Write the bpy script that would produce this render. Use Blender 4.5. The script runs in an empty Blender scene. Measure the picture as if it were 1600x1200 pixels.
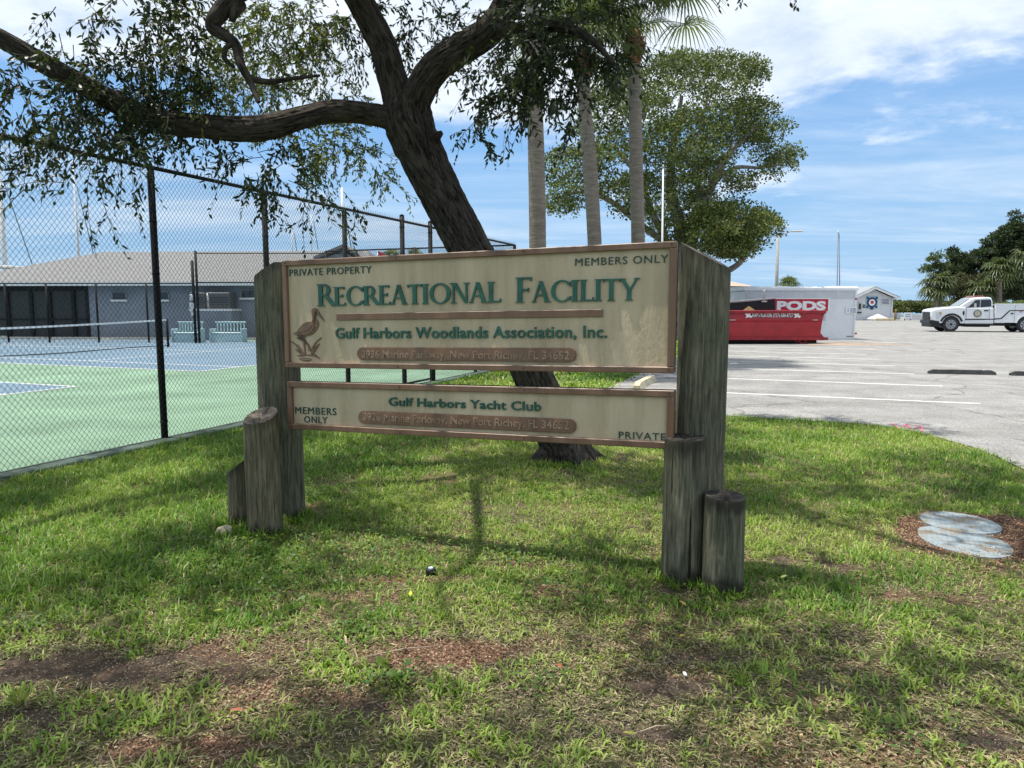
import bpy, math, random
import numpy as np
from mathutils import Vector, Matrix, noise as mnoise

random.seed(7)
RNG = np.random.default_rng(11)
SC = bpy.context.scene
COL = SC.collection
PI = math.pi
rad = math.radians

# ------------------------------------------------------------------ camera
CAM_H = 1.65
FPX = 1120.0                      # focal length for a 1600 px wide frame
PITCH = math.atan(124.0 / FPX)
cam_d = bpy.data.cameras.new('camera')
cam_d.sensor_width = 36.0
cam_d.lens = 36.0 * FPX / 1600.0
cam_d.clip_start = 0.05
cam_d.clip_end = 6000.0
cam = bpy.data.objects.new('camera', cam_d)
COL.objects.link(cam)
cam.location = (0, 0, CAM_H)
cam.rotation_euler = (PI / 2 - PITCH, 0, 0)
SC.camera = cam

# ------------------------------------------------------------------ light
SUN_EL = rad(74.0)
SUN_AZ = (-1.0, 0.10)            # horizontal direction towards the sun
n_ = math.hypot(*SUN_AZ)
sun_vec = Vector((SUN_AZ[0] / n_ * math.cos(SUN_EL), SUN_AZ[1] / n_ * math.cos(SUN_EL), math.sin(SUN_EL)))
sun_d = bpy.data.lights.new('sun', 'SUN')
sun_d.energy = 5.0
sun_d.angle = rad(0.53)
sun_d.color = (1.0, 0.95, 0.86)
sun = bpy.data.objects.new('sun', sun_d)
COL.objects.link(sun)
sun.rotation_euler = sun_vec.to_track_quat('Z', 'Y').to_euler()
sun.location = (0, 0, 30)

world = bpy.data.worlds.new('World')
SC.world = world
world.use_nodes = True
wt = world.node_tree
wt.nodes.clear()
def wn(t, **kw):
    n = wt.nodes.new(t)
    for k, v in kw.items():
        setattr(n, k, v)
    return n
def wmath(op, a, b=None, clamp=False):
    n = wn('ShaderNodeMath', operation=op, use_clamp=clamp)
    for i, v in enumerate((a, b)):
        if v is None: continue
        if isinstance(v, (int, float)): n.inputs[i].default_value = v
        else: wt.links.new(v, n.inputs[i])
    return n.outputs[0]
wo = wn('ShaderNodeOutputWorld')
sky = wn('ShaderNodeTexSky', sky_type='NISHITA')
sky.sun_disc = False
sky.sun_elevation = SUN_EL
sky.sun_rotation = math.atan2(SUN_AZ[0], SUN_AZ[1])
sky.air_density = 1.25
sky.dust_density = 0.1
sky.ozone_density = 1.6
tc = wn('ShaderNodeTexCoord')
sep = wn('ShaderNodeSeparateXYZ')
wt.links.new(tc.outputs['Generated'], sep.inputs[0])
zc = wmath('MAXIMUM', sep.outputs[2], 0.0)
zz = wmath('ADD', zc, 0.10)
ux = wmath('DIVIDE', sep.outputs[0], zz)
uy = wmath('DIVIDE', sep.outputs[1], zz)
comb = wn('ShaderNodeCombineXYZ')
wt.links.new(ux, comb.inputs[0]); wt.links.new(uy, comb.inputs[1])
def wnoise(scale, detail, rough, dist, off, sx=1.0, sy=1.0):
    mp = wn('ShaderNodeMapping')
    mp.inputs['Location'].default_value = off
    mp.inputs['Scale'].default_value = (sx, sy, 1)
    mp.inputs['Rotation'].default_value = (0, 0, 0.35)
    wt.links.new(comb.outputs[0], mp.inputs[0])
    n = wn('ShaderNodeTexNoise')
    n.inputs['Scale'].default_value = scale
    n.inputs['Detail'].default_value = detail
    n.inputs['Roughness'].default_value = rough
    n.inputs['Distortion'].default_value = dist
    wt.links.new(mp.outputs[0], n.inputs['Vector'])
    return n.outputs[0]
nA = wnoise(0.55, 8, 0.58, 0.25, (3.1, 1.7, 0))          # big cloud masses
nB = wnoise(2.6, 8, 0.62, 0.3, (9.0, 4.0, 0))            # broken puffs inside them
nC = wnoise(0.5, 8, 0.62, 0.9, (1.0, 7.0, 3), 0.55, 2.2)  # thin streaks low down
elev = wn('ShaderNodeMapRange', interpolation_type='SMOOTHSTEP')
elev.inputs['From Min'].default_value = 0.17
elev.inputs['From Max'].default_value = 0.34
elev.inputs['To Min'].default_value = -0.10
elev.inputs['To Max'].default_value = 0.20
wt.links.new(sep.outputs[2], elev.inputs[0])
s1 = wmath('ADD', wmath('MULTIPLY', nA, 0.8), wmath('MULTIPLY', nB, 0.28))
s1 = wmath('ADD', s1, elev.outputs[0])
mass = wn('ShaderNodeMapRange', interpolation_type='SMOOTHSTEP')
mass.inputs['From Min'].default_value = 0.50
mass.inputs['From Max'].default_value = 0.66
wt.links.new(s1, mass.inputs[0])
thin = wn('ShaderNodeMapRange', interpolation_type='SMOOTHSTEP')
thin.inputs['From Min'].default_value = 0.40
thin.inputs['From Max'].default_value = 0.75
thin.inputs['To Max'].default_value = 0.52
wt.links.new(nC, thin.inputs[0])
cl = wmath('MAXIMUM', wmath('MULTIPLY', mass.outputs[0], 0.93), thin.outputs[0], clamp=True)
bg1 = wn('ShaderNodeBackground'); bg1.inputs[1].default_value = 1.0
hs = wn('ShaderNodeHueSaturation')
hs.inputs['Saturation'].default_value = 1.18
wt.links.new(sky.outputs[0], hs.inputs['Color'])
sc_ = wn('ShaderNodeMix', data_type='RGBA', blend_type='MULTIPLY'); sc_.inputs[0].default_value = 1
wt.links.new(hs.outputs[0], sc_.inputs[6]); sc_.inputs[7].default_value = (0.135, 0.135, 0.135, 1)
low = wn('ShaderNodeMapRange', interpolation_type='SMOOTHSTEP')
low.inputs['From Min'].default_value = 0.0; low.inputs['From Max'].default_value = 0.45
low.inputs['To Min'].default_value = 0.95; low.inputs['To Max'].default_value = 0.25
wt.links.new(sep.outputs[2], low.inputs[0])
grd = wn('ShaderNodeValToRGB')
grd.color_ramp.elements[0].position = 0.0; grd.color_ramp.elements[0].color = (0.31, 0.52, 0.75, 1)
grd.color_ramp.elements[1].position = 0.32; grd.color_ramp.elements[1].color = (0.10, 0.285, 0.67, 1)
wt.links.new(sep.outputs[2], grd.inputs[0])
air = wn('ShaderNodeMix', data_type='RGBA')
wt.links.new(low.outputs[0], air.inputs[0]); wt.links.new(sc_.outputs[2], air.inputs[6]); wt.links.new(grd.outputs[0], air.inputs[7])
wt.links.new(air.outputs[2], bg1.inputs[0])
bg2 = wn('ShaderNodeBackground')
cr = wn('ShaderNodeValToRGB')
cr.color_ramp.elements[0].position = 0.3; cr.color_ramp.elements[0].color = (0.55, 0.64, 0.76, 1)
cr.color_ramp.elements[1].position = 0.62; cr.color_ramp.elements[1].color = (0.80, 0.86, 0.93, 1)
wt.links.new(nB, cr.inputs[0])
wt.links.new(cr.outputs[0], bg2.inputs[0]); bg2.inputs[1].default_value = 1.04
mx = wn('ShaderNodeMixShader')
wt.links.new(cl, mx.inputs[0]); wt.links.new(bg1.outputs[0], mx.inputs[1]); wt.links.new(bg2.outputs[0], mx.inputs[2])
wt.links.new(mx.outputs[0], wo.inputs[0])

SC.view_settings.view_transform = 'Standard'
SC.view_settings.look = 'None'
SC.view_settings.gamma = 1.0
SC.view_settings.use_curve_mapping = False
SC.view_settings.exposure = 0.32
SC.cycles.max_bounces = 6
SC.cycles.transparent_max_bounces = 8

# ------------------------------------------------------------------ geometry of the place
CP, SP = math.cos(PITCH), math.sin(PITCH)
def ray(px, py):
    a = (px - 800.0) / FPX; b = (600.0 - py) / FPX
    return Vector((a, CP + b * SP, -SP + b * CP))
def G(px, py, z=0.0):
    """ground point seen at a photograph position"""
    r = ray(px, py); t = (z - CAM_H) / r.z
    return Vector((r.x * t, r.y * t, z))
def P(px, py, Y):
    """point at distance Y ahead"""
    r = ray(px, py); t = Y / r.y
    return Vector((r.x * t, Y, CAM_H + r.z * t))
D = Vector((0.363, 0.932, 0)).normalized()     # direction of the long fence and the parking rows
N = Vector((-D.y, D.x, 0))                     # across them, to the left

# ------------------------------------------------------------------ numpy noise
def vnoise(x, y, seed=0):
    xi = np.floor(x).astype(np.int64); yi = np.floor(y).astype(np.int64)
    xf = x - xi; yf = y - yi
    def h(a, b):
        n = (a * 374761393 + b * 668265263 + seed * 1442695041) & 0x7fffffff
        n = ((n ^ (n >> 13)) * 1274126177) & 0x7fffffff
        n = n ^ (n >> 16)
        return (n & 0xffff) / 65535.0
    u = xf * xf * (3 - 2 * xf); v = yf * yf * (3 - 2 * yf)
    return (h(xi, yi) * (1 - u) + h(xi + 1, yi) * u) * (1 - v) + (h(xi, yi + 1) * (1 - u) + h(xi + 1, yi + 1) * u) * v
def fbm(x, y, seed=0, octv=4):
    s = 0.0; a = 0.5; t = 0.0
    for k in range(octv):
        s = s + a * vnoise(x * 2 ** k + 13.7 * k, y * 2 ** k - 7.1 * k, seed + k); t += a; a *= 0.5
    return s / t
def in_poly(x, y, poly):
    inside = np.zeros(np.shape(x), bool)
    n = len(poly)
    for i in range(n):
        x0, y0 = poly[i]; x1, y1 = poly[(i + 1) % n]
        if y0 == y1: continue
        c = ((y0 > y) != (y1 > y)) & (x < (x1 - x0) * (y - y0) / (y1 - y0) + x0)
        inside ^= c
    return inside

# ------------------------------------------------------------------ materials
def M(name, col, rough=0.7, var=0.0, scale=4.0, detail=6, stretch=(1, 1, 1), bump=0.0, bscale=60.0, bdist=0.01,
      col2=None, metallic=0.0, spec=0.4, ramp=(0.35, 0.65), coat=0.0):
    m = bpy.data.materials.new(name); m.use_nodes = True
    nt = m.node_tree; b = nt.nodes['Principled BSDF']
    b.inputs['Roughness'].default_value = rough
    b.inputs['Metallic'].default_value = metallic
    b.inputs['Specular IOR Level'].default_value = spec
    if coat: b.inputs['Coat Weight'].default_value = coat
    b.inputs['Base Color'].default_value = (*col, 1)
    if var or col2 or bump:
        t = nt.nodes.new('ShaderNodeTexCoord'); mp = nt.nodes.new('ShaderNodeMapping')
        mp.inputs['Scale'].default_value = stretch
        nt.links.new(t.outputs['Object'], mp.inputs[0])
    if var or col2:
        n = nt.nodes.new('ShaderNodeTexNoise'); n.inputs['Scale'].default_value = scale
        n.inputs['Detail'].default_value = detail; n.inputs['Roughness'].default_value = 0.62
        nt.links.new(mp.outputs[0], n.inputs['Vector'])
        r = nt.nodes.new('ShaderNodeValToRGB')
        a = tuple(c * (1 - var) for c in col); c2 = col2 or tuple(min(1, c * (1 + var)) for c in col)
        r.color_ramp.elements[0].position = ramp[0]; r.color_ramp.elements[0].color = (*a, 1)
        r.color_ramp.elements[1].position = ramp[1]; r.color_ramp.elements[1].color = (*c2, 1)
        nt.links.new(n.outputs[0], r.inputs[0]); nt.links.new(r.outputs[0], b.inputs['Base Color'])
    if bump:
        n = nt.nodes.new('ShaderNodeTexNoise'); n.inputs['Scale'].default_value = bscale
        n.inputs['Detail'].default_value = 5
        nt.links.new(mp.outputs[0], n.inputs['Vector'])
        bp = nt.nodes.new('ShaderNodeBump'); bp.inputs['Strength'].default_value = bump
        bp.inputs['Distance'].default_value = bdist
        nt.links.new(n.outputs[0], bp.inputs['Height']); nt.links.new(bp.outputs[0], b.inputs['Normal'])
    return m
def leaf_mat(name, transl=0.35, rough=0.5, tint=(1.25, 1.3, 0.6), spec=0.35):
    m = bpy.data.materials.new(name); m.use_nodes = True
    nt = m.node_tree; b = nt.nodes['Principled BSDF']; out = nt.nodes['Material Output']
    at = nt.nodes.new('ShaderNodeAttribute'); at.attribute_name = 'Col'
    b.inputs['Roughness'].default_value = rough; b.inputs['Specular IOR Level'].default_value = spec
    nt.links.new(at.outputs['Color'], b.inputs['Base Color'])
    mu = nt.nodes.new('ShaderNodeMix'); mu.data_type = 'RGBA'; mu.blend_type = 'MULTIPLY'; mu.inputs[0].default_value = 1
    nt.links.new(at.outputs['Color'], mu.inputs[6]); mu.inputs[7].default_value = (*tint, 1)
    tr = nt.nodes.new('ShaderNodeBsdfTranslucent'); nt.links.new(mu.outputs[2], tr.inputs[0])
    mix = nt.nodes.new('ShaderNodeMixShader'); mix.inputs[0].default_value = transl
    nt.links.new(b.outputs[0], mix.inputs[1]); nt.links.new(tr.outputs[0], mix.inputs[2])
    nt.links.new(mix.outputs[0], out.inputs[0])
    return m

# ------------------------------------------------------------------ object helpers
def tag(o, label=None, cat=None, group=None, kind=None):
    if label: o['label'] = label
    if cat: o['category'] = cat
    if group: o['group'] = group
    if kind: o['kind'] = kind
    return o
def thing(name, loc, label, cat, group=None, rz=0.0):
    o = bpy.data.objects.new(name, None); COL.objects.link(o)
    o.empty_display_size = 0.2
    o.location = loc; o.rotation_euler = (0, 0, rz)
    return tag(o, label, cat, group)
def link(o, parent=None):
    COL.objects.link(o)
    if parent is not None:
        o.parent = parent
        if parent.type == 'EMPTY':
            o.matrix_parent_inverse = Matrix.LocRotScale(parent.location, parent.rotation_euler, None).inverted()
    return o
class MB:
    """collects geometry, one mesh object out of it"""
    def __init__(s): s.v = []; s.f = []; s.sm = []
    def add(s, vs, fs, smooth=False, mat=None):
        o = len(s.v)
        if mat is not None: vs = [mat @ Vector(v) for v in vs]
        s.v += [tuple(v) for v in vs]
        s.f += [tuple(i + o for i in f) for f in fs]
        s.sm += [smooth] * len(fs)
        return s
    def box(s, c, size, mat=None, bevel=0.0):
        x, y, z = (a / 2 for a in size); cx, cy, cz = c
        if bevel <= 0:
            vs = [(cx + i * x, cy + j * y, cz + k * z) for i in (-1, 1) for j in (-1, 1) for k in (-1, 1)]
            fs = [(0, 1, 3, 2), (4, 6, 7, 5), (0, 4, 5, 1), (2, 3, 7, 6), (0, 2, 6, 4), (1, 5, 7, 3)]
            return s.add(vs, fs, False, mat)
        b = min(bevel, x * .9, y * .9, z * .9); vs = []; idx = {}
        for i in (-1, 1):
            for j in (-1, 1):
                for k in (-1, 1):
                    for ax in range(3):
                        e = [x, y, z]
                        p = [i * (x - b), j * (y - b), k * (z - b)]
                        p[ax] = (i, j, k)[ax] * e[ax]
                        idx[(i, j, k, ax)] = len(vs); vs.append((cx + p[0], cy + p[1], cz + p[2]))
        fs = []
        def q(a): fs.append(tuple(idx[t] for t in a))
        for sg in (-1, 1):
            q([(sg, j, k, 0) for j, k in ((-1, -1), (1, -1), (1, 1), (-1, 1))][::sg])
            q([(i, sg, k, 1) for i, k in ((-1, -1), (-1, 1), (1, 1), (1, -1))][::sg])
            q([(i, j, sg, 2) for i, j in ((-1, -1), (1, -1), (1, 1), (-1, 1))][::sg])
        for i in (-1, 1):
            for j in (-1, 1):
                q([(i, j, -1, 0), (i, j, 1, 0), (i, j, 1, 1), (i, j, -1, 1)][::i * j])
                q([(i, -1, j, 0), (i, -1, j, 2), (i, 1, j, 2), (i, 1, j, 0)][::i * j])
                q([(-1, i, j, 1), (1, i, j, 1), (1, i, j, 2), (-1, i, j, 2)][::i * j])
                for k in (-1, 1):
                    q([(i, j, k, 0), (i, j, k, 1), (i, j, k, 2)][::i * j * k])
        return s.add(vs, fs, False, mat)
    def tube(s, pts, rs, n=8, caps=True, smooth=True, mat=None):
        pts = [Vector(p) for p in pts]
        if isinstance(rs, (int, float)): rs = [rs] * len(pts)
        vs = []; fs = []
        up = Vector((0, 0, 1)); prev = None
        for i, p in enumerate(pts):
            t = (pts[min(i + 1, len(pts) - 1)] - pts[max(i - 1, 0)]).normalized()
            if prev is None:
                a = t.cross(Vector((1, 0, 0)) if abs(t.x) < .8 else Vector((0, 1, 0))).normalized()
            else:
                a = (prev - t * prev.dot(t)).normalized()
            prev = a; b = t.cross(a)
            for k in range(n):
                w = 2 * PI * k / n
                vs.append(p + (a * math.cos(w) + b * math.sin(w)) * rs[i])
        for i in range(len(pts) - 1):
            for k in range(n):
                fs.append((i * n + k, i * n + (k + 1) % n, (i + 1) * n + (k + 1) % n, (i + 1) * n + k))
        s.add(vs, fs, smooth, mat)
        if caps:
            o = len(vs); s.f.append(tuple(len(s.v) - o + k for k in range(n))[::-1]); s.sm.append(False)
            s.f.append(tuple(len(s.v) - n + k for k in range(n))); s.sm.append(False)
        return s
    def prism(s, poly, d0, d1, mat=None):
        """poly in local x,z ; thickness along local y"""
        n = len(poly)
        vs = [(x, d0, z) for x, z in poly] + [(x, d1, z) for x, z in poly]
        fs = [tuple(range(n)), tuple(range(2 * n - 1, n - 1, -1))]
        fs += [(i, i + n, (i + 1) % n + n, (i + 1) % n) for i in range(n)]
        return s.add(vs, fs, False, mat)
    def flat(s, poly, z):
        return s.add([(x, y, z) for x, y in poly], [tuple(range(len(poly)))])
    def build(s, name, m, parent=None, **kw):
        me = bpy.data.meshes.new(name); me.from_pydata(s.v, [], s.f)
        me.polygons.foreach_set('use_smooth', s.sm)
        me.materials.append(m); me.update()
        o = bpy.data.objects.new(name, me)
        link(o, parent)
        tag(o, **kw)
        return o
def np_obj(name, V, F, m, parent=None, C=None, smooth=False, **kw):
    """V (n,3), F (k,3) or (k,4), C per-vertex colour"""
    me = bpy.data.meshes.new(name)
    V = np.ascontiguousarray(V, np.float32); F = np.ascontiguousarray(F, np.int32)
    k, c = F.shape
    me.vertices.add(len(V)); me.vertices.foreach_set('co', V.ravel())
    me.loops.add(k * c); me.loops.foreach_set('vertex_index', F.ravel())
    me.polygons.add(k); me.polygons.foreach_set('loop_start', np.arange(0, k * c, c, dtype=np.int32))
    me.polygons.foreach_set('loop_total', np.full(k, c, np.int32))
    if smooth: me.polygons.foreach_set('use_smooth', np.ones(k, bool))
    if C is not None:
        at = me.attributes.new('Col', 'FLOAT_COLOR', 'POINT')
        CC = np.ones((len(V), 4), np.float32); CC[:, :C.shape[1]] = C
        at.data.foreach_set('color', CC.ravel())
    me.materials.append(m); me.update(calc_edges=True)
    o = bpy.data.objects.new(name, me); link(o, parent); tag(o, **kw)
    return o
def copy_tree(o, parent=None):
    c = o.copy(); COL.objects.link(c)
    if parent is not None: c.parent = parent
    for ch in [x for x in o.children]: copy_tree(ch, c)
    return c

# leaves as bent lance shapes: 6 points, 4 triangles each
def leaves(base, direc, normal, L, W, col, bend=0.15):
    n = len(base)
    side = np.cross(direc, normal); side /= np.linalg.norm(side, axis=1, keepdims=True) + 1e-9
    nn = np.cross(side, direc)
    L = L[:, None]; W = W[:, None]
    V = np.empty((n, 6, 3), np.float32)
    V[:, 0] = base
    V[:, 1] = base + direc * L * .35 + side * W * .5 + nn * L * bend * .5
    V[:, 2] = base + direc * L * .35 - side * W * .5 + nn * L * bend * .5
    V[:, 3] = base + direc * L * .72 + side * W * .38 + nn * L * bend * .35
    V[:, 4] = base + direc * L * .72 - side * W * .38 + nn * L * bend * .35
    V[:, 5] = base + direc * L
    o = (np.arange(n) * 6)[:, None]
    F = np.concatenate([o + [0, 1, 2], o + [1, 3, 4], o + [1, 4, 2], o + [3, 5, 4]], 0)
    C = np.repeat(col, 6, axis=0)
    return V.reshape(-1, 3), F, C
def unit(a): return a / (np.linalg.norm(a, axis=1, keepdims=True) + 1e-9)
def rnd_dirs(n): return unit(RNG.normal(size=(n, 3)))
def cards(pts, size, col, dirs=None, aspect=0.55):
    """simple rhombic leaves, 2 triangles each"""
    n = len(pts)
    d = rnd_dirs(n) if dirs is None else dirs
    nr = rnd_dirs(n); s = unit(np.cross(d, nr))
    size = size[:, None]
    V = np.stack([pts, pts + d * size * .5 + s * size * aspect * .5, pts + d * size, pts + d * size * .5 - s * size * aspect * .5], 1)
    o = (np.arange(n) * 4)[:, None]
    F = np.concatenate([o + [0, 1, 2], o + [0, 2, 3]], 0)
    return V.reshape(-1, 3), F, np.repeat(col, 4, axis=0)
def pick(cols, n, jit=0.18, p=None):
    cols = np.array(cols, float)
    c = cols[RNG.choice(len(cols), n, p=p)]
    return c * (1 + RNG.uniform(-jit, jit, (n, 1)))
# ================================================================== SETTING
def g2(px, py): v = G(px, py); return (v.x, v.y)
# ---- paved edge of the lawn, curving round to the right
edge_px = [(1135, 650), (1190, 653), (1250, 657), (1310, 660), (1350, 663), (1400, 669), (1440, 677), (1480, 688), (1520, 699), (1560, 715), (1600, 734)]
edge = [g2(*p) for p in edge_px]
a0 = g2(950, 606); a1 = (a0[0] + D.x * 22, a0[1] + D.y * 22)
lot_poly = [(14, -30), (12.4, -5), (11.2, 1.0), (9.4, 3.9), (7.4, 5.65)] + edge[::-1] + [(2.35, 11.0), (1.62, 11.7), (1.35, 12.5)] + [a0, a1] + [(a1[0] - 14, a1[1] + 5), (-2, 100), (170, 100), (170, -30)]
M_asph = M('asphalt', (0.262, 0.258, 0.250), rough=.9, var=.16, scale=1.3, detail=12, bump=.35, bscale=90, bdist=.006, spec=.2)
nt = M_asph.node_tree
# speckle of pale aggregate over the worn surface
b_ = nt.nodes['Principled BSDF']; old = b_.inputs['Base Color'].links[0].from_socket
vo = nt.nodes.new('ShaderNodeTexNoise'); vo.inputs['Scale'].default_value = 38; vo.inputs['Detail'].default_value = 4
cr2 = nt.nodes.new('ShaderNodeValToRGB'); cr2.color_ramp.elements[0].position = .36; cr2.color_ramp.elements[0].color = (.66, .66, .66, 1)
cr2.color_ramp.elements[1].position = .62; cr2.color_ramp.elements[1].color = (1.2, 1.2, 1.2, 1)
tcx = nt.nodes.new('ShaderNodeTexCoord'); nt.links.new(tcx.outputs['Object'], vo.inputs['Vector']); nt.links.new(vo.outputs[0], cr2.inputs[0])
# faint tyre and seam streaks across the lot
mp = nt.nodes.new('ShaderNodeMapping'); mp.inputs['Rotation'].default_value = (0, 0, .25); mp.inputs['Scale'].default_value = (.12, 1.4, 1)
st = nt.nodes.new('ShaderNodeTexNoise'); st.inputs['Scale'].default_value = 1.0; st.inputs['Detail'].default_value = 8; st.inputs['Distortion'].default_value = .4
nt.links.new(tcx.outputs['Object'], mp.inputs[0]); nt.links.new(mp.outputs[0], st.inputs['Vector'])
cr3 = nt.nodes.new('ShaderNodeValToRGB'); cr3.color_ramp.elements[0].position = .3; cr3.color_ramp.elements[0].color = (.84, .83, .81, 1)
cr3.color_ramp.elements[1].position = .6; cr3.color_ramp.elements[1].color = (1.05, 1.05, 1.05, 1); nt.links.new(st.outputs[0], cr3.inputs[0])
def mulc(nt, a, b):
    m = nt.nodes.new('ShaderNodeMix'); m.data_type = 'RGBA'; m.blend_type = 'MULTIPLY'; m.inputs[0].default_value = 1
    nt.links.new(a, m.inputs[6]); nt.links.new(b, m.inputs[7]); return m.outputs[2]
# hairline cracks and old oil drips
wv = nt.nodes.new('ShaderNodeTexNoise'); wv.inputs['Scale'].default_value = .8; wv.inputs['Detail'].default_value = 6; nt.links.new(tcx.outputs['Object'], wv.inputs['Vector'])
wm = nt.nodes.new('ShaderNodeMix'); wm.data_type = 'RGBA'; wm.blend_type = 'ADD'; wm.inputs[0].default_value = 2.2
nt.links.new(tcx.outputs['Object'], wm.inputs[6]); nt.links.new(wv.outputs['Color'], wm.inputs[7])
vc = nt.nodes.new('ShaderNodeTexVoronoi'); vc.feature = 'DISTANCE_TO_EDGE'; vc.inputs['Scale'].default_value = .22; nt.links.new(wm.outputs[2], vc.inputs['Vector'])
cr4 = nt.nodes.new('ShaderNodeValToRGB'); cr4.color_ramp.elements[0].position = .0015; cr4.color_ramp.elements[0].color = (.55, .55, .54, 1)
cr4.color_ramp.elements[1].position = .006; cr4.color_ramp.elements[1].color = (1, 1, 1, 1); nt.links.new(vc.outputs['Distance'], cr4.inputs[0])
vo2 = nt.nodes.new('ShaderNodeTexNoise'); vo2.inputs['Scale'].default_value = .9; vo2.inputs['Detail'].default_value = 5; nt.links.new(tcx.outputs['Object'], vo2.inputs['Vector'])
cr5 = nt.nodes.new('ShaderNodeValToRGB'); cr5.color_ramp.elements[0].position = .26; cr5.color_ramp.elements[0].color = (.70, .69, .67, 1)
cr5.color_ramp.elements[1].position = .38; cr5.color_ramp.elements[1].color = (1, 1, 1, 1); nt.links.new(vo2.outputs[0], cr5.inputs[0])
nt.links.new(mulc(nt, mulc(nt, mulc(nt, mulc(nt, old, cr2.outputs[0]), cr3.outputs[0]), cr4.outputs[0]), cr5.outputs[0]), b_.inputs['Base Color'])

def sheet(name, poly, z, m, thick=0.0, **kw):
    import bmesh
    bm = bmesh.new()
    vs = [bm.verts.new((x, y, z)) for x, y in poly]
    f = bm.faces.new(vs)
    if f.normal.z < 0 or sum((poly[i][0] * poly[(i + 1) % len(poly)][1] - poly[(i + 1) % len(poly)][0] * poly[i][1]) for i in range(len(poly))) < 0:
        f.normal_flip()
    bmesh.ops.triangulate(bm, faces=[f])
    me = bpy.data.meshes.new(name); bm.to_mesh(me); bm.free(); me.materials.append(m)
    o = bpy.data.objects.new(name, me); COL.objects.link(o); tag(o, **kw); return o

M_far = M('far_ground', (0.09, 0.10, 0.04), rough=.95, var=.4, scale=.4)
sheet('ground', [(-260, -60), (260, -60), (260, 104), (-260, 104)], -0.03, M_far, kind='structure')
M_water = M('water', (0.05, 0.11, 0.13), rough=.12, spec=.5, bump=.5, bscale=2.0, bdist=.05)
sheet('water', [(-5000, 104.0), (5000, 104.0), (5000, 5500), (-5000, 5500)], -0.6, M_water, kind='structure')
sheet('parking_lot', lot_poly, 0.006, M_asph, kind='structure')

# ---- cover of the lawn: 1 thick grass, 0 bare
bare = [  # photo x, y of the middle, half widths in metres, mulch (1) or soil (0), strength
    (190, 1045, .70, .19, 0.25, 1.0), (60, 1120, .3, .10, 0.2, .7), (400, 1010, .25, .12, .7, .6),
    (640, 906, .50, .06, 1, .85), (790, 884, .30, .07, 1, .7), (560, 930, .4, .1, .9, .6), (855, 925, .22, .12, 1, .7),
    (690, 1020, .34, .15, 1, .85), (610, 1105, .32, .09, .35, .7), (340, 1165, .4, .08, .9, .7), (470, 1085, .2, .09, .9, .5),
    (1050, 1075, .24, .08, .2, .8), (1020, 1150, .25, .06, .2, .7), (1290, 985, .3, .14, .1, .6), (1430, 935, .35, .10, .8, .75),
    (1560, 1160, .2, .07, .1, .7), (1150, 1030, .4, .05, .3, .5), (480, 800, .2, .2, .5, .8), (720, 850, .5, .1, .8, .4),
    (1220, 880, .5, .2, .3, .5), (1470, 850, .7, .55, 1, .1), (960, 715, .5, .2, .4, .8), (690, 745, .4, .2, .6, .45),
    (1100, 925, .35, .18, .2, .6), (425, 838, .35, .2, .1, .5), (900, 1000, .4, .1, .8, .4), (1250, 790, .3, .3, .8, .4)]
bare_w = [(G(px, py).x, G(px, py).y, a, b, k, s) for px, py, a, b, k, s in bare]
pit = G(1530, 838); PIT = (pit.x + .12, pit.y)
def cover(x, y):
    c = np.full(np.shape(x), 0.86)
    n1 = fbm(x * 1.1, y * 1.1, 3); n2 = fbm(x * 5.5, y * 5.5, 21)
    c = c + (n1 - .5) * 0.9 + (n2 - .5) * 1.0 + (fbm(x * 13, y * 13, 61, 2) - .5) * .9
    near = np.clip((4.6 - y) / 2.4, 0, 1)
    c = c - near * .02
    c = c + np.clip((y - 6.5) / 3, 0, 1) * .35
    c = c + np.clip((-x - 1.6) / 1.5, 0, 1) * np.clip((y - 3.4) / .8, 0, 1) * .4
    m = np.clip(.5 + (fbm(x * 1.6, y * 1.6, 40) - .5) * 3, 0, 1)
    for bx, by, a, b, k, s in bare_w:
        d = np.sqrt(((x - bx) / a) ** 2 + ((y - by) / b) ** 2) + (n2 - .5) * .9
        w = np.clip((1.35 - d) / .8, 0, 1)
        c = c - w * s; m = m * (1 - w) + k * w
    d = np.sqrt(((x - PIT[0]) / .66) ** 2 + ((y - PIT[1]) / .56) ** 2) + (n2 - .5) * .3
    w = np.clip((1.08 - d) / .12, 0, 1)
    c = c - w * 3; m = m * (1 - w) + w
    return np.clip(c, 0, 1), m
# soil sheet with its own small humps
xs = np.arange(-16, 13.01, .07); ys = np.arange(.6, 42.0, .07)
ys = np.concatenate([np.arange(.6, 9, .045), np.arange(9, 44, .35)]); xs = np.arange(-9, 13.0, .06)
X, Y = np.meshgrid(xs, ys)
def hump(x, y):
    return .028 * (fbm(x * .9, y * .9, 77, 3) - .5) + .010 * (fbm(x * 8, y * 8, 5, 2) - .5)
fade = np.clip((Y - .6) / .3, 0, 1)
Z = hump(X, Y) * np.clip((11 - Y) / 2, 0, 1) - .004
c_, m_ = cover(X, Y)
V = np.stack([X, Y, Z], -1).reshape(-1, 3)
nx, ny = len(xs), len(ys)
i = (np.arange(ny - 1)[:, None] * nx + np.arange(nx - 1)[None, :]).ravel()
F = np.stack([i, i + 1, i + nx + 1, i + nx], 1)
M_soil = bpy.data.materials.new('soil'); M_soil.use_nodes = True
nt = M_soil.node_tree; b = nt.nodes['Principled BSDF']; b.inputs['Roughness'].default_value = .95; b.inputs['Specular IOR Level'].default_value = .15
at = nt.nodes.new('ShaderNodeAttribute'); at.attribute_name = 'Col'; sp = nt.nodes.new('ShaderNodeSeparateColor'); nt.links.new(at.outputs['Color'], sp.inputs[0])
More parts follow.
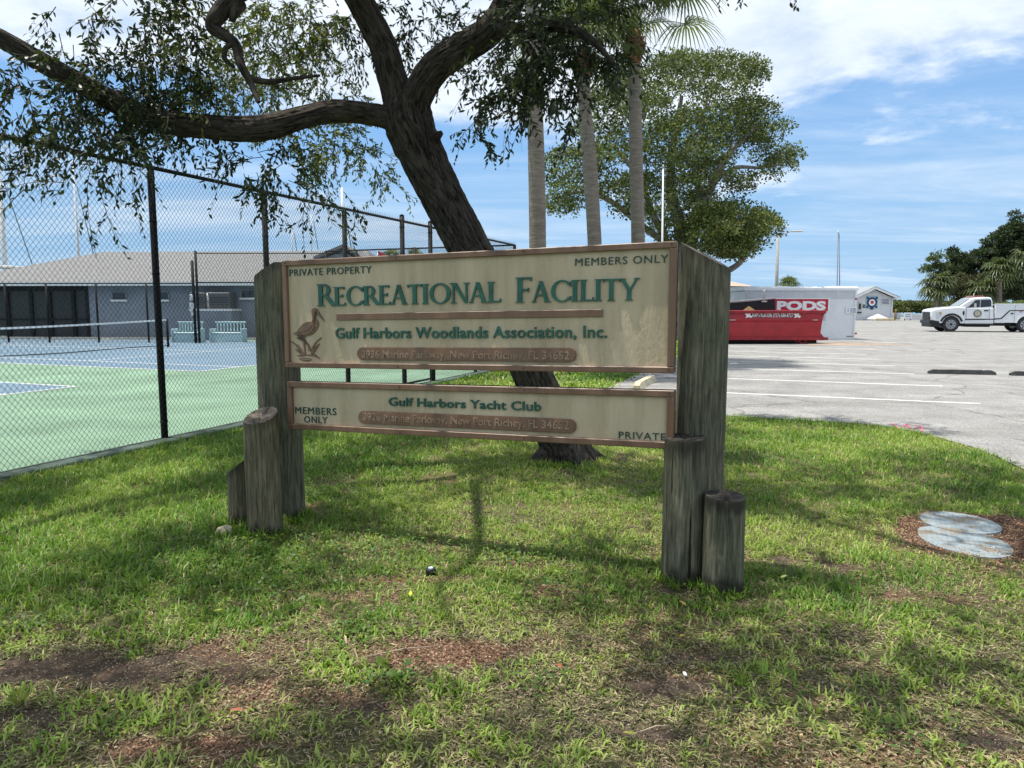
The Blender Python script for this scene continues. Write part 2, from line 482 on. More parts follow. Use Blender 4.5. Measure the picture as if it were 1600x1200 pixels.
tcs = nt.nodes.new('ShaderNodeTexCoord')
def nz(scale, det, rough=.6):
    n = nt.nodes.new('ShaderNodeTexNoise'); n.inputs['Scale'].default_value = scale; n.inputs['Detail'].default_value = det
    n.inputs['Roughness'].default_value = rough; nt.links.new(tcs.outputs['Object'], n.inputs['Vector']); return n.outputs[0]
def rp(src, a, ca, b_, cb):
    r = nt.nodes.new('ShaderNodeValToRGB'); r.color_ramp.elements[0].position = a; r.color_ramp.elements[0].color = (*ca, 1)
    r.color_ramp.elements[1].position = b_; r.color_ramp.elements[1].color = (*cb, 1); nt.links.new(src, r.inputs[0]); return r.outputs[0]
n60 = nz(55, 8, .75); n9 = nz(9, 8, .7)
soilc = rp(n9, .35, (.045, .036, .028), .68, (.13, .105, .08))
mul = rp(n60, .33, (.055, .030, .019), .66, (.24, .145, .09))
thatch = rp(n60, .33, (.045, .055, .018), .68, (.23, .22, .09))
def mixc(f, a, b2):
    m = nt.nodes.new('ShaderNodeMix'); m.data_type = 'RGBA'; nt.links.new(f, m.inputs[0]); nt.links.new(a, m.inputs[6]); nt.links.new(b2, m.inputs[7]); return m.outputs[2]
c1 = mixc(sp.outputs[1], soilc, mul); c2 = mixc(sp.outputs[0], c1, thatch)
nt.links.new(c2, b.inputs['Base Color'])
bp = nt.nodes.new('ShaderNodeBump'); bp.inputs['Distance'].default_value = .012; bp.inputs['Strength'].default_value = .9
nt.links.new(n60, bp.inputs['Height']); nt.links.new(bp.outputs[0], b.inputs['Normal'])
np_obj('lawn_ground', V, F, M_soil, C=np.stack([c_.ravel(), m_.ravel(), 0 * m_.ravel()], 1), smooth=True, kind='structure')

# ------------------------------------------------------------------ tennis courts
FZ0 = G(258, 692)                       # foot of a post of the long fence
def fpt(s, z=0.0, off=0.0):             # point along the fence, s metres beyond that post
    return Vector((FZ0.x + D.x * s + N.x * off, FZ0.y + D.y * s + N.y * off, z))
def s_at(px, py): return (G(px, py) - FZ0).dot(D)
M_green = M('court_green', (0.165, 0.262, 0.180), rough=.85, var=.20, scale=.6, detail=10, spec=.25)
M_blue = M('court_blue', (0.130, 0.195, 0.255), rough=.85, var=.08, scale=.7, detail=10, spec=.25)
M_line = M('line_paint', (0.72, 0.72, 0.70), rough=.8, var=.08, scale=9)
M_lotline = M('lot_line_paint', (0.62, 0.62, 0.60), rough=.85, var=.18, scale=14, detail=10)
s_end = s_at(804, 570)
def uv(s, t): q = fpt(s, 0, t); return (q.x, q.y)
S1 = 11.4
sheet('tennis_court', [uv(-16, .02), uv(S1, .02), uv(S1, 3), uv(22.5, 3), uv(24.0, 44), uv(-16, 44)], 0.022, M_green, kind='structure')
c2p = G(312, 582); s2 = (c2p - FZ0).dot(D); t2 = (c2p - FZ0).dot(N)
c1p = G(118, 606); s1 = (c1p - FZ0).dot(D); t1 = (c1p - FZ0).dot(N)
def court(s0, sgn, t0, W=12.2, Lh=11.0, name='tennis_court_surface'):
    sheet(name, [uv(s0, t0), uv(s0 + sgn * W, t0), uv(s0 + sgn * W, t0 + 2 * Lh), uv(s0, t0 + 2 * Lh)], 0.026, M_blue, kind='structure')
    mb = MB(); w = .06
    def ln(sa, ta, sb, tb):
        a = Vector(uv(s0 + sgn * sa, t0 + ta)).to_3d(); b = Vector(uv(s0 + sgn * sb, t0 + tb)).to_3d()
        d = (b - a).normalized(); n = Vector((-d.y, d.x, 0)) * w / 2
        q = [a - n, b - n, b + n, a + n]
        if sgn < 0 or True:
            ar = sum(q[i].x * q[(i + 1) % 4].y - q[(i + 1) % 4].x * q[i].y for i in range(4))
            if ar < 0: q = q[::-1]
        mb.flat([(p.x, p.y) for p in q], z=.030)
    ln(-.03, 0, W + .03, 0); ln(0, .03, 0, 2 * Lh)
    mb2 = mb
    ln(W, .03, W, 2 * Lh)
    ln(1.37, .03, 1.37, 2 * Lh); ln(W - 1.37, .03, W - 1.37, 2 * Lh)
    ln(1.40, 5.5, W - 1.40, 5.5); ln(1.40, 2 * Lh - 5.5, W - 1.40, 2 * Lh - 5.5); ln(W / 2, 5.53, W / 2, 2 * Lh - 5.53)
    mb.build('court_lines', M_line, kind='structure')
court(s2, 1, t2); court(s1, -1, t1, name='near_court_surface')

# net between the courts' ends, running parallel to the long fence
M_black = M('black_vinyl', (0.006, 0.0065, 0.007), rough=.6, spec=.2)
M_netw = M('net_tape_white', (0.75, 0.76, 0.76), rough=.8)
np0 = G(263, 542, .026); nlen = 12.8
net = thing('tennis_net', np0, 'sagging tennis net with a white top band on the far blue court', 'tennis net')
def npt(s, z): return np0 - D * s + Vector((0, 0, z - .0))
for s in (0, nlen):
    MB().tube([npt(s, 0), npt(s, 1.09)], .045, 10).build('net_post', M_black, net)
def ntop(s): return .93 + .14 * (abs(s - nlen / 2) / (nlen / 2)) ** 1.5
top = MB(); K = 40
for k in range(K):
    a = k / K * nlen; c = (k + 1) / K * nlen
    top.add([npt(a, ntop(a) - .06) + N * .012, npt(c, ntop(c) - .06) + N * .012, npt(c, ntop(c)) + N * .012, npt(a, ntop(a)) + N * .012,
             npt(a, ntop(a) - .06) - N * .012, npt(c, ntop(c) - .06) - N * .012, npt(c, ntop(c)) - N * .012, npt(a, ntop(a)) - N * .012],
            [(3, 2, 1, 0), (4, 5, 6, 7), (2, 3, 7, 6), (0, 1, 5, 4)])
top.build('net_band', M_netw, net)
MB().box((0, 0, 0), (.05, .02, .90), Matrix.Translation(npt(nlen / 2, .46)) @ Matrix.Rotation(math.atan2(-D.y, -D.x), 4, 'Z')).build('center_strap', M_netw, net)
nm = MB()
for k in range(int(nlen / .09)):
    s = k * .09; nm.tube([npt(s, .05), npt(s, ntop(s) - .05)], .0022, 3, caps=False, smooth=False)
for k in range(11):
    z = .06 + k * .085; nm.tube([npt(s, min(z, ntop(s) - .02)) for s in np.linspace(.05, nlen - .05, 20)], .0025, 3, caps=False, smooth=False)
nm.tube([npt(s, .05 + .02 * math.sin(s * 1.1)) for s in np.linspace(.05, nlen - .05, 30)], .016, 5)
nm.build('net_mesh', M_black, net, kind='stuff')

# ------------------------------------------------------------------ chain link
M_link = M('chain_link_wire', (0.02, 0.022, 0.024), rough=.45, spec=.4)
def chain_mesh(A, B, z0, z1, parent, w=.058, h=.072, r=.0021, spikes=False, name='chain_link_panel'):
    """woven diamond wire between two ground points"""
    A = Vector(A); B = Vector(B); d = (B - A); L = d.length; d.normalize(); n = Vector((-d.y, d.x, 0)); H = z1 - z0
    slope = h / w
    segs = []
    k = -int(H / slope / w) - 1
    while k * w < L:
        s0 = k * w
        a = max(0.0, -s0); b = min(H / slope, L - s0)
        if b > a: segs.append((s0 + a, a * slope, s0 + b, b * slope, 1))
        s0m = s0 + H / slope                      # mirrored family, falling
        a = max(0.0, s0m - L); b = min(H / slope, s0m)
        if b > a: segs.append((s0m - a, a * slope, s0m - b, b * slope, -1))
        k += 1
    S = np.array(segs)
    base = np.array(A)[None]; dv = np.array(d); nv = np.array(n)
    p0 = np.array((A.x, A.y, z0)) + S[:, :1] * dv + S[:, 1:2] * np.array([0, 0, 1.]) + nv * S[:, 4:5] * r * .9
    p1 = np.array((A.x, A.y, z0)) + S[:, 2:3] * dv + S[:, 3:4] * np.array([0, 0, 1.]) + nv * S[:, 4:5] * r * .9
    t = unit(p1 - p0); u = np.cross(t, nv)
    V = np.empty((len(S), 6, 3))
    for q in range(3):
        w_ = 2 * PI * q / 3
        o = (nv[None] * math.cos(w_) + u * math.sin(w_)) * r
        V[:, q] = p0 + o; V[:, 3 + q] = p1 + o
    V = V.reshape(-1, 3); oo = (np.arange(len(S)) * 6)[:, None]
    F = np.concatenate([oo + [0, 1, 4, 3], oo + [1, 2, 5, 4], oo + [2, 0, 3, 5]], 0)
    if spikes:
        m = int(L / w); ss = (np.arange(m) + .5) * w
        b0 = np.array((A.x, A.y, z1)) + ss[:, None] * dv
        V2 = np.stack([b0 - dv * .006, b0 + dv * .006, b0 + nv * .006, b0 + np.array([0, 0, .062]) + dv * RNG.uniform(-.008, .008, (m, 1))], 1).reshape(-1, 3)
        o2 = (np.arange(m) * 4)[:, None] + len(V)
        F = np.concatenate([F, o2 + [0, 1, 3, 3], o2 + [1, 2, 3, 3], o2 + [2, 0, 3, 3]], 0)
        # degenerate quads avoided below
        V = np.concatenate([V, V2])
        Fq = F[F[:, 2] != F[:, 3]]; Ft = F[F[:, 2] == F[:, 3]][:, :3]
        Fq = np.concatenate([Fq[:, [0, 1, 2]], Fq[:, [0, 2, 3]], Ft])
        return np_obj(name, V, Fq, M_link, parent, kind='stuff')
    return np_obj(name, V, F, M_link, parent, kind='stuff')

ft = P(235, 262, FZ0.y + .02).z; FH = ft
def s_from_x(px, z):
    # where the fence line crosses the photograph column px at height z
    lo, hi = -5.0, 30.0
    for _ in range(50):
        mid = (lo + hi) / 2; q = fpt(mid, z)
        dq = Vector((q.x, q.y, q.z - CAM_H))
        cz = dq.y * CP - dq.z * SP
        x = 800 + FPX * dq.x / cz
        if x < px: lo = mid
        else: hi = mid
    return lo
posts = [-4.2, -2.1, 0] + [s_from_x(px, FH) for px in (412, 537.5, 628, 672, 804)]
posts.insert(-1, s_from_x(743, 0.1))
fence = thing('chain_link_fence', fpt(0), 'tall black chain link fence along the lawn beside the tennis courts', 'fence')
for k, s in enumerate(posts):
    tall = .10 if k in (5, 6) else 0.0
    r = .045 if k in (5, 6, 8) else .040
    mb = MB().tube([fpt(s, -.05), fpt(s, FH + tall)], r, 14)
    if tall: mb.tube([fpt(s, FH + tall), fpt(s, FH + tall + .03)], [r + .006, .01], 14)
    for z in (.25, .8, 1.4, 2.0, 2.6, FH - .12):
        mb.tube([fpt(s, z), fpt(s, z + .018)], r + .005, 14)
    mb.build('post', M_black, fence)
MB().tube([fpt(posts[0], FH), fpt(posts[-1], FH)], .024, 10).build('top_rail', M_black, fence)
MB().tube([fpt(posts[0], .07, -.035), fpt(posts[-1], .07, -.035)], .003, 6).build('tension_wire', M_black, fence)
for a, b in zip(posts[:-1], posts[1:]):
    chain_mesh(fpt(a, 0, -.045), fpt(b, 0, -.045), .045, FH + .02, fence, spikes=True)
# gate leaf standing next to the sixth post
q = posts[6] + .1
MB().tube([fpt(q, .06), fpt(q, 2.1)], .028, 10).build('gate_post', M_black, fence)
MB().tube([fpt(posts[5] + .06, .12), fpt(posts[6] - .06, .12)], .022, 8).build('gate_rail', M_black, fence)
# fence across the end of the courts
e0 = fpt(posts[-1]); e1 = fpt(posts[-1], 0, 3.4)
fence_b = thing('chain_link_fence', e0, 'black chain link fence turning the corner behind the oak trunk', 'fence')
for t in (3.0, 6.0):
    q = fpt(posts[-1], 0, t); MB().tube([q, q + Vector((0, 0, FH))], .035, 10).build('post', M_black, fence_b)
q1 = fpt(posts[-1], FH, 6.0); MB().tube([fpt(posts[-1], FH, .05), q1], .022, 8).build('top_rail', M_black, fence_b)
chain_mesh(fpt(posts[-1], 0, .05), fpt(posts[-1], 0, 6.0), .05, FH, fence_b, w=.075, h=.09, r=.0022)
# concrete edging under the fence
M_curb = M('painted_concrete', (0.085, 0.12, 0.095), rough=.9, var=.35, scale=3, bump=.3, bscale=50)
cb = MB(); c0, c1 = fpt(posts[0], 0), fpt(posts[-1] + .3, 0)
Lc = (c1 - c0).length
cb.box((Lc / 2, 0, 0.01), (Lc, .26, .11), Matrix.Translation(c0 + N * (-.08)) @ Matrix.Rotation(math.atan2(D.y, D.x), 4, 'Z'), bevel=.012)
cb.build('court_kerb', M_curb, kind='structure')

# ---- low fence and tall pole on the far side of the courts
lo_y = 536
M_far_post = M_black
fl0, fl1 = G(-60, 535.5), G(300, 536.5)
lh = P(8, 443, G(8, 535.6).y).z
low = thing('chain_link_fence', fl0, 'lower black chain link fence between the far blue court and the grey building', 'fence')
for px in (-60, 14, 78, 155, 233, 306):
    q = G(px, 536); MB().tube([q, q + Vector((0, 0, lh))], .042, 8).build('post', M_black, low)
MB().tube([G(-60, 536) + Vector((0, 0, lh)), G(306, 536) + Vector((0, 0, lh))], .025, 6).build('top_rail', M_black, low)
chain_mesh(G(-60, 536), G(306, 536), .05, lh, low, w=.12, h=.14, r=.0022)
th = P(308, 392, G(308, 537).y).z
hi_f = thing('chain_link_fence', G(310, 537), 'tall black far fence in front of the roof to the right of the light pole', 'fence')
for px in (312, 420, 560):
    q = G(px, 537); MB().tube([q, q + Vector((0, 0, th if px < 400 else th))], .055, 8).build('post', M_black, hi_f)
q0 = G(312, 537); q1 = G(560, 537)
MB().tube([q0 + Vector((0, 0, lh + .02)), q1 + Vector((0, 0, lh + .02))], .025, 6).build('middle_rail', M_black, hi_f)
MB().tube([q0 + Vector((0, 0, th - .1)), q1 + Vector((0, 0, th - .1))], .02, 6).build('top_rail', M_black, hi_f)
chain_mesh(q0, q1, .05, th - .1, hi_f, w=.12, h=.14, r=.0022)

# ------------------------------------------------------------------ grey club building
M_wall = M('wall_blue_grey', (0.215, 0.235, 0.265), rough=.85, var=.10, scale=1.5)
M_shingle = M('roof_shingle', (0.175, 0.175, 0.175), rough=.9, var=.18, scale=6, stretch=(1, 1, 3), bump=.3, bscale=25)
M_white = M('white_paint', (0.74, 0.74, 0.72), rough=.5, var=.05, scale=4)
M_dark = M('dark_screen', (0.018, 0.02, 0.022), rough=.4)
M_glass = M('dark_glass', (0.02, 0.025, 0.03), rough=.08, spec=.6)
M_conc = M('concrete', (0.48, 0.45, 0.40), rough=.85, var=.12, scale=3)
M_ac = M('metal_cabinet', (0.10, 0.105, 0.11), rough=.5, metallic=.2)
M_pale = M('pale_metal', (0.5, 0.5, 0.48), rough=.45)
yW = G(200, 534).y
bl = P(-60, 500, yW + 2.6).x; WL = Vector((bl, yW + 2.6, 0)); WR = Vector((P(572, 500, yW + 1.4).x, yW + 1.4, 0))
bd = (WR - WL).normalized(); bn = Vector((-bd.y, bd.x, 0)); BL = (WR - WL).length
bm_ = Matrix.Translation(WL) @ Matrix.Rotation(math.atan2(bd.y, bd.x), 4, 'Z')   # local x along the wall, y back, z up
def bx_at(px, z=1.5):           # local x of a photo column on the wall
    lo, hi = -20.0, BL + 20
    for _ in range(40):
        m = (lo + hi) / 2; q = WL + bd * m; x = 800 + FPX * q.x / (q.y * CP - (z - CAM_H) * SP)
        if x < px: lo = m
        else: hi = m
    return lo
def bz_at(px, py):
    m = bx_at(px); q = WL + bd * m; return P(px, py, q.y).z
club = thing('club_building', WL, 'long grey building with a hipped brown shingle roof beyond the tennis courts', 'building')
EZ = bz_at(250, 441); RZ = EZ + 1.75; DP = 9.0; OV = .55
px_porch = bx_at(137)
wb = MB()
wb.box(((px_porch + BL) / 2, DP / 2, EZ / 2), (BL - px_porch, DP, EZ), bm_)
wb.box((px_porch / 2, DP / 2 + 1.6, EZ / 2), (px_porch - .01, DP - 3.2, EZ), bm_)
wb.build('wall', M_wall, club)
# hipped roof
hx = bx_at(172, 4.5)
rf = MB()
e = [(-OV, -OV, EZ), (BL + OV, -OV, EZ), (BL + OV, DP + OV, EZ), (-OV, DP + OV, EZ)]
r0, r1 = (DP / 2 - .2, DP / 2, RZ), (BL - 1.0, DP / 2, RZ)
rv = e + [r0, r1] + [(x, y, z - .16) for x, y, z in e]
rf.add(rv, [(0, 1, 5, 4), (1, 2, 5), (2, 3, 4, 5), (3, 0, 4), (6, 7, 1, 0), (7, 8, 2, 1), (8, 9, 3, 2), (9, 6, 0, 3), (9, 8, 7, 6)], mat=bm_)
roof = rf.build('roof', M_shingle, club)
MB().box((BL / 2, -OV - .02, EZ - .09), (BL + 2 * OV, .03, .17), bm_).build('fascia', M_white, roof)
# screened porch bays
for k, (a, b) in enumerate([(-60, 10), (14, 46), (53, 74), (82, 112), (119, 136)]):
    xa, xb = bx_at(a), bx_at(b)
    MB().box(((xa + xb) / 2, .06, EZ / 2 - .1), (xb - xa, .02, EZ - .5), bm_).build('screen', M_dark, club)
for a in (12, 49, 78, 115, 137):
    xa = bx_at(a); MB().box((xa, 0.02, EZ / 2), (.16, .12, EZ), bm_).build('porch_post', M_black, club)
MB().box((px_porch / 2, .0, .95), (px_porch, .08, .07), bm_).build('porch_rail', M_black, club)
MB().box((px_porch / 2 , .02, 2.45), (px_porch, .10, .3), bm_).build('porch_beam', M_black, club)
MB().box((BL / 2, -.35, .05), (BL, .7, .14), bm_).build('walkway', M_conc, club)
for (a, b, y0, y1) in ((178, 198, 457, 468), (246, 264, 457, 468), (379, 404, 454, 465)):
    xa, xb = bx_at(a), bx_at(b); z1, z0 = bz_at(a, y0), bz_at(a, y1)
    w = MB(); cx, cz = (xa + xb) / 2, (z0 + z1) / 2; hw, hh = (xb - xa) / 2, (z1 - z0) / 2
    for dx, dz, sx, sz in ((0, hh + .03, 2 * hw + .12, .05), (-hw - .03, 0, .05, 2 * hh), (hw + .03, 0, .05, 2 * hh)):
        w.box((cx + dx, -.02, cz + dz), (sx, .06, sz), bm_)
    wf = w.build('window', M_wall, club)
    MB().box((cx, -.003, cz), (2 * hw, .012, 2 * hh), bm_).build('pane', M_glass, wf)
    MB().box((cx, -.06, cz - hh - .05), (2 * hw + .16, .14, .09), bm_).build('sill', M_white, wf)
# outbuilt shelf with two air handlers
xa, xb = bx_at(313), bx_at(376); zt, zb_ = bz_at(340, 484), 0
MB().box(((xa + xb) / 2, -.5, zt / 2), (xb - xa, 1.0, zt - .06), bm_).build('plinth', M_wall, club)
MB().box(((xa + xb) / 2, -.5, zt), (xb - xa + .06, 1.06, .09), bm_).build('plinth_cap', M_white, club)
for a, b, c in ((315, 334, 458), (340, 372, 458)):
    x0, x1 = bx_at(a), bx_at(b); z1 = bz_at(a, c)
    u = thing('air_conditioner', WL + bd * x0, 'dark air conditioning cabinet on the shelf, ' + ('left one with a pale tank' if a == 315 else 'wider one on the right'), 'air conditioner', 'air conditioners on the shelf')
    MB().box(((x0 + x1) / 2, -.5, (z1 + zt) / 2 + .03), (x1 - x0, .7, z1 - zt - .04), bm_, bevel=.02).build('cabinet', M_ac, u)
    for j in range(5):
        MB().box(((x0 + x1) / 2, -.86, zt + .12 + j * .11), (x1 - x0 - .1, .02, .03), bm_).build('louvre', M_dark, u)
    MB().box((x0 + .0, -.5, z1 + .01), (.18, .6, .05), bm_).build('cap', M_pale, u)
    MB().tube([bm_ @ Vector((x1 + .08 if a == 315 else x0 - .1, -.6, zt + .04)), bm_ @ Vector((x1 + .08 if a == 315 else x0 - .1, -.6, z1 - .02))], .12, 12).build('tank', M_pale, u)
# gable over the right end
gx = bx_at(537, 4.5); gp = P(537, 387, yW + 2.2)
ga, gb, gc = P(492, 406, yW + 2.2), gp, P(566, 406, yW + 2.2)
gm = MB(); back = Vector((0, 5, 0))
base_z = EZ - .3
gm.add([ga + Vector((.25, 0, 0)), Vector((ga.x + .25, ga.y, 0)), Vector((gc.x - .25, gc.y, 0)), gc - Vector((.25, 0, 0)), gb - Vector((0, 0, .15))], [(0, 1, 2, 3, 4)])
gm.build('gable_wall', M_wall, club)
gr = MB()
for p, q in ((ga, gb), (gb, gc)):
    up = Vector((0, 0, .14)); fr = Vector((0, -.25, 0))
    gr.add([p + fr, q + fr, q + back, p + back, p + fr + up, q + fr + up, q + back + up, p + back + up],
           [(3, 2, 1, 0), (4, 5, 6, 7), (0, 1, 5, 4), (1, 2, 6, 5), (2, 3, 7, 6), (3, 0, 4, 7)])
gr.build('gable_roof', M_shingle, club)

# light pole with fixtures wrapped round it
lp = thing('court_pole', G(312, 536) + Vector((.02, -.5, 0)), 'dark pole carrying grey boxes in front of the grey building wall', 'pole')
q = G(312, 536) + Vector((.06, -.5, 0))
MB().tube([q, q + Vector((0, 0, th - .4))], .06, 10).build('pole', M_black, lp)
for z, s in ((1.95, .13), (1.6, .18), (1.3, .1)):
    MB().box(q + Vector((-.07, -.05, z)), (s, .12, .26), bevel=.02).build('pole_box', M_pale, lp)
# pale benches
M_teal = M('pale_teal_plastic', (0.42, 0.56, 0.58), rough=.5, var=.06)
def bench(px0, px1, pyb, lab):
    p0 = G(px0, pyb); p1 = G(px1, pyb); w = (p1 - p0).length; dx = (p1 - p0).normalized()
    t = thing('courtside_bench', p0, lab, 'bench', 'pale benches beside the far court')
    m = Matrix.Translation(p0) @ Matrix.Rotation(math.atan2(dx.y, dx.x), 4, 'Z')
    MB().box((w / 2, .35, .42), (w, .5, .06), m, bevel=.015).build('seat', M_teal, t)
    MB().box((w / 2, .14, .20), (w - .1, .03, .36), m).build('front_panel', M_teal, t)
    for x in (.03, w - .03):
        MB().box((x, .35, .31), (.07, .6, .60), m, bevel=.015).build('armrest', M_teal, t)
    n = 9
    for k in range(n):
        x = .12 + (w - .24) * k / (n - 1)
        MB().box((x, .66, .66), (.055, .03, .42), m @ Matrix.Translation((0, 0, 0))).build('slat', M_teal, t)
    MB().box((w / 2, .66, .88), (w - .06, .05, .07), m, bevel=.01).build('top_rail', M_teal, t)
bench(267, 311, 536, 'pale teal slatted bench just left of the dark pole')
bench(327, 378, 536, 'pale teal slatted bench below the air conditioner shelf')

# masts of boats behind the building
M_mast = M('mast_metal', (0.62, 0.62, 0.62), rough=.35)
M_rope = M('rigging', (0.03, 0.03, 0.035), rough=.6)
def mast(px, pytop, pxb, pyb, Y, stay, lab, r=.09):
    a = P(px, pytop, Y); b = P(pxb, pyb, Y); foot = Vector((b.x, b.y, 0))
    t = thing('sailboat', Vector((foot.x, foot.y, -.6)), lab, 'sailboat', 'sailboats moored behind the grey building')
    hull = MB()
    n = 9; vs = []
    for k in range(n):
        u = k / (n - 1) * 2 - 1; hw = 1.35 * (1 - abs(u) ** 2.4); z = .45 + .25 * u * u
        vs += [(u * 4.4, -hw - .05, z), (u * 4.2, -hw * .7, -.6), (u * 4.2, hw * .7, -.6), (u * 4.4, hw + .05, z)]
    fs = []
    for k in range(n - 1):
        for j in range(3): fs.append((k * 4 + j, (k + 1) * 4 + j, (k + 1) * 4 + j + 1, k * 4 + j + 1))
        fs.append((k * 4 + 3, (k + 1) * 4 + 3, (k + 1) * 4, k * 4))
    mt = Matrix.Translation((foot.x, foot.y, 0))
    hull.add(vs, fs, mat=mt).box((-.3, 0, .8), (3.2, 1.5, .6), mt, bevel=.15).build('hull', M_white, t)
    top = a; bot = Vector((foot.x, foot.y, .4))
    MB().tube([bot, b, top], [r, r, r * .75], 8).build('mast', M_mast, t)
    for (sx, sy, ex, ey) in stay:
        MB().tube([P(sx, sy, Y - .3), P(ex, ey, Y - .3)], .035, 5).build('stay', M_rope, t)
    MB().tube([bot + Vector((0, 0, 1.2)), bot + Vector((-3.5, 0, 1.3))], .07, 6).build('boom', M_mast, t)
mast(-4, 230, 8, 420, 62, [(6, 285, 53, 421)], 'thick pale mast and dark stay at the left edge above the roof', .2)
mast(114, 250, 123, 405, 66, [(120, 290, 148, 405)], 'pale mast behind the leaves with a dark stay beside it', .12)
mast(534, 293, 537, 385, 60, [(540, 335, 551, 400)], 'white mast rising behind a post of the long fence and over the gable', .13)
mast(456, 355, 457, 395, 80, [(460, 365, 464, 395)], 'small faint mast above the ridge, left of the pair', .07)
mast(486, 335, 487, 393, 80, [(490, 345, 497, 390)], 'small faint mast above the ridge, right of the pair', .07)
cab = thing('boat_cabin', P(18, 440, 60), 'white boat flybridge showing over the left end of the roof', 'boat')
a = P(2, 417, 60); c = P(27, 440, 60)
MB().box(((a.x + c.x) / 2, 60, (a.z) - .05), (c.x - a.x + .4, 2, .22), bevel=.05).build('hardtop', M_white, cab)
MB().box(((a.x + c.x) / 2, 60, a.z - .9), (c.x - a.x - .2, 1.6, .9), bevel=.05).build('windscreen', M('blue_glass', (.12, .2, .3), rough=.15), cab)
MB().box(((a.x + c.x) / 2, 60, a.z - 2.6), (c.x - a.x + .8, 3.2, 2.6), bevel=.2).build('cabin', M_white, cab)
# ================================================================== PARKING LOT AND BEYOND
lm = []
ends = [(1531, 631.5), (1473, 604), (1428, 585), (1397, 572), (1373, 562), (1355, 554)]
e0_ = G(*ends[0])
for k in range(8):
    e = G(*ends[k]) if k < len(ends) else e0_ + D * 2.62 * k
    w = .055; a = e; b = e + N * 5.6
    q = [a - D * w, a + D * w, b + D * w, b - D * w]
    MB().flat([(p.x, p.y) for p in q], .010).build('parking_stripe', M_lotline, kind='structure')
e = e0_ + D * 2.62 * 8.2
MB().flat([(e.x, e.y), (e.x + .9, e.y - .9), (e.x + 1.1, e.y - .85), (e.x + .25, e.y + .1)], .010).build('parking_stripe', M_lotline, kind='structure')
for k in range(6):
    a = Vector((24 + k * 2.7, 30, 0)); 
    MB().flat([(a.x, a.y), (a.x + .1, a.y), (a.x + 1.4, a.y + 5), (a.x + 1.3, a.y + 5)], .010).build('parking_stripe', M_lotline, kind='structure')
# pale concrete wheel stop at the head of the first space
M_cream = M('worn_yellow_concrete', (0.50, 0.44, 0.30), rough=.9, var=.3, scale=14, detail=8, bump=.5, bscale=40)
M_rubber = M('rubber', (0.03, 0.031, 0.032), rough=.7, var=.3, scale=8)
def wheel_stop(c, dirv, L, m, lab, w=.16, hgt=.11, col_ends=False, group=None):
    t = thing('wheel_stop', c, lab, 'wheel stop', group)
    prof = [(-w / 2, 0), (w / 2, 0), (w * .3, hgt), (-w * .3, hgt)]
    mt = Matrix.Translation(c) @ Matrix.Rotation(math.atan2(dirv.y, dirv.x), 4, 'Z')
    n = 14; vs = []; fs = []
    for k in range(n + 1):
        x = -L / 2 + L * k / n; tp = 1 if 0 < k < n else .55
        for y, z in prof: vs.append((x, y * (.8 + .2 * tp) + random.uniform(-.004, .004), z * tp + random.uniform(-.004, .004) * (z > 0)))
    for k in range(n):
        for j in range(4): fs.append((k * 4 + j, k * 4 + (j + 1) % 4, k * 4 + 4 + (j + 1) % 4, k * 4 + 4 + j))
    fs += [(3, 2, 1, 0), tuple(n * 4 + j for j in range(4))]
    MB().add(vs, fs, mat=mt).build('block', m, t)
    for x in (-L * .33, L * .33):
        MB().tube([mt @ Vector((x, 0, hgt - .01)), mt @ Vector((x, 0, hgt + .012))], .022, 8).build('bolt', M_pale, t)
ws = G(1008, 601, 0.01)
wheel_stop(ws + Vector((0, 0, 0)), D, 1.75, M_cream, 'chipped pale yellow concrete wheel stop seen between the two sign panels', w=.2, hgt=.13)
for a, b, y, lab in ((1450, 1555, 584, 'long black rubber wheel stop lying alone on the pale asphalt'), (1578, 1690, 587, 'black rubber wheel stop cut off by the right edge of the photo')):
    p, q = G(a, y), G(b, y + 2); wheel_stop((p + q) / 2 + Vector((0, 0, .008)), (q - p), (q - p).length, M_rubber, lab, w=.15, hgt=.10)
# pink survey paint
M_pink = M('pink_marking_paint', (0.72, 0.16, 0.22), rough=.85, var=.2, scale=30)
mb = MB()
def stroke_px(pts, w, z, mb):
    ps = [G(x, y, z) for x, y in pts]
    for a, b in zip(ps[:-1], ps[1:]):
        d = (b - a).normalized(); n = Vector((-d.y, d.x, 0)) * w
        q = [a - n, b - n, b + n, a + n]; mb.add(q, [(0, 1, 2, 3)]); 
zc_ = .0105
for k, pts in enumerate(([(1387, 662), (1396, 662), (1399, 665), (1404, 669)], [(1410, 667), (1416, 662.5), (1423, 668.5)], [(1424, 670), (1414, 668)], [(1427, 664), (1438, 665), (1442, 669), (1439, 674)], [(1436, 667.5), (1428, 669)])):
    stroke_px(pts, .012, zc_ + k * .0006, mb)
mb.build('survey_marks', M_pink, kind='structure')
# rusty drip line across the lot
M_rust = M('rust_stain', (0.36, 0.24, 0.15), rough=.9, var=.2, scale=4)
pts = [(1262, 537.5), (1300, 536.5), (1350, 537.2), (1390, 537.5), (1430, 538.4), (1300, 539.2), (1262, 539.4)]
sheet('rust_streak', [g2(*p) for p in pts], .0095, M_rust, kind='structure')

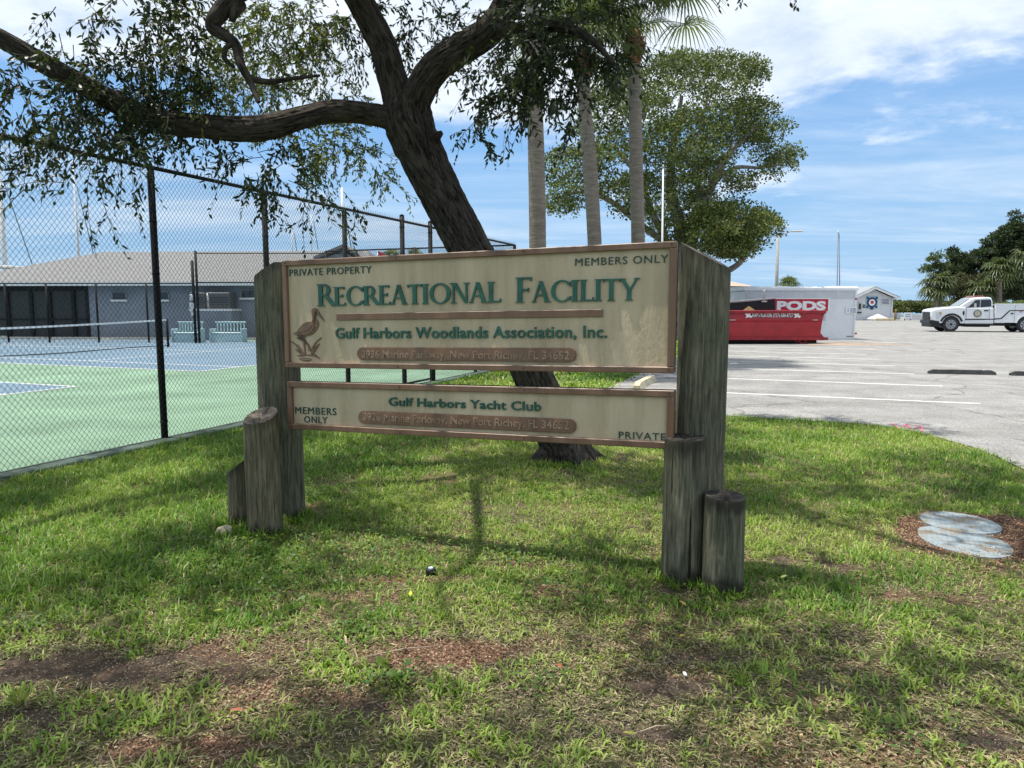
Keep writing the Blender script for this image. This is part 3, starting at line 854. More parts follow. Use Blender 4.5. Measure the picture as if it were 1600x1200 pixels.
# ------------------------------------------------------------------ text helper
def text_mesh(body, bold=0.0, ext=.004, spacing=1.0, align='CENTER', shear=0.0):
    cu = bpy.data.curves.new('t', 'FONT'); cu.body = body; cu.size = 1.0; cu.extrude = ext; cu.offset = bold
    cu.space_character = spacing; cu.align_x = align; cu.resolution_u = 3; cu.shear = shear
    o = bpy.data.objects.new('t', cu); COL.objects.link(o)
    dg = bpy.context.evaluated_depsgraph_get()
    me = bpy.data.meshes.new_from_object(o.evaluated_get(dg))
    bpy.data.objects.remove(o); bpy.data.curves.remove(cu)
    vs = np.array([v.co[:] for v in me.vertices]); fs = [tuple(p.vertices) for p in me.polygons]
    bpy.data.meshes.remove(me)
    return vs, fs
def place_text(body, origin, xdir, zdir, width, height, depth, bold=0.0, spacing=1.0, center=False):
    """returns verts, faces; text fills width x height from origin (bottom left); stands out by depth"""
    vs, fs = text_mesh(body, bold, .5, spacing)
    mn, mx = vs.min(0), vs.max(0)
    if center: pass
    s = (vs - mn) / (mx - mn)
    ny = xdir.cross(zdir).normalized()      # towards the viewer side is -y of the text frame
    O = Vector(origin); out = []
    for a in s:
        out.append(O + xdir * (a[0] * width) + zdir * (a[1] * height) + ny * (a[2] * depth))
    return out, fs

# ------------------------------------------------------------------ red roll-off dumpster
M_red = M('red_paint', (0.34, 0.014, 0.022), rough=.38, var=.14, scale=2.5, spec=.5)
M_redd = M('red_paint_worn', (0.26, 0.016, 0.022), rough=.55, var=.3, scale=3)
M_tarp = M('black_tarp', (0.010, 0.011, 0.013), rough=.6)
yD = G(1200, 538).y; kd = yD / FPX
def DP_(px, py, dy=0): return P(px, py, yD + dy)
d0 = DP_(1290, 537); dump = thing('roll_off_dumpster', Vector((DP_(1215, 538).x, yD + 1.1, 0)), 'red roll-off dumpster with white lettering standing in front of the white container', 'dumpster')
xl = DP_(1098, 500).x; xr = DP_(1286, 500).x; zt_ = DP_(1200, 485).z; zb0 = DP_(1200, 530).z
WID = 2.2
sb = MB()
def side(y0, y1):
    # side sheet with raked end
    xr2 = DP_(1290, 500).x
    prof = [(xl, zb0), (xr2 + .02, zb0), (xr2 - .02, zb0 + .1), (xr2 - .16, zb0 + .26), (xr2 - .12, zb0 + .7), (xr2 - .04, zt_ - .12), (xl, zt_ - .12)]
    sb.prism(prof, y0, y1)
side(yD + .06, yD + .10); side(yD + WID - .1, yD + WID - .06)
sb.box(((xl + xr) / 2, yD + WID / 2, zb0 + .06), (xr - xl - .3, WID - .1, .08))
sb.box((xl + .05, yD + WID / 2, (zb0 + zt_) / 2), (.06, WID - .1, zt_ - zb0 - .1))
body = sb.build('bin', M_red, dump)
MB().box(((xl + xr) / 2 + .06, yD + .05, zt_ - .06), (xr - xl + .12, .16, .13), bevel=.02).build('top_rail', M_redd, dump)
MB().box(((xl + xr) / 2 + .06, yD + WID - .05, zt_ - .06), (xr - xl + .12, .16, .13), bevel=.02).build('top_rail', M_redd, dump)
MB().box(((xl + xr) / 2 + .1, yD + .04, zb0 + .02), (xr - xl + .3, .14, .12), bevel=.02).build('bottom_rail', M_redd, dump)
# folded side sheet: two shallow horizontal bends
z1 = DP_(1200, 501).z; z2 = DP_(1200, 513).z
fx0, fx1 = DP_(1140, 500).x - .4, DP_(1284, 500).x
fold = MB()
yy = yD + .06
fold.add([(fx0, yy, z1), (fx1, yy, z1), (fx1 + .02, yy - .07, z1 - .06), (fx0, yy - .07, z1 - .06), (fx1 - .02, yy - .05, z2), (fx0, yy - .05, z2), (fx1 - .05, yy, zb0 + .08), (fx0, yy, zb0 + .08)],
         [(0, 3, 2, 1), (3, 5, 4, 2), (5, 7, 6, 4)])
fold.build('side_panel', M_red, dump)
xp = DP_(1137, 500).x
for x in (xp, xl + .12):
    MB().box((x, yD + .02, (zb0 + zt_) / 2), (.14, .12, zt_ - zb0 - .12), bevel=.015).build('stake', M_redd, dump)
# end frame, skids and rollers
MB().box((xr + .02, yD + WID / 2, zt_ - .1), (.1, WID, .16), bevel=.02).build('end_rail', M_redd, dump)
MB().box((xr - .18, yD + WID / 2, (zb0 + zt_) / 2 - .02), (.05, WID - .15, zt_ - zb0 - .2)).build('end_gate', M_red, dump)
for y in (yD + .25, yD + WID - .4):
    MB().box(((xl + xr) / 2, y, zb0 - .1), (xr - xl - .3, .12, .14)).build('skid', M_black, dump)
for px in (1252, 1261):
    x = DP_(px, 530).x
    for y in (yD + .2, yD + WID - .35):
        MB().box((x, y, zb0 / 2 - .02), (.06, .1, zb0 - .03)).build('roller_bracket', M_redd, dump)
x0 = DP_(1240, 530).x; x1 = DP_(1253, 530).x
MB().prism([(x0, zb0 - .02), (x0 + .1, zb0 - .02), (x1 + .05, .03), (x1 - .05, .03)], yD + .15, yD + .25).build('brace', M_redd, dump)
MB().box((DP_(1257, 530).x, yD + .2, .05), (.4, .1, .05)).build('roller_foot', M_redd, dump)
for y in (yD + .25, yD + WID - .35):
    MB().tube([(xl + .5, y - .08, .11), (xl + .5, y + .08, .11)], .11, 12).build('roller', M_black, dump)
# lettering with a dark outline
lx0, lx1 = DP_(1176, 493), DP_(1240, 493); lz0, lz1 = DP_(1200, 497.5).z, DP_(1200, 489.5).z
M_letw = M('white_vinyl', (0.78, 0.78, 0.78), rough=.5)
for dep, bold, m, nm, yo in ((.006, .045, M_black, 'lettering_outline', .054), (.006, .008, M_letw, 'lettering', .046)):
    v, f_ = place_text("RAP's Roll-Offs (727)-580-8727", (lx0.x - .03 * (bold > .02), yD + yo, lz0 - .02 * (bold > .02)), Vector((1, 0, 0)), Vector((0, 0, 1)),
                       lx1.x - lx0.x + .06 * (bold > .02), lz1 - lz0 + .04 * (bold > .02), dep, bold)
    MB().add(v, f_).build(nm, m, dump)
for px in (1170, 1246):                   # small winged marks at both ends
    c = DP_(px, 493); mb = MB()
    for k, (dx, dz, s) in enumerate(((-.08, .06, .07), (.05, .07, .06), (0, 0, .10), (-.07, -.07, .05), (.1, -.05, .07))):
        mb.add([(c.x + dx - s, yD + .045 - k * .001, c.z + dz), (c.x + dx, yD + .045 - k * .001, c.z + dz - s * .8), (c.x + dx + s, yD + .045 - k * .001, c.z + dz + .02), (c.x + dx, yD + .045 - k * .001, c.z + dz + s * .7)], [(0, 1, 2, 3)])
    mb.build('winged_mark', M_letw, dump)
MB().box((DP_(1143, 500).x, yD + .0, DP_(1143, 500).z), (.35, .012, .03)).build('reflector', M_pale, dump)
MB().box((DP_(1274, 500).x, yD + .0, DP_(1274, 500).z), (.22, .012, .03)).build('reflector', M_pale, dump)
# tarp frame rising behind the rim
tf = MB()
ta, tb_, tc_, td = P(1085, 478, yD + 1.9), P(1211, 467.5, yD + 1.9), P(1211, 486, yD + 1.9), P(1085, 486, yD + 1.9)
bk = Vector((0, .05, 0))
tf.add([ta, tb_, tc_, td, ta + bk, tb_ + bk, tc_ + bk, td + bk], [(3, 2, 1, 0), (4, 5, 6, 7), (0, 1, 5, 4), (1, 2, 6, 5), (2, 3, 7, 6), (3, 0, 4, 7)])
tf.build('tarp', M_tarp, dump)
MB().tube([ta + Vector((0, -.03, .05)), tb_ + Vector((0, -.03, .05))], .04, 8).build('tarp_roller', M_pale, dump)
m0 = P(1194, 471, yD + 1.85); MB().tube([m0, P(1193.5, 456, yD + 1.85), P(1195, 453, yD + 1.85)], .03, 6).box(m0 + Vector((0, 0, 0)), (.22, .1, .06)).build('tarp_arm', M_pale, dump)
# yellow foam sheet poking out
M_foam = M('yellow_foam', (0.72, 0.55, 0.22), rough=.9, var=.15, scale=8)
fo = [P(1159, 486, yD + .8), P(1170, 478, yD + .8), P(1182, 486, yD + .8)]
fm = MB(); fo = [Vector(p) for p in fo]; low_ = Vector((0, 0, -.35)); bk = Vector((.1, .45, -.05))
fm.add([fo[0] + low_, fo[0], fo[1], fo[2], fo[2] + low_] + [p + bk for p in (fo[0] + low_, fo[0], fo[1], fo[2], fo[2] + low_)],
       [(4, 3, 2, 1, 0), (5, 6, 7, 8, 9), (1, 2, 7, 6), (2, 3, 8, 7), (0, 1, 6, 5), (3, 4, 9, 8)])
tag(fm.build('foam_scrap', M_foam), 'pointed yellow foam scrap sticking out of the red dumpster', 'foam scrap')

# ------------------------------------------------------------------ white storage container
M_cont = M('container_white', (0.70, 0.72, 0.74), rough=.45, var=.05, scale=3, bump=.05, bscale=3)
M_contg = M('container_panel_grey', (0.53, 0.55, 0.58), rough=.45, var=.05, scale=3)
M_redv = M('red_vinyl', (0.46, 0.012, 0.035), rough=.45, var=.06)
M_bluv = M('blue_vinyl', (0.05, 0.10, 0.32), rough=.5)
yC = G(1330, 531).y
def CPx(px, py, dy=0): return P(px, py, yC + dy)
cx0, cx1 = CPx(1164, 500).x, CPx(1335.5, 500).x; cz0, cz1 = CPx(1250, 529.5).z, CPx(1250, 454).z
pod = thing('storage_container', Vector(((cx0 + cx1) / 2, yC + 1.2, 0)), 'large white portable storage container with a red lettered stripe', 'container')
MB().box(((cx0 + cx1) / 2, yC + 1.2, (cz0 + cz1) / 2 - .01), (cx1 - cx0, 2.4, cz1 - cz0), bevel=.02).build('body', M_cont, pod)
zg = CPx(1250, 467).z
MB().box(((cx0 + cx1) / 2, yC - .006, (cz1 + zg) / 2), (cx1 - cx0 - .06, .010, cz1 - zg)).build('upper_panel', M_contg, pod)
# roof cap, a little crowned
cap = MB(); n = 12; vs = []; L = cx1 - cx0 + .16
for k in range(n + 1):
    x = cx0 - .08 + L * k / n; zz_ = cz1 + .20 + .015 * math.sin(k * 2.1)
    vs += [(x, yC - .05, cz1 + .0), (x, yC - .05, cz1 + .12), (x, yC + .15, zz_), (x, yC + 2.25, zz_), (x, yC + 2.45, cz1 + .12), (x, yC + 2.45, cz1)]
fs = [(k * 6 + j, k * 6 + (j + 1) % 6, k * 6 + 6 + (j + 1) % 6, k * 6 + 6 + j)[::-1] for k in range(n) for j in range(6)] + [(5, 4, 3, 2, 1, 0)[::-1], tuple(n * 6 + j for j in range(6))[::-1]]
cap.add(vs, fs).build('roof', M('translucent_roof', (0.74, 0.76, 0.78), rough=.35, var=.08, scale=2, bump=.3, bscale=4), pod)
sx0, sx1 = CPx(1198, 500).x, CPx(1292.5, 500).x; sz0, sz1 = CPx(1250, 486).z, CPx(1250, 467.3).z
MB().box(((sx0 + sx1) / 2, yC - .012, (sz0 + sz1) / 2), (sx1 - sx0, .014, sz1 - sz0)).build('red_stripe', M_redv, pod)
MB().box((sx1 + .04, yC - .012, (sz0 + sz1) / 2 + .02), (.07, .014, sz1 - sz0 + .06)).build('stripe_trim', M_letw, pod)
MB().box(((sx0 + sx1) / 2, yC - .012, sz1 + .025), (sx1 - sx0, .014, .045)).build('stripe_trim', M_letw, pod)
v, f_ = place_text('PODS', (CPx(1213.5, 480).x, yC - .0195, CPx(1250, 485).z), Vector((1, 0, 0)), Vector((0, 0, 1)), CPx(1290, 480).x - CPx(1213.5, 480).x, CPx(1250, 470.3).z - CPx(1250, 485).z, .006, .055)
MB().add(v, f_).build('lettering', M_letw, pod)
for x in (cx0 + .02, cx1 - .02):
    MB().box((x, yC - .02, (cz0 + cz1) / 2), (.09, .05, cz1 - cz0 + .03), bevel=.01).build('corner_post', M_pale if x < cx1 - .1 else M_cont, pod)
for k in range(1, 6):
    x = cx0 + (cx1 - cx0) * k / 6.0
    MB().box((x, yC - .015, (cz1 + zg) / 2), (.02, .012, cz1 - zg)).build('seam', M_cont, pod)
MB().box(((cx0 + cx1) / 2, yC + .02, cz0 - .02), (cx1 - cx0 + .05, .12, .1)).build('base_rail', M_cont, pod)
for px in (1170, 1250, 1328):
    MB().box((CPx(px, 530).x, yC + .3, .03), (.35, .3, .06)).build('foot', M_black, pod)
for py in (467, 521):
    c = CPx(1336.6, py); MB().box((c.x, yC - .05, c.z), (.08, .03, .08)).build('reflector', M_redv, pod)
c = CPx(1329.5, 485); MB().box((c.x, yC - .03, c.z), (.52, .02, .30), bevel=.008).build('notice', M_letw, pod)
mb = MB()
for k in range(4): mb.box((c.x + .08, yC - .043, c.z + .08 - k * .055), (.28, .004, .022))
mb.build('notice_lines', M_bluv, pod)
MB().box((c.x - .15, yC - .043, c.z), (.03, .004, .16)).build('notice_figure', M_bluv, pod)
c = CPx(1327, 525.6); mb = MB()
for k in range(6): mb.box((c.x - .12 + k * .05, yC - .01, c.z), (.032, .01, .035))
mb.build('serial_number', M_black, pod)
c = CPx(1289, 492); mb = MB().box((c.x - .02, yC - .02, c.z - .05), (.10, .02, .45)); mb.build('latch', M_pale, pod)

# ------------------------------------------------------------------ white utility pickup
M_truck = M('truck_white', (0.72, 0.74, 0.76), rough=.22, coat=.5, spec=.5)
M_blackp = M('black_plastic', (0.012, 0.012, 0.013), rough=.5)
M_steel = M('steel_rim', (0.40, 0.41, 0.42), rough=.35, metallic=.6)
M_stripe = M('dark_stripe', (0.035, 0.02, 0.022), rough=.4)
yT = G(1475, 518.5).y; tk = 1.0 / (8.89 * FPX / yT); kx = tk * .91
tx0 = P(1432, 500, yT).x
def TX(cx): return tx0 + cx * kx
def TZ(cy): return (703 - cy) * tk
def tp(l): return [(TX(a), TZ(b)) for a, b in l]
truck = thing('pickup_truck', Vector((TX(900), yT + 1.0, 0)), 'white utility pickup truck with a round door emblem and a dark side stripe', 'truck')
TW = 1.95
def shell(name, prof, m, inset=0.0, parent=None, bev=.06, y0=0.0, y1=None):
    """side outline extruded across the vehicle with softened long edges"""
    y1 = TW if y1 is None else y1
    a, b = yT + y0 + inset, yT + y1 - inset
    c = Vector((sum(p[0] for p in prof) / len(prof), 0, sum(p[1] for p in prof) / len(prof)))
    n = len(prof)
    def ring(y, s):
        out = []
        for i, (x, z) in enumerate(prof):
            v = Vector((x, 0, z)); d = (c - v); d = d.normalized() * min(s, d.length * .3)
            v = v + d; out.append((v.x, y, v.z))
        return out
    rings = [ring(a, bev), ring(a + bev * .35, bev * .25), ring(a + bev, 0), ring(b - bev, 0), ring(b - bev * .35, bev * .25), ring(b, bev)]
    vs = [v for r_ in rings for v in r_]
    fs = [tuple(range(n)), tuple(range(5 * n + n - 1, 5 * n - 1, -1))]
    for r_ in range(5):
        for i in range(n):
            j = (i + 1) % n; fs.append((r_ * n + i, (r_ + 1) * n + i, (r_ + 1) * n + j, r_ * n + j))
    mb = MB().add(vs, fs)
    return mb.build(name, m, parent or truck)
def arc(cx, cy, r, a0, a1, n=9):
    return [(cx + r * math.cos(rad(a0 + (a1 - a0) * k / n)), cy - r * math.sin(rad(a0 + (a1 - a0) * k / n))) for k in range(n + 1)]
# front clip with wheel arch cut out
front = tp([(228, 420), (240, 402), (300, 385), (420, 366), (520, 357), (600, 352), (695, 365), (700, 520), (690, 588), (650, 588)] + arc(508, 612, 140, 10, 170, 10) + [(330, 588), (285, 560), (240, 540), (228, 480)])
shell('hood', front, M_truck, bev=.09)
cabp = tp([(690, 588), (692, 372), (1062, 372), (1075, 520), (1070, 588)])
shell('cab', cabp, M_truck, bev=.05)
green = tp([(610, 354), (700, 290), (770, 243), (800, 232), (900, 226), (1000, 226), (1040, 238), (1058, 290), (1064, 375), (690, 378)])
gh = shell('cab_roof', green, M_truck, inset=.10, bev=.11)
for yy in (yT + .085, yT + TW - .095):
    MB().prism(tp([(735, 365), (760, 330), (818, 268), (882, 262), (882, 365)]), yy, yy + .01).build('window', M_glass, truck)
    MB().prism(tp([(892, 365), (892, 262), (1015, 258), (1030, 280), (1036, 355)]), yy, yy + .01).build('window', M_glass, truck)
wsv = [(TX(612), yT + .2, TZ(352)), (TX(612), yT + TW - .2, TZ(352)), (TX(765), yT + TW - .28, TZ(244)), (TX(765), yT + .28, TZ(244))]
off = Vector((-.02, 0, .02)); MB().add([Vector(v) + off for v in wsv], [(0, 3, 2, 1)]).build('windscreen', M('windscreen_glass', (.16, .2, .22), rough=.08, spec=.6), truck)
# service body
sbp = tp([(1082, 328), (1640, 320), (1760, 320), (1760, 570), (1660, 570)] + arc(1500, 604, 128, 15, 165, 10) + [(1378, 572), (1084, 572)])
shell('service_body', sbp, M_truck, bev=.03)
MB().box(((TX(1082) + TX(1760)) / 2, yT + .03, TZ(322)), (TX(1760) - TX(1082), .10, .05), bevel=.01).build('body_rail', M_truck, truck)
# wheels
def wheel(cx, cy, r, yo, face):
    mb = MB(); x, z = TX(cx), r
    pr = [(-.13, r * .62), (-.14, r * .80), (-.12, r * .95), (-.07, r), (.07, r), (.12, r * .95), (.14, r * .80), (.13, r * .62)]
    n = 32; vs = []; fs = []
    for k in range(n):
        a = 2 * PI * k / n
        for y, q in pr: vs.append((x + q * math.cos(a), yo + y, z + q * math.sin(a)))
    m_ = len(pr)
    for k in range(n):
        for j in range(m_ - 1): fs.append((k * m_ + j, k * m_ + j + 1, ((k + 1) % n) * m_ + j + 1, ((k + 1) % n) * m_ + j))
    mb.add(vs, fs, True); w = mb.build('wheel', M_rubber, truck)
    rm = MB(); yf = yo + face * .09
    rm.tube([(x, yo + face * .13, z), (x, yo + face * .05, z)], [r * .62, r * .55], 28, caps=False)
    rm.tube([(x, yf, z), (x, yf - face * .02, z)], r * .58, 28)
    rm.tube([(x, yf + face * .05, z), (x, yf, z)], [r * .26, r * .36], 20)
    rm.build('rim', M_steel, w)
    hb = MB().tube([(x, yf + face * .08, z), (x, yf + face * .04, z)], r * .17, 14)
    for k in range(8):
        a = 2 * PI * k / 8; c = (x + r * .45 * math.cos(a), z + r * .45 * math.sin(a))
        hb.tube([(c[0], yf + face * .012, c[1]), (c[0], yf, c[1])], r * .07, 8)
    hb.build('hub', M_blackp, w)
R_ = 105 * tk
for cx in (508, 1500):
    wheel(cx, 0, R_, yT + .16, -1); wheel(cx, 0, R_, yT + TW - .16, 1)
# arch flare, bumper, grille, lamps
fl = arc(508, 612, 165, 22, 158, 12) + arc(508, 612, 138, 160, 20, 12)
for yy in (yT - .03, yT + TW - .05): MB().prism(tp(fl + [])[:], yy, yy + .08).build('arch_flare', M_blackp, truck)
fl2 = arc(1500, 604, 142, 12, 168, 12) + arc(1500, 604, 128, 168, 12, 12)
MB().prism(tp(fl2), yT - .015, yT + .05).build('arch_trim', M_truck, truck)
shell('bumper', tp([(205, 575), (212, 545), (240, 535), (350, 540), (372, 600), (352, 640), (235, 638), (232, 600)]), M_blackp, bev=.08)
shell('grille', tp([(219, 430), (300, 428), (300, 520), (262, 535), (222, 530)]), M_blackp, inset=.28, bev=.03)
for yy in (yT - .012, yT + TW - .33):
    hl = MB().prism(tp([(285, 430), (372, 424), (372, 462), (335, 520), (292, 522)]), yy, yy + .34); hl.build('headlight', M('lamp_lens', (.55, .57, .58), rough=.1, spec=.6) if yy < yT else bpy.data.materials['lamp_lens'], truck)
    MB().prism(tp([(336, 428), (362, 426), (362, 462), (340, 466)]), yy - .006, yy).build('indicator', M('amber_lens', (.5, .3, .06), rough=.2) if yy < yT else bpy.data.materials['amber_lens'], truck)
MB().prism(tp([(650, 420), (672, 412), (680, 450), (668, 480), (652, 455)]), yT - .008, yT + .02).build('fender_badge', M_blackp, truck)
# mirror
mr = MB().box((TX(785), yT - .22, TZ(322)), (.10, .22, .14), bevel=.03).box((TX(782), yT - .22, TZ(358)), (.10, .20, .12), bevel=.03).build('mirror', M_blackp, truck)
MB().box((TX(788) - .005, yT - .335, TZ(340)), (.12, .01, .26)).build('mirror_cap', M_pale, mr)
MB().prism(tp([(700, 385), (705, 365), (765, 345), (760, 378)]), yT + .05, yT + .11).build('mirror_bracket', M_blackp, truck)
# door with seams, handle, emblem, stripe
seam = MB()
for poly in ([(700, 372), (704, 372), (704, 520), (700, 520)], [(1003, 375), (1007, 375), (1012, 520), (1008, 520)], [(700, 519), (1060, 519), (1060, 523), (700, 523)]):
    seam.prism(tp(poly), yT - .004, yT + .02)
seam.build('door_seam', M_blackp, truck)
MB().prism(tp([(935, 402), (992, 400), (992, 416), (935, 418)]), yT - .03, yT + .02).build('door_handle', M_blackp, truck)
MB().prism(tp([(690, 526), (1075, 520), (1085, 512), (1160, 510), (1270, 402), (1640, 398), (1640, 412), (1280, 414), (1172, 524), (1075, 532), (690, 540)]), yT - .010, yT + .004).build('side_stripe', M_stripe, truck)
MB().prism(tp([(1290, 440), (1325, 437), (1325, 455), (1290, 458)]), yT - .012, yT + .004).build('fleet_number', M_blackp, truck)
for k in range(4):
    MB().prism(tp([(1400 + k * 60, 420), (1440 + k * 60, 419), (1440 + k * 60, 430), (1400 + k * 60, 431)]), yT - .009, yT + .004).build('side_lettering', M_redd, truck)
MB().prism(tp([(1504, 345), (1526, 345), (1526, 378), (1504, 378)]), yT - .02, yT + .004).build('latch', M_blackp, truck)
MB().prism(tp([(1340, 335), (1343, 335), (1343, 560), (1340, 560)]), yT - .003, yT + .02).build('box_seam', M_blackp, truck)
ex, ez = TX(851), TZ(449); er = 52 * tk
MB().tube([(ex, yT - .008, ez), (ex, yT + .01, ez)], er, 24).build('door_emblem', M('emblem_tan', (.20, .18, .12), rough=.5, var=.5, scale=14), truck)
MB().tube([(ex, yT - .012, ez), (ex, yT - .007, ez)], er * .66, 20).build('emblem_disc', M('emblem_grey', (.42, .42, .40), rough=.5, var=.35, scale=16), truck)
st_ = MB()
for k in range(5):
    a0 = PI / 2 + k * 2 * PI / 5
    st_.add([(ex, yT - .0155, ez), (ex + er * .18 * math.cos(a0 - .63), yT - .0155, ez + er * .18 * math.sin(a0 - .63)), (ex + er * .42 * math.cos(a0), yT - .0155, ez + er * .42 * math.sin(a0)), (ex + er * .18 * math.cos(a0 + .63), yT - .0155, ez + er * .18 * math.sin(a0 + .63))], [(0, 1, 2, 3)])
st_.build('emblem_star', M('emblem_gold', (.5, .4, .15), rough=.4), truck)
MB().box((TX(880), yT + TW / 2, TZ(215)), (.55, 1.3, .07), bevel=.03).build('light_bar', M('red_brown_lens', (.25, .08, .07), rough=.3), truck)
MB().box((TX(880), yT + TW / 2, TZ(223)), (.35, 1.0, .05)).build('light_bar_base', M_blackp, truck)
# chassis
ch = MB().box(((TX(400) + TX(1700)) / 2, yT + TW / 2, TZ(600)), (TX(1700) - TX(400), .9, .16)).box((TX(900), yT + TW / 2, TZ(618)), (1.3, 1.2, .14)).tube([(TX(1500), yT + .3, R_), (TX(1500), yT + TW - .3, R_)], .09, 10).tube([(TX(508), yT + .3, R_), (TX(508), yT + TW - .3, R_)], .08, 10)
ch.build('chassis', M_blackp, truck)
MB().box(((TX(690) + TX(1062)) / 2, yT + .02, TZ(598)), (TX(1062) - TX(690), .16, .05), bevel=.01).build('running_board', M_blackp, truck)
MB().box((TX(1076), yT + TW / 2, TZ(450)), (.05, TW - .3, 1.0)).build('cab_rear', M_blackp, truck)

# turn the truck a little about its front near corner so that it stands side-on
piv = Matrix.Translation((TX(300), yT, 0)) @ Matrix.Rotation(rad(-14), 4, 'Z') @ Matrix.Translation((-TX(300), -yT, 0))
tm = piv @ Matrix.Translation(truck.location)
truck.location = tm.to_translation(); truck.rotation_euler = (0, 0, rad(-14))

# ------------------------------------------------------------------ white gabled house at the far end
yH = G(1370, 500.5).y
def HP(px, py, dy=0): return P(px, py, yH + dy)
M_hw = M('house_white', (0.60, 0.61, 0.62), rough=.7, var=.04)
M_hr = M('house_roof_grey', (0.26, 0.28, 0.30), rough=.8, var=.1)
hx0, hx1 = HP(1334, 480).x, HP(1391.8, 480).x; ap = HP(1364.2, 449.5); ez_ = HP(1391, 465).z
house = thing('gabled_house', Vector(((hx0 + hx1) / 2, yH, 0)), 'small white gabled building with a round blue emblem at the far end of the lot', 'building')
MB().prism([(hx0, 0), (hx1, 0), (hx1, ez_), (ap.x, ap.z - .15), (hx0, ez_ + .05)], yH, yH + 9).build('wall', M_hw, house)
hr = MB()
for (xa, za, xb, zb2) in ((hx0 - .5, ez_ - .12, ap.x, ap.z), (ap.x, ap.z, HP(1403, 466).x, HP(1403, 466).z)):
    hr.add([(xa, yH - .5, za), (xb, yH - .5, zb2), (xb, yH + 9.4, zb2), (xa, yH + 9.4, za), (xa, yH - .5, za + .14), (xb, yH - .5, zb2 + .14), (xb, yH + 9.4, zb2 + .14), (xa, yH + 9.4, za + .14)],
           [(3, 2, 1, 0), (4, 5, 6, 7), (0, 1, 5, 4), (1, 2, 6, 5), (2, 3, 7, 6), (3, 0, 4, 7)])
hroof = hr.build('roof', M_hr, house)
bg = MB()
for (xa, za, xb, zb2) in ((hx0 - .5, ez_ - .12, ap.x, ap.z), (ap.x, ap.z, HP(1403, 466).x, HP(1403, 466).z)):
    bg.add([(xa, yH - .54, za - .16), (xb, yH - .54, zb2 - .16), (xb, yH - .54, zb2 + .05), (xa, yH - .54, za + .05), (xa, yH - .505, za - .16), (xb, yH - .505, zb2 - .16), (xb, yH - .505, zb2 + .05), (xa, yH - .505, za + .05)],
           [(0, 1, 2, 3), (7, 6, 5, 4), (0, 4, 5, 1), (3, 2, 6, 7)])
bg.build('bargeboard', M_white, hroof)
MB().box((HP(1394.7, 480).x, yH + .2, HP(1394.7, 466).z / 2), (.16, .16, HP(1394.7, 466).z)).build('porch_post', M_white, house)
c = HP(1362, 455.5); MB().box((c.x, yH - .02, c.z), (.3, .04, .4)).build('vent', M_contg, house)
c = HP(1362, 472.6); w = .62
MB().box((c.x, yH - .03, c.z), (2 * w, .05, 2 * w)).build('emblem_board', M('pale_blue_paint', (.22, .38, .52), rough=.6), house)
M_navy = M('navy_paint', (.012, .03, .09), rough=.5)
MB().tube([(c.x, yH - .075, c.z), (c.x, yH - .056, c.z)], w * .86, 20).build('emblem_ring', M_navy, house)
MB().tube([(c.x, yH - .095, c.z), (c.x, yH - .077, c.z)], w * .56, 16).build('emblem_disc', M_letw, house)
MB().box((c.x, yH - .105, c.z + .02), (.30, .015, .28)).build('emblem_shield', M_redv, house)
for a in (45, 135, 225, 315):
    q = Vector((math.cos(rad(a)), 0, math.sin(rad(a))))
    MB().box((c.x + q.x * w * 1.08, yH - .065, c.z + q.z * w * 1.08), (.2, .014, .2)).build('emblem_corner', M_navy, house)
c2 = HP(1361.8, 482); MB().box((c2.x, yH - .04, c2.z), (.35, .04, .22)).build('emblem_plate', M_navy, house)
c = HP(1383, 471.5); MB().box((c.x, yH - .02, c.z), (1.0, .03, .6)).build('notice_board', M_contg, house)
mb = MB()
for k in range(4): mb.box((c.x + (.06 if k % 2 else -.05), yH - .04, c.z + .2 - k * .13), (.75, .01, .05))
mb.build('notice_lines', M_navy, house)
c = HP(1343, 479); MB().box((c.x, yH - .03, c.z), (.42, .06, .85)).build('window', M_pale, house)
MB().box((c.x, yH - .065, c.z + .02), (.28, .02, .6)).build('pane', M_glass, house.children[-1])
c = HP(1349.5, 478.5); MB().box((c.x, yH - .02, c.z), (.24, .03, .36)).build('meter_box', M_ac, house)
c = HP(1342, 488.3); MB().box((c.x, yH - .1, c.z), (.4, .2, .12)).build('mailbox', M_blackp, house)
# pale tent shape, timber beam, notice, low white fence in front of it
tn = thing('white_canopy', HP(1364, 500), 'low white peaked canopy against the white house wall', 'canopy')
a, b_2, c = HP(1350, 498), HP(1364.5, 490.3), HP(1378, 498)
MB().add([(a.x, yH - 1.6, a.z), (c.x, yH - 1.6, c.z), (b_2.x, yH - 1.0, b_2.z), (a.x, yH - .3, a.z), (c.x, yH - .3, c.z)], [(0, 1, 2), (1, 4, 2), (4, 3, 2), (3, 0, 2)]).build('canopy_cloth', M_white, tn)
MB().box(((a.x + c.x) / 2, yH - .95, a.z / 2), (c.x - a.x - .1, 1.2, a.z)).build('canopy_base', M_hw, tn)
a, b_2 = HP(1347.5, 500.5), HP(1375.5, 500.5)
tag(MB().box(((a.x + b_2.x) / 2, yH - 2.6, .14), (b_2.x - a.x, .25, .28), bevel=.02).build('timber_beam', M('pale_timber', (.62, .50, .32), rough=.8, var=.12)), 'pale timber beam lying in front of the white house', 'timber')
ns = thing('notice_sign', HP(1410, 500), 'small white notice on dark legs beside the white railing', 'sign')
c = HP(1410.5, 493); MB().box((c.x, yH - 1, c.z), (.78, .05, .62), bevel=.01).build('sign_face', M_letw, ns)
mb = MB()
for k in range(2): mb.box((c.x, yH - 1.03, c.z + .1 - k * .2), (.55, .01, .06))
mb.build('sign_lines', M_bluv, ns)
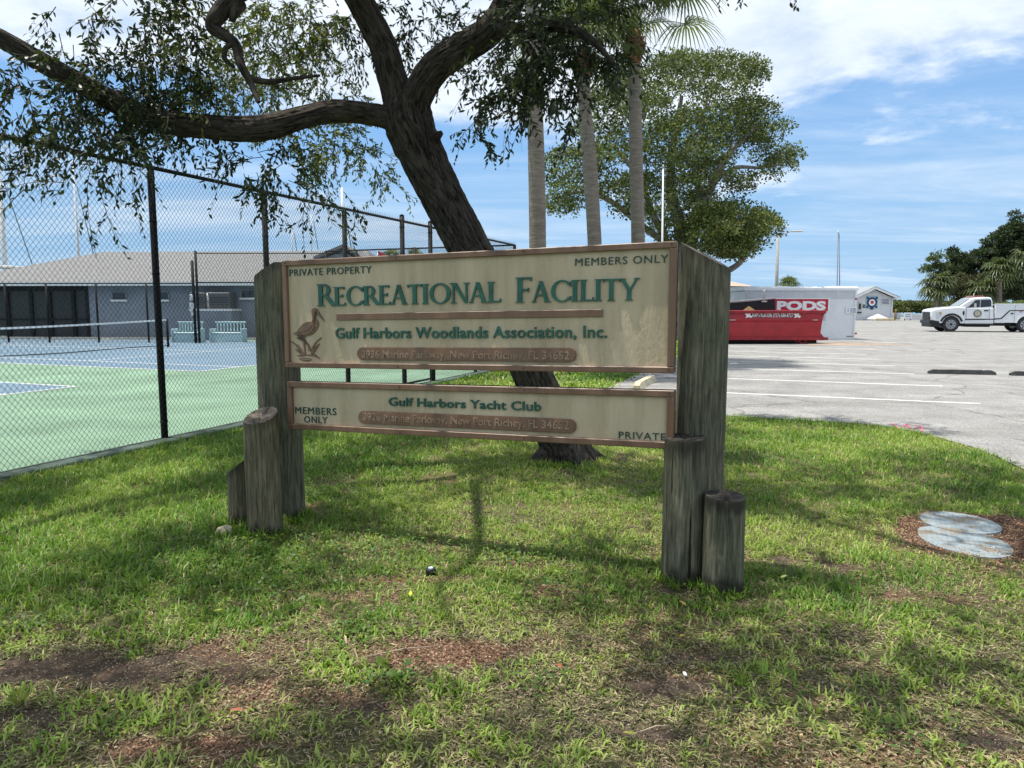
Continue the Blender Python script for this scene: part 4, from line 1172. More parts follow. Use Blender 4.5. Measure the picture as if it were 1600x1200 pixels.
for dx in (-.3, .3): MB().box((c.x + dx, yH - .96, (c.z - .3) / 2), (.06, .05, c.z - .3)).build('leg', M_black, ns)
lf = thing('white_railing', HP(1425, 502), 'low white slatted railing between the notice and the truck', 'railing')
x0, x1 = HP(1417, 500).x, HP(1470, 500).x; zt2 = HP(1430, 491).z
for k in range(int((x1 - x0) / .12)):
    MB().box((x0 + k * .12, yH + .3, zt2 / 2), (.07, .04, zt2)).build('picket', M_hw, lf)
for z in (zt2 - .08, .2): MB().box(((x0 + x1) / 2, yH + .34, z), (x1 - x0, .04, .08)).build('rail', M_hw, lf)
for k, px in enumerate((1394, 1404)):
    c = HP(px, 499); tag(MB().box((c.x, yH + .1, .45), (.4, .4, .7), bevel=.08).build('dock_box', M_contg if k else M_hw), ('pale dock box beside the porch post', 'grey dock box left of the small notice')[k], 'box')
hy = thing('beacon_light', HP(1407, 489), 'orange and yellow beacon above the small white notice', 'beacon')
c = HP(1407, 486.5); MB().tube([(c.x, yH + 1, 0), (c.x, yH + 1, c.z)], .08, 8).build('beacon_post', M('orange_paint', (.7, .33, .05), rough=.5), hy)
MB().tube([(c.x, yH + 1, c.z), (c.x, yH + 1, c.z + .25)], [.16, .05], 8).build('beacon_cap', M('yellow_paint', (.7, .5, .08), rough=.5), hy)
# brown stone building behind the dumpster's left end
yS = 52.0
sh = thing('stone_building', P(1120, 480, yS), 'brown stone walled building with a tan roof showing beside the big post', 'building')
M_stone = M('stone_wall', (0.22, 0.13, 0.085), rough=.9, var=.3, scale=3)
M_tanr = M('tan_roof', (0.42, 0.31, 0.24), rough=.85, var=.1)
x0, x1 = P(1040, 460, yS).x, P(1162, 460, yS).x; z1 = P(1150, 454, yS).z
swall = MB().box(((x0 + x1) / 2, yS + 3, z1 / 2), (x1 - x0, 6, z1)).build('wall', M_stone, sh)
M_brick2 = M('pale_stone', (0.36, 0.25, 0.175), rough=.9, var=.2, scale=9)
bm0 = MB().box((0, 0, 0), (.40, .03, .13), bevel=.012).build('stone', M_brick2, swall)
bme = bm0.data; k = 0
xs0 = P(1130, 460, yS).x
for r_ in range(9):
    z = z1 - .12 - r_ * .17
    x = xs0 + (.22 if r_ % 2 else 0)
    while x < x1 - .15:
        o = bm0 if k == 0 else bm0.copy()
        if k: COL.objects.link(o)
        o.location = (x + random.uniform(-.01, .01), yS - .012, z); o.scale = (random.uniform(.9, 1.0), 1, random.uniform(.8, 1.05)); k += 1
        x += .45
a, b_2, c = P(1040, 436, yS - .5), P(1130, 443, yS - .5), P(1165, 448.5, yS - .5)
MB().add([(x0 - .5, yS - .6, z1 + .3), (x1 + .5, yS - .6, z1 + .3), (x1 + .5, yS + 6.5, z1 + .3), (x0 - .5, yS + 6.5, z1 + .3), (x0 + 2, yS + 3, z1 + 1.3), (x1 - 2.7, yS + 3, z1 + 1.3)],
         [(0, 1, 5, 4), (1, 2, 5), (2, 3, 4, 5), (3, 0, 4)]).build('roof', M_tanr, sh)
MB().box(((x0 + x1) / 2, yS + 2.95, z1 + .14), (x1 - x0 + 1.0, 7.1, .3)).build('fascia', M_black, sh)

# ------------------------------------------------------------------ poles
M_pole = M('grey_pole', (0.32, 0.31, 0.29), rough=.7, var=.1)
yL = 62.0; base = P(1212, 500, yL); base.z = 0
sl = thing('street_lamp', base, 'tall concrete street lamp with one arm beside the oak crown', 'street lamp')
tpz = P(1215.5, 368, yL)
MB().tube([base, tpz], [.17, .11], 10).build('pole', M_pole, sl)
a = P(1217, 370, yL); b_2 = P(1239, 361, yL); c = P(1253, 361.6, yL)
MB().tube([a, (a + b_2) / 2 + Vector((0, 0, .08)), b_2], .035, 8).build('arm', M_pole, sl)
MB().box((b_2 + c) / 2, ((c - b_2).length + .1, .3, .13), bevel=.04).build('lamp_head', M_pale, sl)
fp = thing('flagpole', P(1036, 480, 30), 'thin white flagpole in front of the background oak', 'flagpole')
a = P(1036.2, 262, 30); b_2 = P(1034.5, 480, 30); b_2.z = 0
MB().tube([b_2, a], [.06, .03], 8).build('pole', M_white, fp)
MB().tube([a, a + Vector((0, 0, .12))], [.05, .02], 8).build('finial', M_pale, fp)
rm_ = thing('radio_mast', P(1309.5, 490, 85), 'slender twin legged radio mast above the white container', 'mast')
for px0, px1 in ((1309, 1308), (1311, 1312)):
    MB().tube([(P(px1, 450, 85).x, 85, 0), P(px1, 450, 85), P(px0, 366, 85)], .055, 6).build('mast_leg', M('mast_grey_blue', (.18, .21, .27), rough=.5) if px0 == 1309 else bpy.data.materials['mast_grey_blue'], rm_)
MB().tube([P(1310, 366, 85), P(1310, 360.5, 85)], .09, 6).build('mast_head', M_pale, rm_)
fl_ = thing('flag', P(590, 393, 70), 'small red flag top showing over the sign left of a fence post', 'flag')
a = P(590, 392, 70); MB().tube([(a.x, 70, 0), (a.x, 70, a.z + .2)], .03, 6).build('flag_staff', M_white, fl_)
MB().add([(a.x, 70, a.z), (a.x + .7, 70.1, a.z - .25), (a.x + .65, 70.05, a.z - .9), (a.x, 70, a.z - .7)], [(0, 1, 2, 3)]).build('flag_cloth', M('red_cloth', (.5, .04, .06), rough=.8), fl_)
# ================================================================== THE ENTRANCE SIGN
def wood_mat(name, ca, cb, crack=.9):
    m = bpy.data.materials.new(name); m.use_nodes = True; nt = m.node_tree; b = nt.nodes['Principled BSDF']
    b.inputs['Roughness'].default_value = .88; b.inputs['Specular IOR Level'].default_value = .2
    t = nt.nodes.new('ShaderNodeTexCoord')
    def nz(st, sc, de, di=0.0, ro=.65):
        mp = nt.nodes.new('ShaderNodeMapping'); mp.inputs['Scale'].default_value = st; nt.links.new(t.outputs['Object'], mp.inputs[0])
        n = nt.nodes.new('ShaderNodeTexNoise'); n.inputs['Scale'].default_value = sc; n.inputs['Detail'].default_value = de
        n.inputs['Distortion'].default_value = di; n.inputs['Roughness'].default_value = ro; nt.links.new(mp.outputs[0], n.inputs['Vector']); return n.outputs[0]
    grain = nz((1, 1, .05), 70, 12, .2, .75); wave = nz((1, 1, .12), 17, 6, 1.6); cracks = nz((1, 1, .03), 42, 5, .5); blot = nz((1, 1, .5), 5, 5, .4)
    def ramp(s, *e):
        r = nt.nodes.new('ShaderNodeValToRGB')
        while len(r.color_ramp.elements) < len(e): r.color_ramp.elements.new(.5)
        for q, (p, c) in zip(r.color_ramp.elements, e): q.position = p; q.color = (*c, 1)
        nt.links.new(s, r.inputs[0]); return r.outputs[0]
    def mul(a, b2, f=1.0):
        x = nt.nodes.new('ShaderNodeMix'); x.data_type = 'RGBA'; x.blend_type = 'MULTIPLY'; x.inputs[0].default_value = f
        nt.links.new(a, x.inputs[6]); nt.links.new(b2, x.inputs[7]); return x.outputs[2]
    c = ramp(wave, (.32, ca), (.7, cb))
    c = mul(c, ramp(grain, (.36, (.38, .38, .38)), (.64, (1.35, 1.35, 1.3))))
    c = mul(c, ramp(blot, (.3, (.55, .62, .55)), (.65, (1.15, 1.1, 1.02))))
    c = mul(c, ramp(cracks, (.31, (.08, .08, .07)), (.36, (1, 1, 1))), crack)
    at = nt.nodes.new('ShaderNodeAttribute'); at.attribute_name = 'Col'
    rot = nt.nodes.new('ShaderNodeMix'); rot.data_type = 'RGBA'; sp_ = nt.nodes.new('ShaderNodeSeparateColor'); nt.links.new(at.outputs['Color'], sp_.inputs[0])
    nt.links.new(sp_.outputs[0], rot.inputs[0]); nt.links.new(c, rot.inputs[6]); rot.inputs[7].default_value = (.016, .014, .011, 1)
    nt.links.new(rot.outputs[2], b.inputs['Base Color'])
    def m2(op, a, v):
        n = nt.nodes.new('ShaderNodeMath'); n.operation = op; nt.links.new(a, n.inputs[0])
        if isinstance(v, float): n.inputs[1].default_value = v
        else: nt.links.new(v, n.inputs[1])
        return n.outputs[0]
    hgt = m2('ADD', m2('MULTIPLY', grain, .5), m2('MULTIPLY', ramp(cracks, (.28, (0, 0, 0)), (.36, (1, 1, 1))), 1.2))
    hgt = m2('ADD', hgt, m2('MULTIPLY', wave, .6))
    bp = nt.nodes.new('ShaderNodeBump'); bp.inputs['Strength'].default_value = 1.0; bp.inputs['Distance'].default_value = .012
    nt.links.new(hgt, bp.inputs['Height']); nt.links.new(bp.outputs[0], b.inputs['Normal'])
    return m
M_wood = wood_mat('weathered_green_timber', (.086, .085, .064), (.220, .212, .165))
M_wood2 = wood_mat('weathered_tan_timber', (.10, .09, .062), (.23, .205, .15))
M_endg = M('end_grain', (.035, .030, .024), rough=.95, col2=(.17, .15, .12), scale=26, detail=8, stretch=(1, 1, 1), bump=.8, bscale=90, bdist=.01)
M_endd = M('rotten_end_grain', (.012, .011, .010), rough=.95, col2=(.075, .066, .055), scale=22, detail=8, bump=.9, bscale=70, bdist=.015)
def log(base, r, cut, m, parent=None, name='post', wob=.012, taper=.97, seed=0, dark_top=False, cap=99.0):
    """round timber: cut = (height at centre, slope x, slope y); its top face is cut on that plane"""
    nr, na = 60, 64
    V = []; F = []
    rr = random.Random(seed); ph = [rr.uniform(0, 6.28) for _ in range(6)]
    crk = [(rr.uniform(0, 2 * PI), rr.uniform(.012, .03), rr.uniform(.02, .045)) for _ in range(4)]
    for k in range(nr + 1):
        u = k / nr
        for a in range(na):
            w = 2 * PI * a / na
            ra = r * (1 + (taper - 1) * u) * (1 + .016 * math.sin(2 * w + ph[0]) + .012 * math.sin(3 * w + ph[1]) + .010 * math.sin(5 * w + ph[2] + u * 3))
            ra *= 1 + .012 * math.sin(u * 7 + ph[3]) * math.cos(w + ph[4])
            for c0, cw, cd in crk:
                dd = abs((w - c0 - .25 * math.sin(u * 4 + c0) + PI) % (2 * PI) - PI)
                ra -= r * cd * 1.3 * max(0, 1 - dd / (cw * 3.2))
            if u > .985: ra *= .975
            if u < .06: ra *= 1 + .03 * (1 - u / .06)
            x = ra * math.cos(w); y = ra * math.sin(w)
            ztop = min(cut[0] + cut[1] * x + cut[2] * y, cap)
            V.append((base.x + x, base.y + y, -.08 + u * (ztop + .08)))
    for k in range(nr):
        for a in range(na):
            F.append((k * na + a, k * na + (a + 1) % na, (k + 1) * na + (a + 1) % na, (k + 1) * na + a))
    o = MB().add(V, F, True).build(name, m, parent)
    # blackened rot creeping down from the sawn top and up from the soil, ragged in outline
    VA = np.array(V); ztp = np.minimum(cut[0] + cut[1] * (VA[:, 0] - base.x) + cut[2] * (VA[:, 1] - base.y), cap)
    ang = np.arctan2(VA[:, 1] - base.y, VA[:, 0] - base.x)
    rg = fbm(ang * 2.2 + seed, VA[:, 2] * 3 + seed, 300 + seed, 4)
    tl = (.13 if dark_top else .05) * (rg * 1.9 - .35)
    msk = np.clip((tl - (ztp - VA[:, 2])) / .055 + .5, 0, 1) * (.68 if dark_top else .5)
    msk = np.maximum(msk, np.clip((.10 * rg * 1.6 - VA[:, 2]) / .05 + .5, 0, 1) * .75)
    at = o.data.attributes.new('Col', 'FLOAT_COLOR', 'POINT'); at.data.foreach_set('color', np.repeat(msk[:, None], 4, 1).astype(np.float32).ravel())
    # end face with rings of points so it can be rough and slightly dished
    V2 = []; F2 = []
    top = V[nr * na:]
    rings = 7
    cx, cy = base.x, base.y
    for q in range(rings):
        s = 1 - q / rings
        for a in range(na):
            x = (top[a][0] - cx) * s; y = (top[a][1] - cy) * s
            z = min(cut[0] + cut[1] * x + cut[2] * y, cap) - .012 * (1 - s) + rr.uniform(-.003, .003) * (q > 0)
            for c0, cw, cd in crk[:3]:
                w = 2 * PI * a / na; dd = abs((w - c0 + PI) % (2 * PI) - PI)
                if dd < .13 and q > 0: z -= .012
            V2.append((cx + x, cy + y, z + (.0 if q else 0)))
    V2.append((cx, cy, min(cut[0], cap) - .014))
    for q in range(rings - 1):
        for a in range(na): F2.append((q * na + a, q * na + (a + 1) % na, (q + 1) * na + (a + 1) % na, (q + 1) * na + a))
    for a in range(na): F2.append(((rings - 1) * na + a, (rings - 1) * na + (a + 1) % na, len(V2) - 1))
    MB().add(V2, F2, True).build('end_grain', M_endd if dark_top else M_endg, o if parent is not None and parent.type == 'EMPTY' else parent)
    return o

# panel plane: through its photographed corners
YL, YR = 5.20, 4.20
PLt, PRt = P(443, 407, YL), P(1059, 378, YR)
pl = Vector((PLt.x, YL, 0)); pr = Vector((PRt.x, YR, 0))
SU = (pr - pl).normalized(); SN = Vector((SU.y, -SU.x, 0))      # SN faces the camera side
if SN.y > 0: SN = -SN
UP = Vector((0, 0, 1))
TILT = .0190     # the sign hangs a little higher at its right end
def S(px, py, off=0.0):
    """point of the sign plane (moved off towards the viewer) seen at a photo position -> (u, z)"""
    r = ray(px, py); o = Vector((0, 0, CAM_H)); p0 = pl + SN * off
    t = (p0 - o).dot(SN) / r.dot(SN); q = o + r * t
    u = (q - pl).dot(SU)
    return (u, q.z - TILT * u)
def W3(u, z, off=0.0): return pl + SU * u + UP * (z + TILT * u) + SN * off
SM = Matrix((( SU.x, -SN.x, 0, pl.x), (SU.y, -SN.y, 0, pl.y), (TILT, 0, 1, 0), (0, 0, 0, 1)))   # local x along, y into the sign, z up
sign = thing('entrance_sign', W3(1.4, 0), 'cream and brown two panel entrance sign with green raised letters between two big timber posts', 'sign')

# posts
lp_ = P(436, 600, 5.42); lpost = Vector((lp_.x, 5.44, 0))
rp_ = P(1096.5, 560, 4.36); rpost = Vector((rp_.x, 4.34, 0))
zl = P(420, 412, 5.4).z; zr = P(1098, 399, 4.34).z
log(lpost, .157, (zl, .62, .10), M_wood, sign, 'post', seed=3, taper=1.0, cap=P(443, 407, YL).z - .005)
log(rpost, .149, (zr, -.50, .25), M_wood, sign, 'post', seed=5, taper=1.0)

M_cream2 = M('cream_panel', (.48, .39, .255), rough=.62, col2=(.62, .51, .35), scale=2.2, detail=7, stretch=(1, 1, .35), bump=.55, bscale=75, bdist=.006, spec=.35)
# rain streaks and grime on the panel face
nt = M_cream2.node_tree; b_ = nt.nodes['Principled BSDF']; old = b_.inputs['Base Color'].links[0].from_socket
t_ = nt.nodes.new('ShaderNodeTexCoord'); mp = nt.nodes.new('ShaderNodeMapping'); mp.inputs['Scale'].default_value = (4, 4, .5); nt.links.new(t_.outputs['Object'], mp.inputs[0])
n_ = nt.nodes.new('ShaderNodeTexNoise'); n_.inputs['Scale'].default_value = 2.2; n_.inputs['Detail'].default_value = 8; n_.inputs['Roughness'].default_value = .7; nt.links.new(mp.outputs[0], n_.inputs['Vector'])
r_ = nt.nodes.new('ShaderNodeValToRGB'); r_.color_ramp.elements[0].position = .36; r_.color_ramp.elements[0].color = (.84, .83, .79, 1)
r_.color_ramp.elements[1].position = .58; r_.color_ramp.elements[1].color = (1.03, 1.03, 1.02, 1); nt.links.new(n_.outputs[0], r_.inputs[0])
nt.links.new(mulc(nt, old, r_.outputs[0]), b_.inputs['Base Color'])
M_brown = M('brown_frame_paint', (.145, .080, .050), rough=.45, col2=(.225, .135, .082), scale=3.0, detail=8, stretch=(2.2, 2.2, .35), bump=.15, bscale=40, bdist=.003, spec=.45)
M_greenl = M('green_letter_paint', (.020, .100, .072), rough=.42, var=.22, scale=18, spec=.45)
M_greend = M('dark_green_letter_paint', (.028, .075, .058), rough=.5, var=.2, scale=18)
M_screw = M('rusty_screw', (.10, .06, .04), rough=.6, metallic=.5)

def panel(px_tl, px_tr, px_br, px_bl, fw_px, name):
    u0 = S(*px_tl)[0]; u1 = S(*px_tr)[0]
    z1 = (S(*px_tl)[1] + S(*px_tr)[1]) / 2; z0 = (S(*px_bl)[1] + S(*px_br)[1]) / 2
    fw = fw_px
    T = .045
    p = MB().box(((u0 + u1) / 2, T / 2, (z0 + z1) / 2), (u1 - u0 - .01, T, z1 - z0 - .01), SM).build(name, M_cream2, sign)
    hz = -.011
    for nm, c, s in (('frame_board', ((u0 + u1) / 2, hz, z1 - fw / 2), (u1 - u0, .030, fw)), ('frame_board', ((u0 + u1) / 2, hz, z0 + fw / 2), (u1 - u0, .030, fw)),
                     ('frame_board', (u0 + fw / 2, hz, (z0 + z1) / 2), (fw, .030, z1 - z0 - 2 * fw - .001)), ('frame_board', (u1 - fw * .55, hz, (z0 + z1) / 2), (fw * 1.1, .030, z1 - z0 - 2 * fw - .001))):
        MB().box(c, s, SM, bevel=.004).build(nm, M_brown, p)
    # edges behind the frame
    MB().box(((u0 + u1) / 2, T + .006, (z0 + z1) / 2), (u1 - u0 - .004, .010, z1 - z0 - .004), SM).build('back_board', M_black, p)
    k = max(4, int((u1 - u0) / .62))
    for i in range(k):
        for z in (z1 - fw * .45, z0 + fw * .5):
            u = u0 + .03 + (u1 - u0 - .06) * i / (k - 1)
            MB().tube([W3(u, z, .0265), W3(u, z, .0285)], .0055, 10).build('screw', M_screw, p)
    return p, u0, u1, z0, z1
pA, au0, au1, az0, az1 = panel((443, 407), (1059, 378), (1056, 584), (448, 573), .038, 'upper_panel')
pB, bu0, bu1, bz0, bz1 = panel((451, 596), (1055, 609), (1052, 700), (455, 670), .040, 'lower_panel')

def sign_text(body, pxa, pxb, pyh, parent, m, name, bold=.02, depth=.012, spacing=1.0, per_word=True, off=0.0):
    if m is M_greend: depth = .006
    """pxa/pxb = baseline ends in the photo, pyh = y of the cap top above the left end"""
    ua, za = S(*pxa); ub, zb = S(*pxb); h = S(pxa[0], pyh)[1] - za
    xd = (SU * (ub - ua) + UP * (zb - za)); Lw = xd.length; xd.normalize(); xd = SU
    z0 = (za + zb) / 2
    # baseline must be true: measure whole line, then place each word at its own stretch
    vs, fs = text_mesh(body, bold, .5, spacing)
    cap, _ = text_mesh('H', bold, .5); caph = cap[:, 1].max(); base_y = cap[:, 1].min()
    mn, mx = vs.min(0), vs.max(0); sx = (ub - ua) / (mx[0] - mn[0]); sz = h / (caph - base_y)
    V = [W3(ua + (v[0] - mn[0]) * sx, z0 + (v[1] - base_y) * sz, off + (v[2] + .5) * depth) for v in vs]
    # split into loose pieces grouped by word gaps
    idx = np.full(len(vs), -1)
    order = sorted(range(len(fs)), key=lambda i: min(vs[j][0] for j in fs[i]))
    gaps = []; cur = -1e9; groups = []
    spans = sorted([(min(vs[j][0] for j in f), max(vs[j][0] for j in f), i) for i, f in enumerate(fs)])
    thr = .16
    for a, b, i in spans:
        if a > cur + thr: groups.append([])
        groups[-1].append(i); cur = max(cur, b)
    if not per_word: groups = [list(range(len(fs)))]
    for g in groups:
        mp_ = {}; vv = []; ff = []
        for i in g:
            t = []
            for j in fs[i]:
                if j not in mp_: mp_[j] = len(vv); vv.append(V[j])
                t.append(mp_[j])
            ff.append(tuple(t))
        o = MB().add(vv, ff).build(name, m, parent)
    return

# ---- incised-roman capitals for the main line, one object per letter
TK, TN, SF = .155, .075, .045
def ln(x0, y0, x1, y1, w): 
    dx, dy = x1 - x0, y1 - y0; L = math.hypot(dx, dy); nx, ny = -dy / L * w / 2, dx / L * w / 2
    return [(x0 + nx, y0 + ny), (x1 + nx, y1 + ny), (x1 - nx, y1 - ny), (x0 - nx, y0 - ny)]
def hcut(x0, x1, w):    # slanted stroke cut level at foot and head
    return [(x0 - w / 2, 0), (x0 + w / 2, 0), (x1 + w / 2, 1), (x1 - w / 2, 1)]
def serif(x, y, hw, top=False):
    s = -1 if top else 1
    return [(x - hw, y), (x + hw, y), (x + hw * .8, y + s * SF * .8), (x + hw * .45, y + s * SF * 1.35), (x - hw * .45, y + s * SF * 1.35), (x - hw * .8, y + s * SF * .8)]
def arcp(cx, cy, rx, ry, a0, a1, wmax=TK, wmin=TN, n=22):
    out = []
    for k in range(n):
        q = []
        for t in (k / n, (k + 1) / n):
            a = rad(a0 + (a1 - a0) * t); w = wmin + (wmax - wmin) * abs(math.cos(a)) ** 1.3
            ca, sa = math.cos(a), math.sin(a)
            q.append(((cx + (rx) * ca, cy + (ry) * sa), (cx + (rx - w) * ca, cy + (ry - w * .85) * sa)))
        out.append([q[0][0], q[1][0], q[1][1], q[0][1]])
    return out
GL = {
 'R': (.74, [ln(.17, .02, .17, .98, TK), serif(.17, 0, .15), serif(.17, 1, .15, True), ln(.15, .962, .34, .962, TN), ln(.15, .49, .36, .49, TN), ln(.36, .50, .70, .03, TK * .95), serif(.69, 0, .10)] + arcp(.32, .725, .25, .275, -90, 90)),
 'E': (.62, [ln(.17, .02, .17, .98, TK), serif(.17, 0, .15), serif(.17, 1, .15, True), ln(.15, .962, .52, .962, TN), ln(.15, .52, .44, .52, TN), ln(.15, .038, .56, .038, TN), ln(.50, .86, .50, .99, .05), ln(.43, .44, .43, .60, .045), ln(.55, .01, .55, .16, .05)]),
 'C': (.86, arcp(.48, .5, .43, .52, 42, 318) + [ln(.80, .70, .80, .93, .055), ln(.80, .08, .80, .26, .05)]),
 'A': (.78, [hcut(.10, .36, TN), [(.62 - .08, 0), (.62 + .08, 0), (.36 + .07, 1), (.36 - .07, 1)], ln(.19, .34, .55, .34, TN * .9), serif(.10, 0, .10), serif(.63, 0, .14)]),
 'T': (.68, [ln(.34, .02, .34, .98, TK), serif(.34, 0, .15), ln(.03, .962, .65, .962, TN), ln(.05, .85, .05, .99, .05), ln(.63, .85, .63, .99, .05)]),
 'I': (.34, [ln(.17, .02, .17, .98, TK), serif(.17, 0, .15), serif(.17, 1, .15, True)]),
 'O': (.96, arcp(.48, .5, .44, .52, 0, 360, n=40)),
 'N': (.84, [ln(.15, .02, .15, .98, TN), ln(.69, .02, .69, .98, TN), [(.11, 1), (.28, 1), (.72, 0), (.62, 0)], serif(.15, 0, .13), serif(.12, 1, .12, True), serif(.69, 1, .13, True)]),
 'L': (.60, [ln(.17, .02, .17, .98, TK), serif(.17, 0, .15), serif(.17, 1, .15, True), ln(.15, .038, .55, .038, TN), ln(.54, .01, .54, .18, .05)]),
 'F': (.60, [ln(.17, .02, .17, .98, TK), serif(.17, 0, .15), serif(.17, 1, .15, True), ln(.15, .962, .55, .962, TN), ln(.15, .50, .46, .50, TN), ln(.54, .85, .54, .99, .05), ln(.45, .42, .45, .58, .045)]),
 'Y': (.72, [ln(.36, .02, .36, .50, TK), serif(.36, 0, .15), [(.02, 1), (.17, 1), (.43, .45), (.29, .45)], [(.60, 1), (.68, 1), (.42, .42), (.35, .45)], serif(.10, 1, .12, True), serif(.63, 1, .11, True)]),
}
def roman(word, ua, ub, z, h_small, h_big, parent, depth=.014):
    adv = []; x = 0.0
    for k, ch in enumerate(word):
        s = h_big if k == 0 else h_small
        adv.append((x, s)); x += GL[ch][0] * s * .93
    k0 = (ub - ua) / (x - .02)
    for (xx, s), ch in zip(adv, word):
        mb = MB()
        for i, poly in enumerate(GL[ch][1]):
            ar = sum(poly[j][0] * poly[(j + 1) % len(poly)][1] - poly[(j + 1) % len(poly)][0] * poly[j][1] for j in range(len(poly)))
            if ar > 0: poly = poly[::-1]
            dz = depth - .00018 * (i % 14)
            n = len(poly)
            f = [W3(ua + (xx + px * s) * k0, z + py * s, dz) for px, py in poly]
            bk = [W3(ua + (xx + px * s) * k0, z + py * s, -.002) for px, py in poly]
            mb.add(f + bk, [tuple(range(n))[::-1]] + [(j, (j + 1) % n, (j + 1) % n + n, j + n)[::-1] for j in range(n)])
        mb.build('letter', M_greenl, parent)
ua, z_a = S(496, 477.5); ub, z_b = S(777, 473.5)
h1 = S(505, 443)[1] - S(505, 477.3)[1]; h2 = S(600, 445.5)[1] - S(600, 475.8)[1]
roman('RECREATIONAL', ua, ub, (z_a + z_b) / 2, h2, h1, pA)
ua, z_a = S(805, 473); ub, z_b = S(990, 469)
h1 = S(815, 433.5)[1] - S(815, 472.8)[1]; h2 = S(900, 437.5)[1] - S(900, 471)[1]
roman('FACILITY', ua, ub, (z_a + z_b) / 2, h2, h1, pA)
sign_text('PRIVATE PROPERTY', (453, 431), (581, 427), 420.6, pA, M_greend, 'lettering', bold=0.0, spacing=1.12)
sign_text('MEMBERS ONLY', (899, 415.5), (1044, 410), 404, pA, M_greend, 'lettering', bold=0.0, spacing=1.12)
sign_text('Gulf Harbors Woodlands Association, Inc.', (525.5, 528), (949, 528.5), 511.5, pA, M_greenl, 'lettering', bold=.014, spacing=1.04)
sign_text('Gulf Harbors Yacht Club', (608.5, 634.5), (846, 641), 621.5, pB, M_greenl, 'lettering', bold=.014, spacing=1.04)
sign_text('MEMBERS', (462, 646), (526, 648.5), 635.5, pB, M_greend, 'lettering', bold=0.0, spacing=1.12)
sign_text('ONLY', (476, 660), (512, 661.5), 650, pB, M_greend, 'lettering', bold=0.0, spacing=1.12)
sign_text('PRIVATE', (967, 684.5), (1040, 688), 674, pB, M_greend, 'lettering', bold=0.0, spacing=1.12)
# brown bar under the main line
u0, z0 = S(527, 498); u1, _ = S(942, 496); zt3 = S(700, 487.3)[1]; zb3 = S(700, 498)[1]
MB().box(((u0 + u1) / 2, -.006, (zt3 + zb3) / 2), (u1 - u0, .014, zt3 - zb3), SM, bevel=.002).build('divider_bar', M_brown, pA)
# address plaques with rounded ends and raised pale-edged letters
M_brownl = M('brown_letter_paint', (.235, .155, .105), rough=.5, col2=(.36, .26, .18), scale=14, ramp=(.42, .58))
def plaque(a, b, ymid, ytop_l, ybot_l, text, ta, tb, th, parent):
    u0 = S(*a)[0]; u1 = S(*b)[0]; zt4 = S(ymid, ytop_l)[1]; zb4 = S(ymid, ybot_l)[1]
    r = (zt4 - zb4) / 2; zc4 = (zt4 + zb4) / 2
    poly = [(u0 + r + r * math.cos(rad(t)), zc4 + r * math.sin(rad(t))) for t in range(90, 271, 15)] + [(u1 - r + r * math.cos(rad(t)), zc4 + r * math.sin(rad(t))) for t in range(-90, 91, 15)]
    MB().prism([(x, z) for x, z in poly], -.0165, -.001, SM).build('address_plaque', M_brown, parent)
    r2 = r * .87
    poly = [(u0 + r + r2 * math.cos(rad(t)), zc4 + r2 * math.sin(rad(t))) for t in range(90, 271, 15)] + [(u1 - r + r2 * math.cos(rad(t)), zc4 + r2 * math.sin(rad(t))) for t in range(-90, 91, 15)]
    MB().prism([(x, z) for x, z in poly], -.0185, -.0155, SM).build('plaque_face', M_brown, parent)
    sign_text(text, ta, tb, th, parent, M_brownl, 'lettering', bold=.004, depth=.0035, off=.0186)
plaque((560, 553), (901, 554), 730, 543, 564, '3936 Marine Parkway, New Port Richey, FL 34652', (568, 559.5), (891, 560), 548.5, pA)
plaque((562, 652), (901, 665), 730, 648, 669, '3926 Marine Parkway, New Port Richey, FL 34652', (570, 656.5), (890, 669), 645.5, pB)
# wading bird in low relief, from outline strokes
M_bird = M('bird_relief_brown', (.145, .085, .055), rough=.5, col2=(.21, .13, .085), scale=20)
def relief(name, px_poly, depth, m=None, base=0.0):
    pts = [S(445 + x / 10.91, 470 + y / 10.91) for x, y in px_poly]
    ar = sum(pts[j][0] * pts[(j + 1) % len(pts)][1] - pts[(j + 1) % len(pts)][0] * pts[j][1] for j in range(len(pts)))
    if ar < 0: pts = pts[::-1]
    import bmesh
    bm = bmesh.new(); vs = [bm.verts.new(W3(u, z, depth)) for u, z in pts]; f = bm.faces.new(vs)
    vb = [bm.verts.new(W3(u, z, base)) for u, z in pts]; n = len(pts)
    for j in range(n): bm.faces.new((vs[j], vb[j], vb[(j + 1) % n], vs[(j + 1) % n]))
    bmesh.ops.triangulate(bm, faces=[f]); bmesh.ops.recalc_face_normals(bm, faces=bm.faces[:])
    me = bpy.data.meshes.new(name); bm.to_mesh(me); bm.free(); me.materials.append(m or M_bird)
    o = bpy.data.objects.new(name, me); link(o, pA); return o
def ribbon(pts, w0, w1):
    L = []; R = []
    n = len(pts)
    for i, (x, y) in enumerate(pts):
        a = pts[max(0, i - 1)]; b = pts[min(n - 1, i + 1)]; dx, dy = b[0] - a[0], b[1] - a[1]; q = math.hypot(dx, dy)
        w = (w0 + (w1 - w0) * i / (n - 1)) / 2
        L.append((x - dy / q * w, y + dx / q * w)); R.append((x + dy / q * w, y - dx / q * w))
    return L + R[::-1]
relief('bird_body', [(155, 555), (205, 535), (270, 450), (330, 385), (400, 358), (470, 358), (505, 325), (500, 270), (478, 235), (465, 185), (480, 140), (520, 120), (560, 135), (580, 175), (572, 205), (540, 210), (520, 215), (512, 240), (540, 300), (575, 350), (583, 410), (560, 470), (520, 530), (460, 580), (380, 600), (300, 580), (210, 592)], .010)
relief('bird_bill', [(560, 150), (580, 175), (640, 270), (680, 350), (620, 290), (560, 210)], .009)
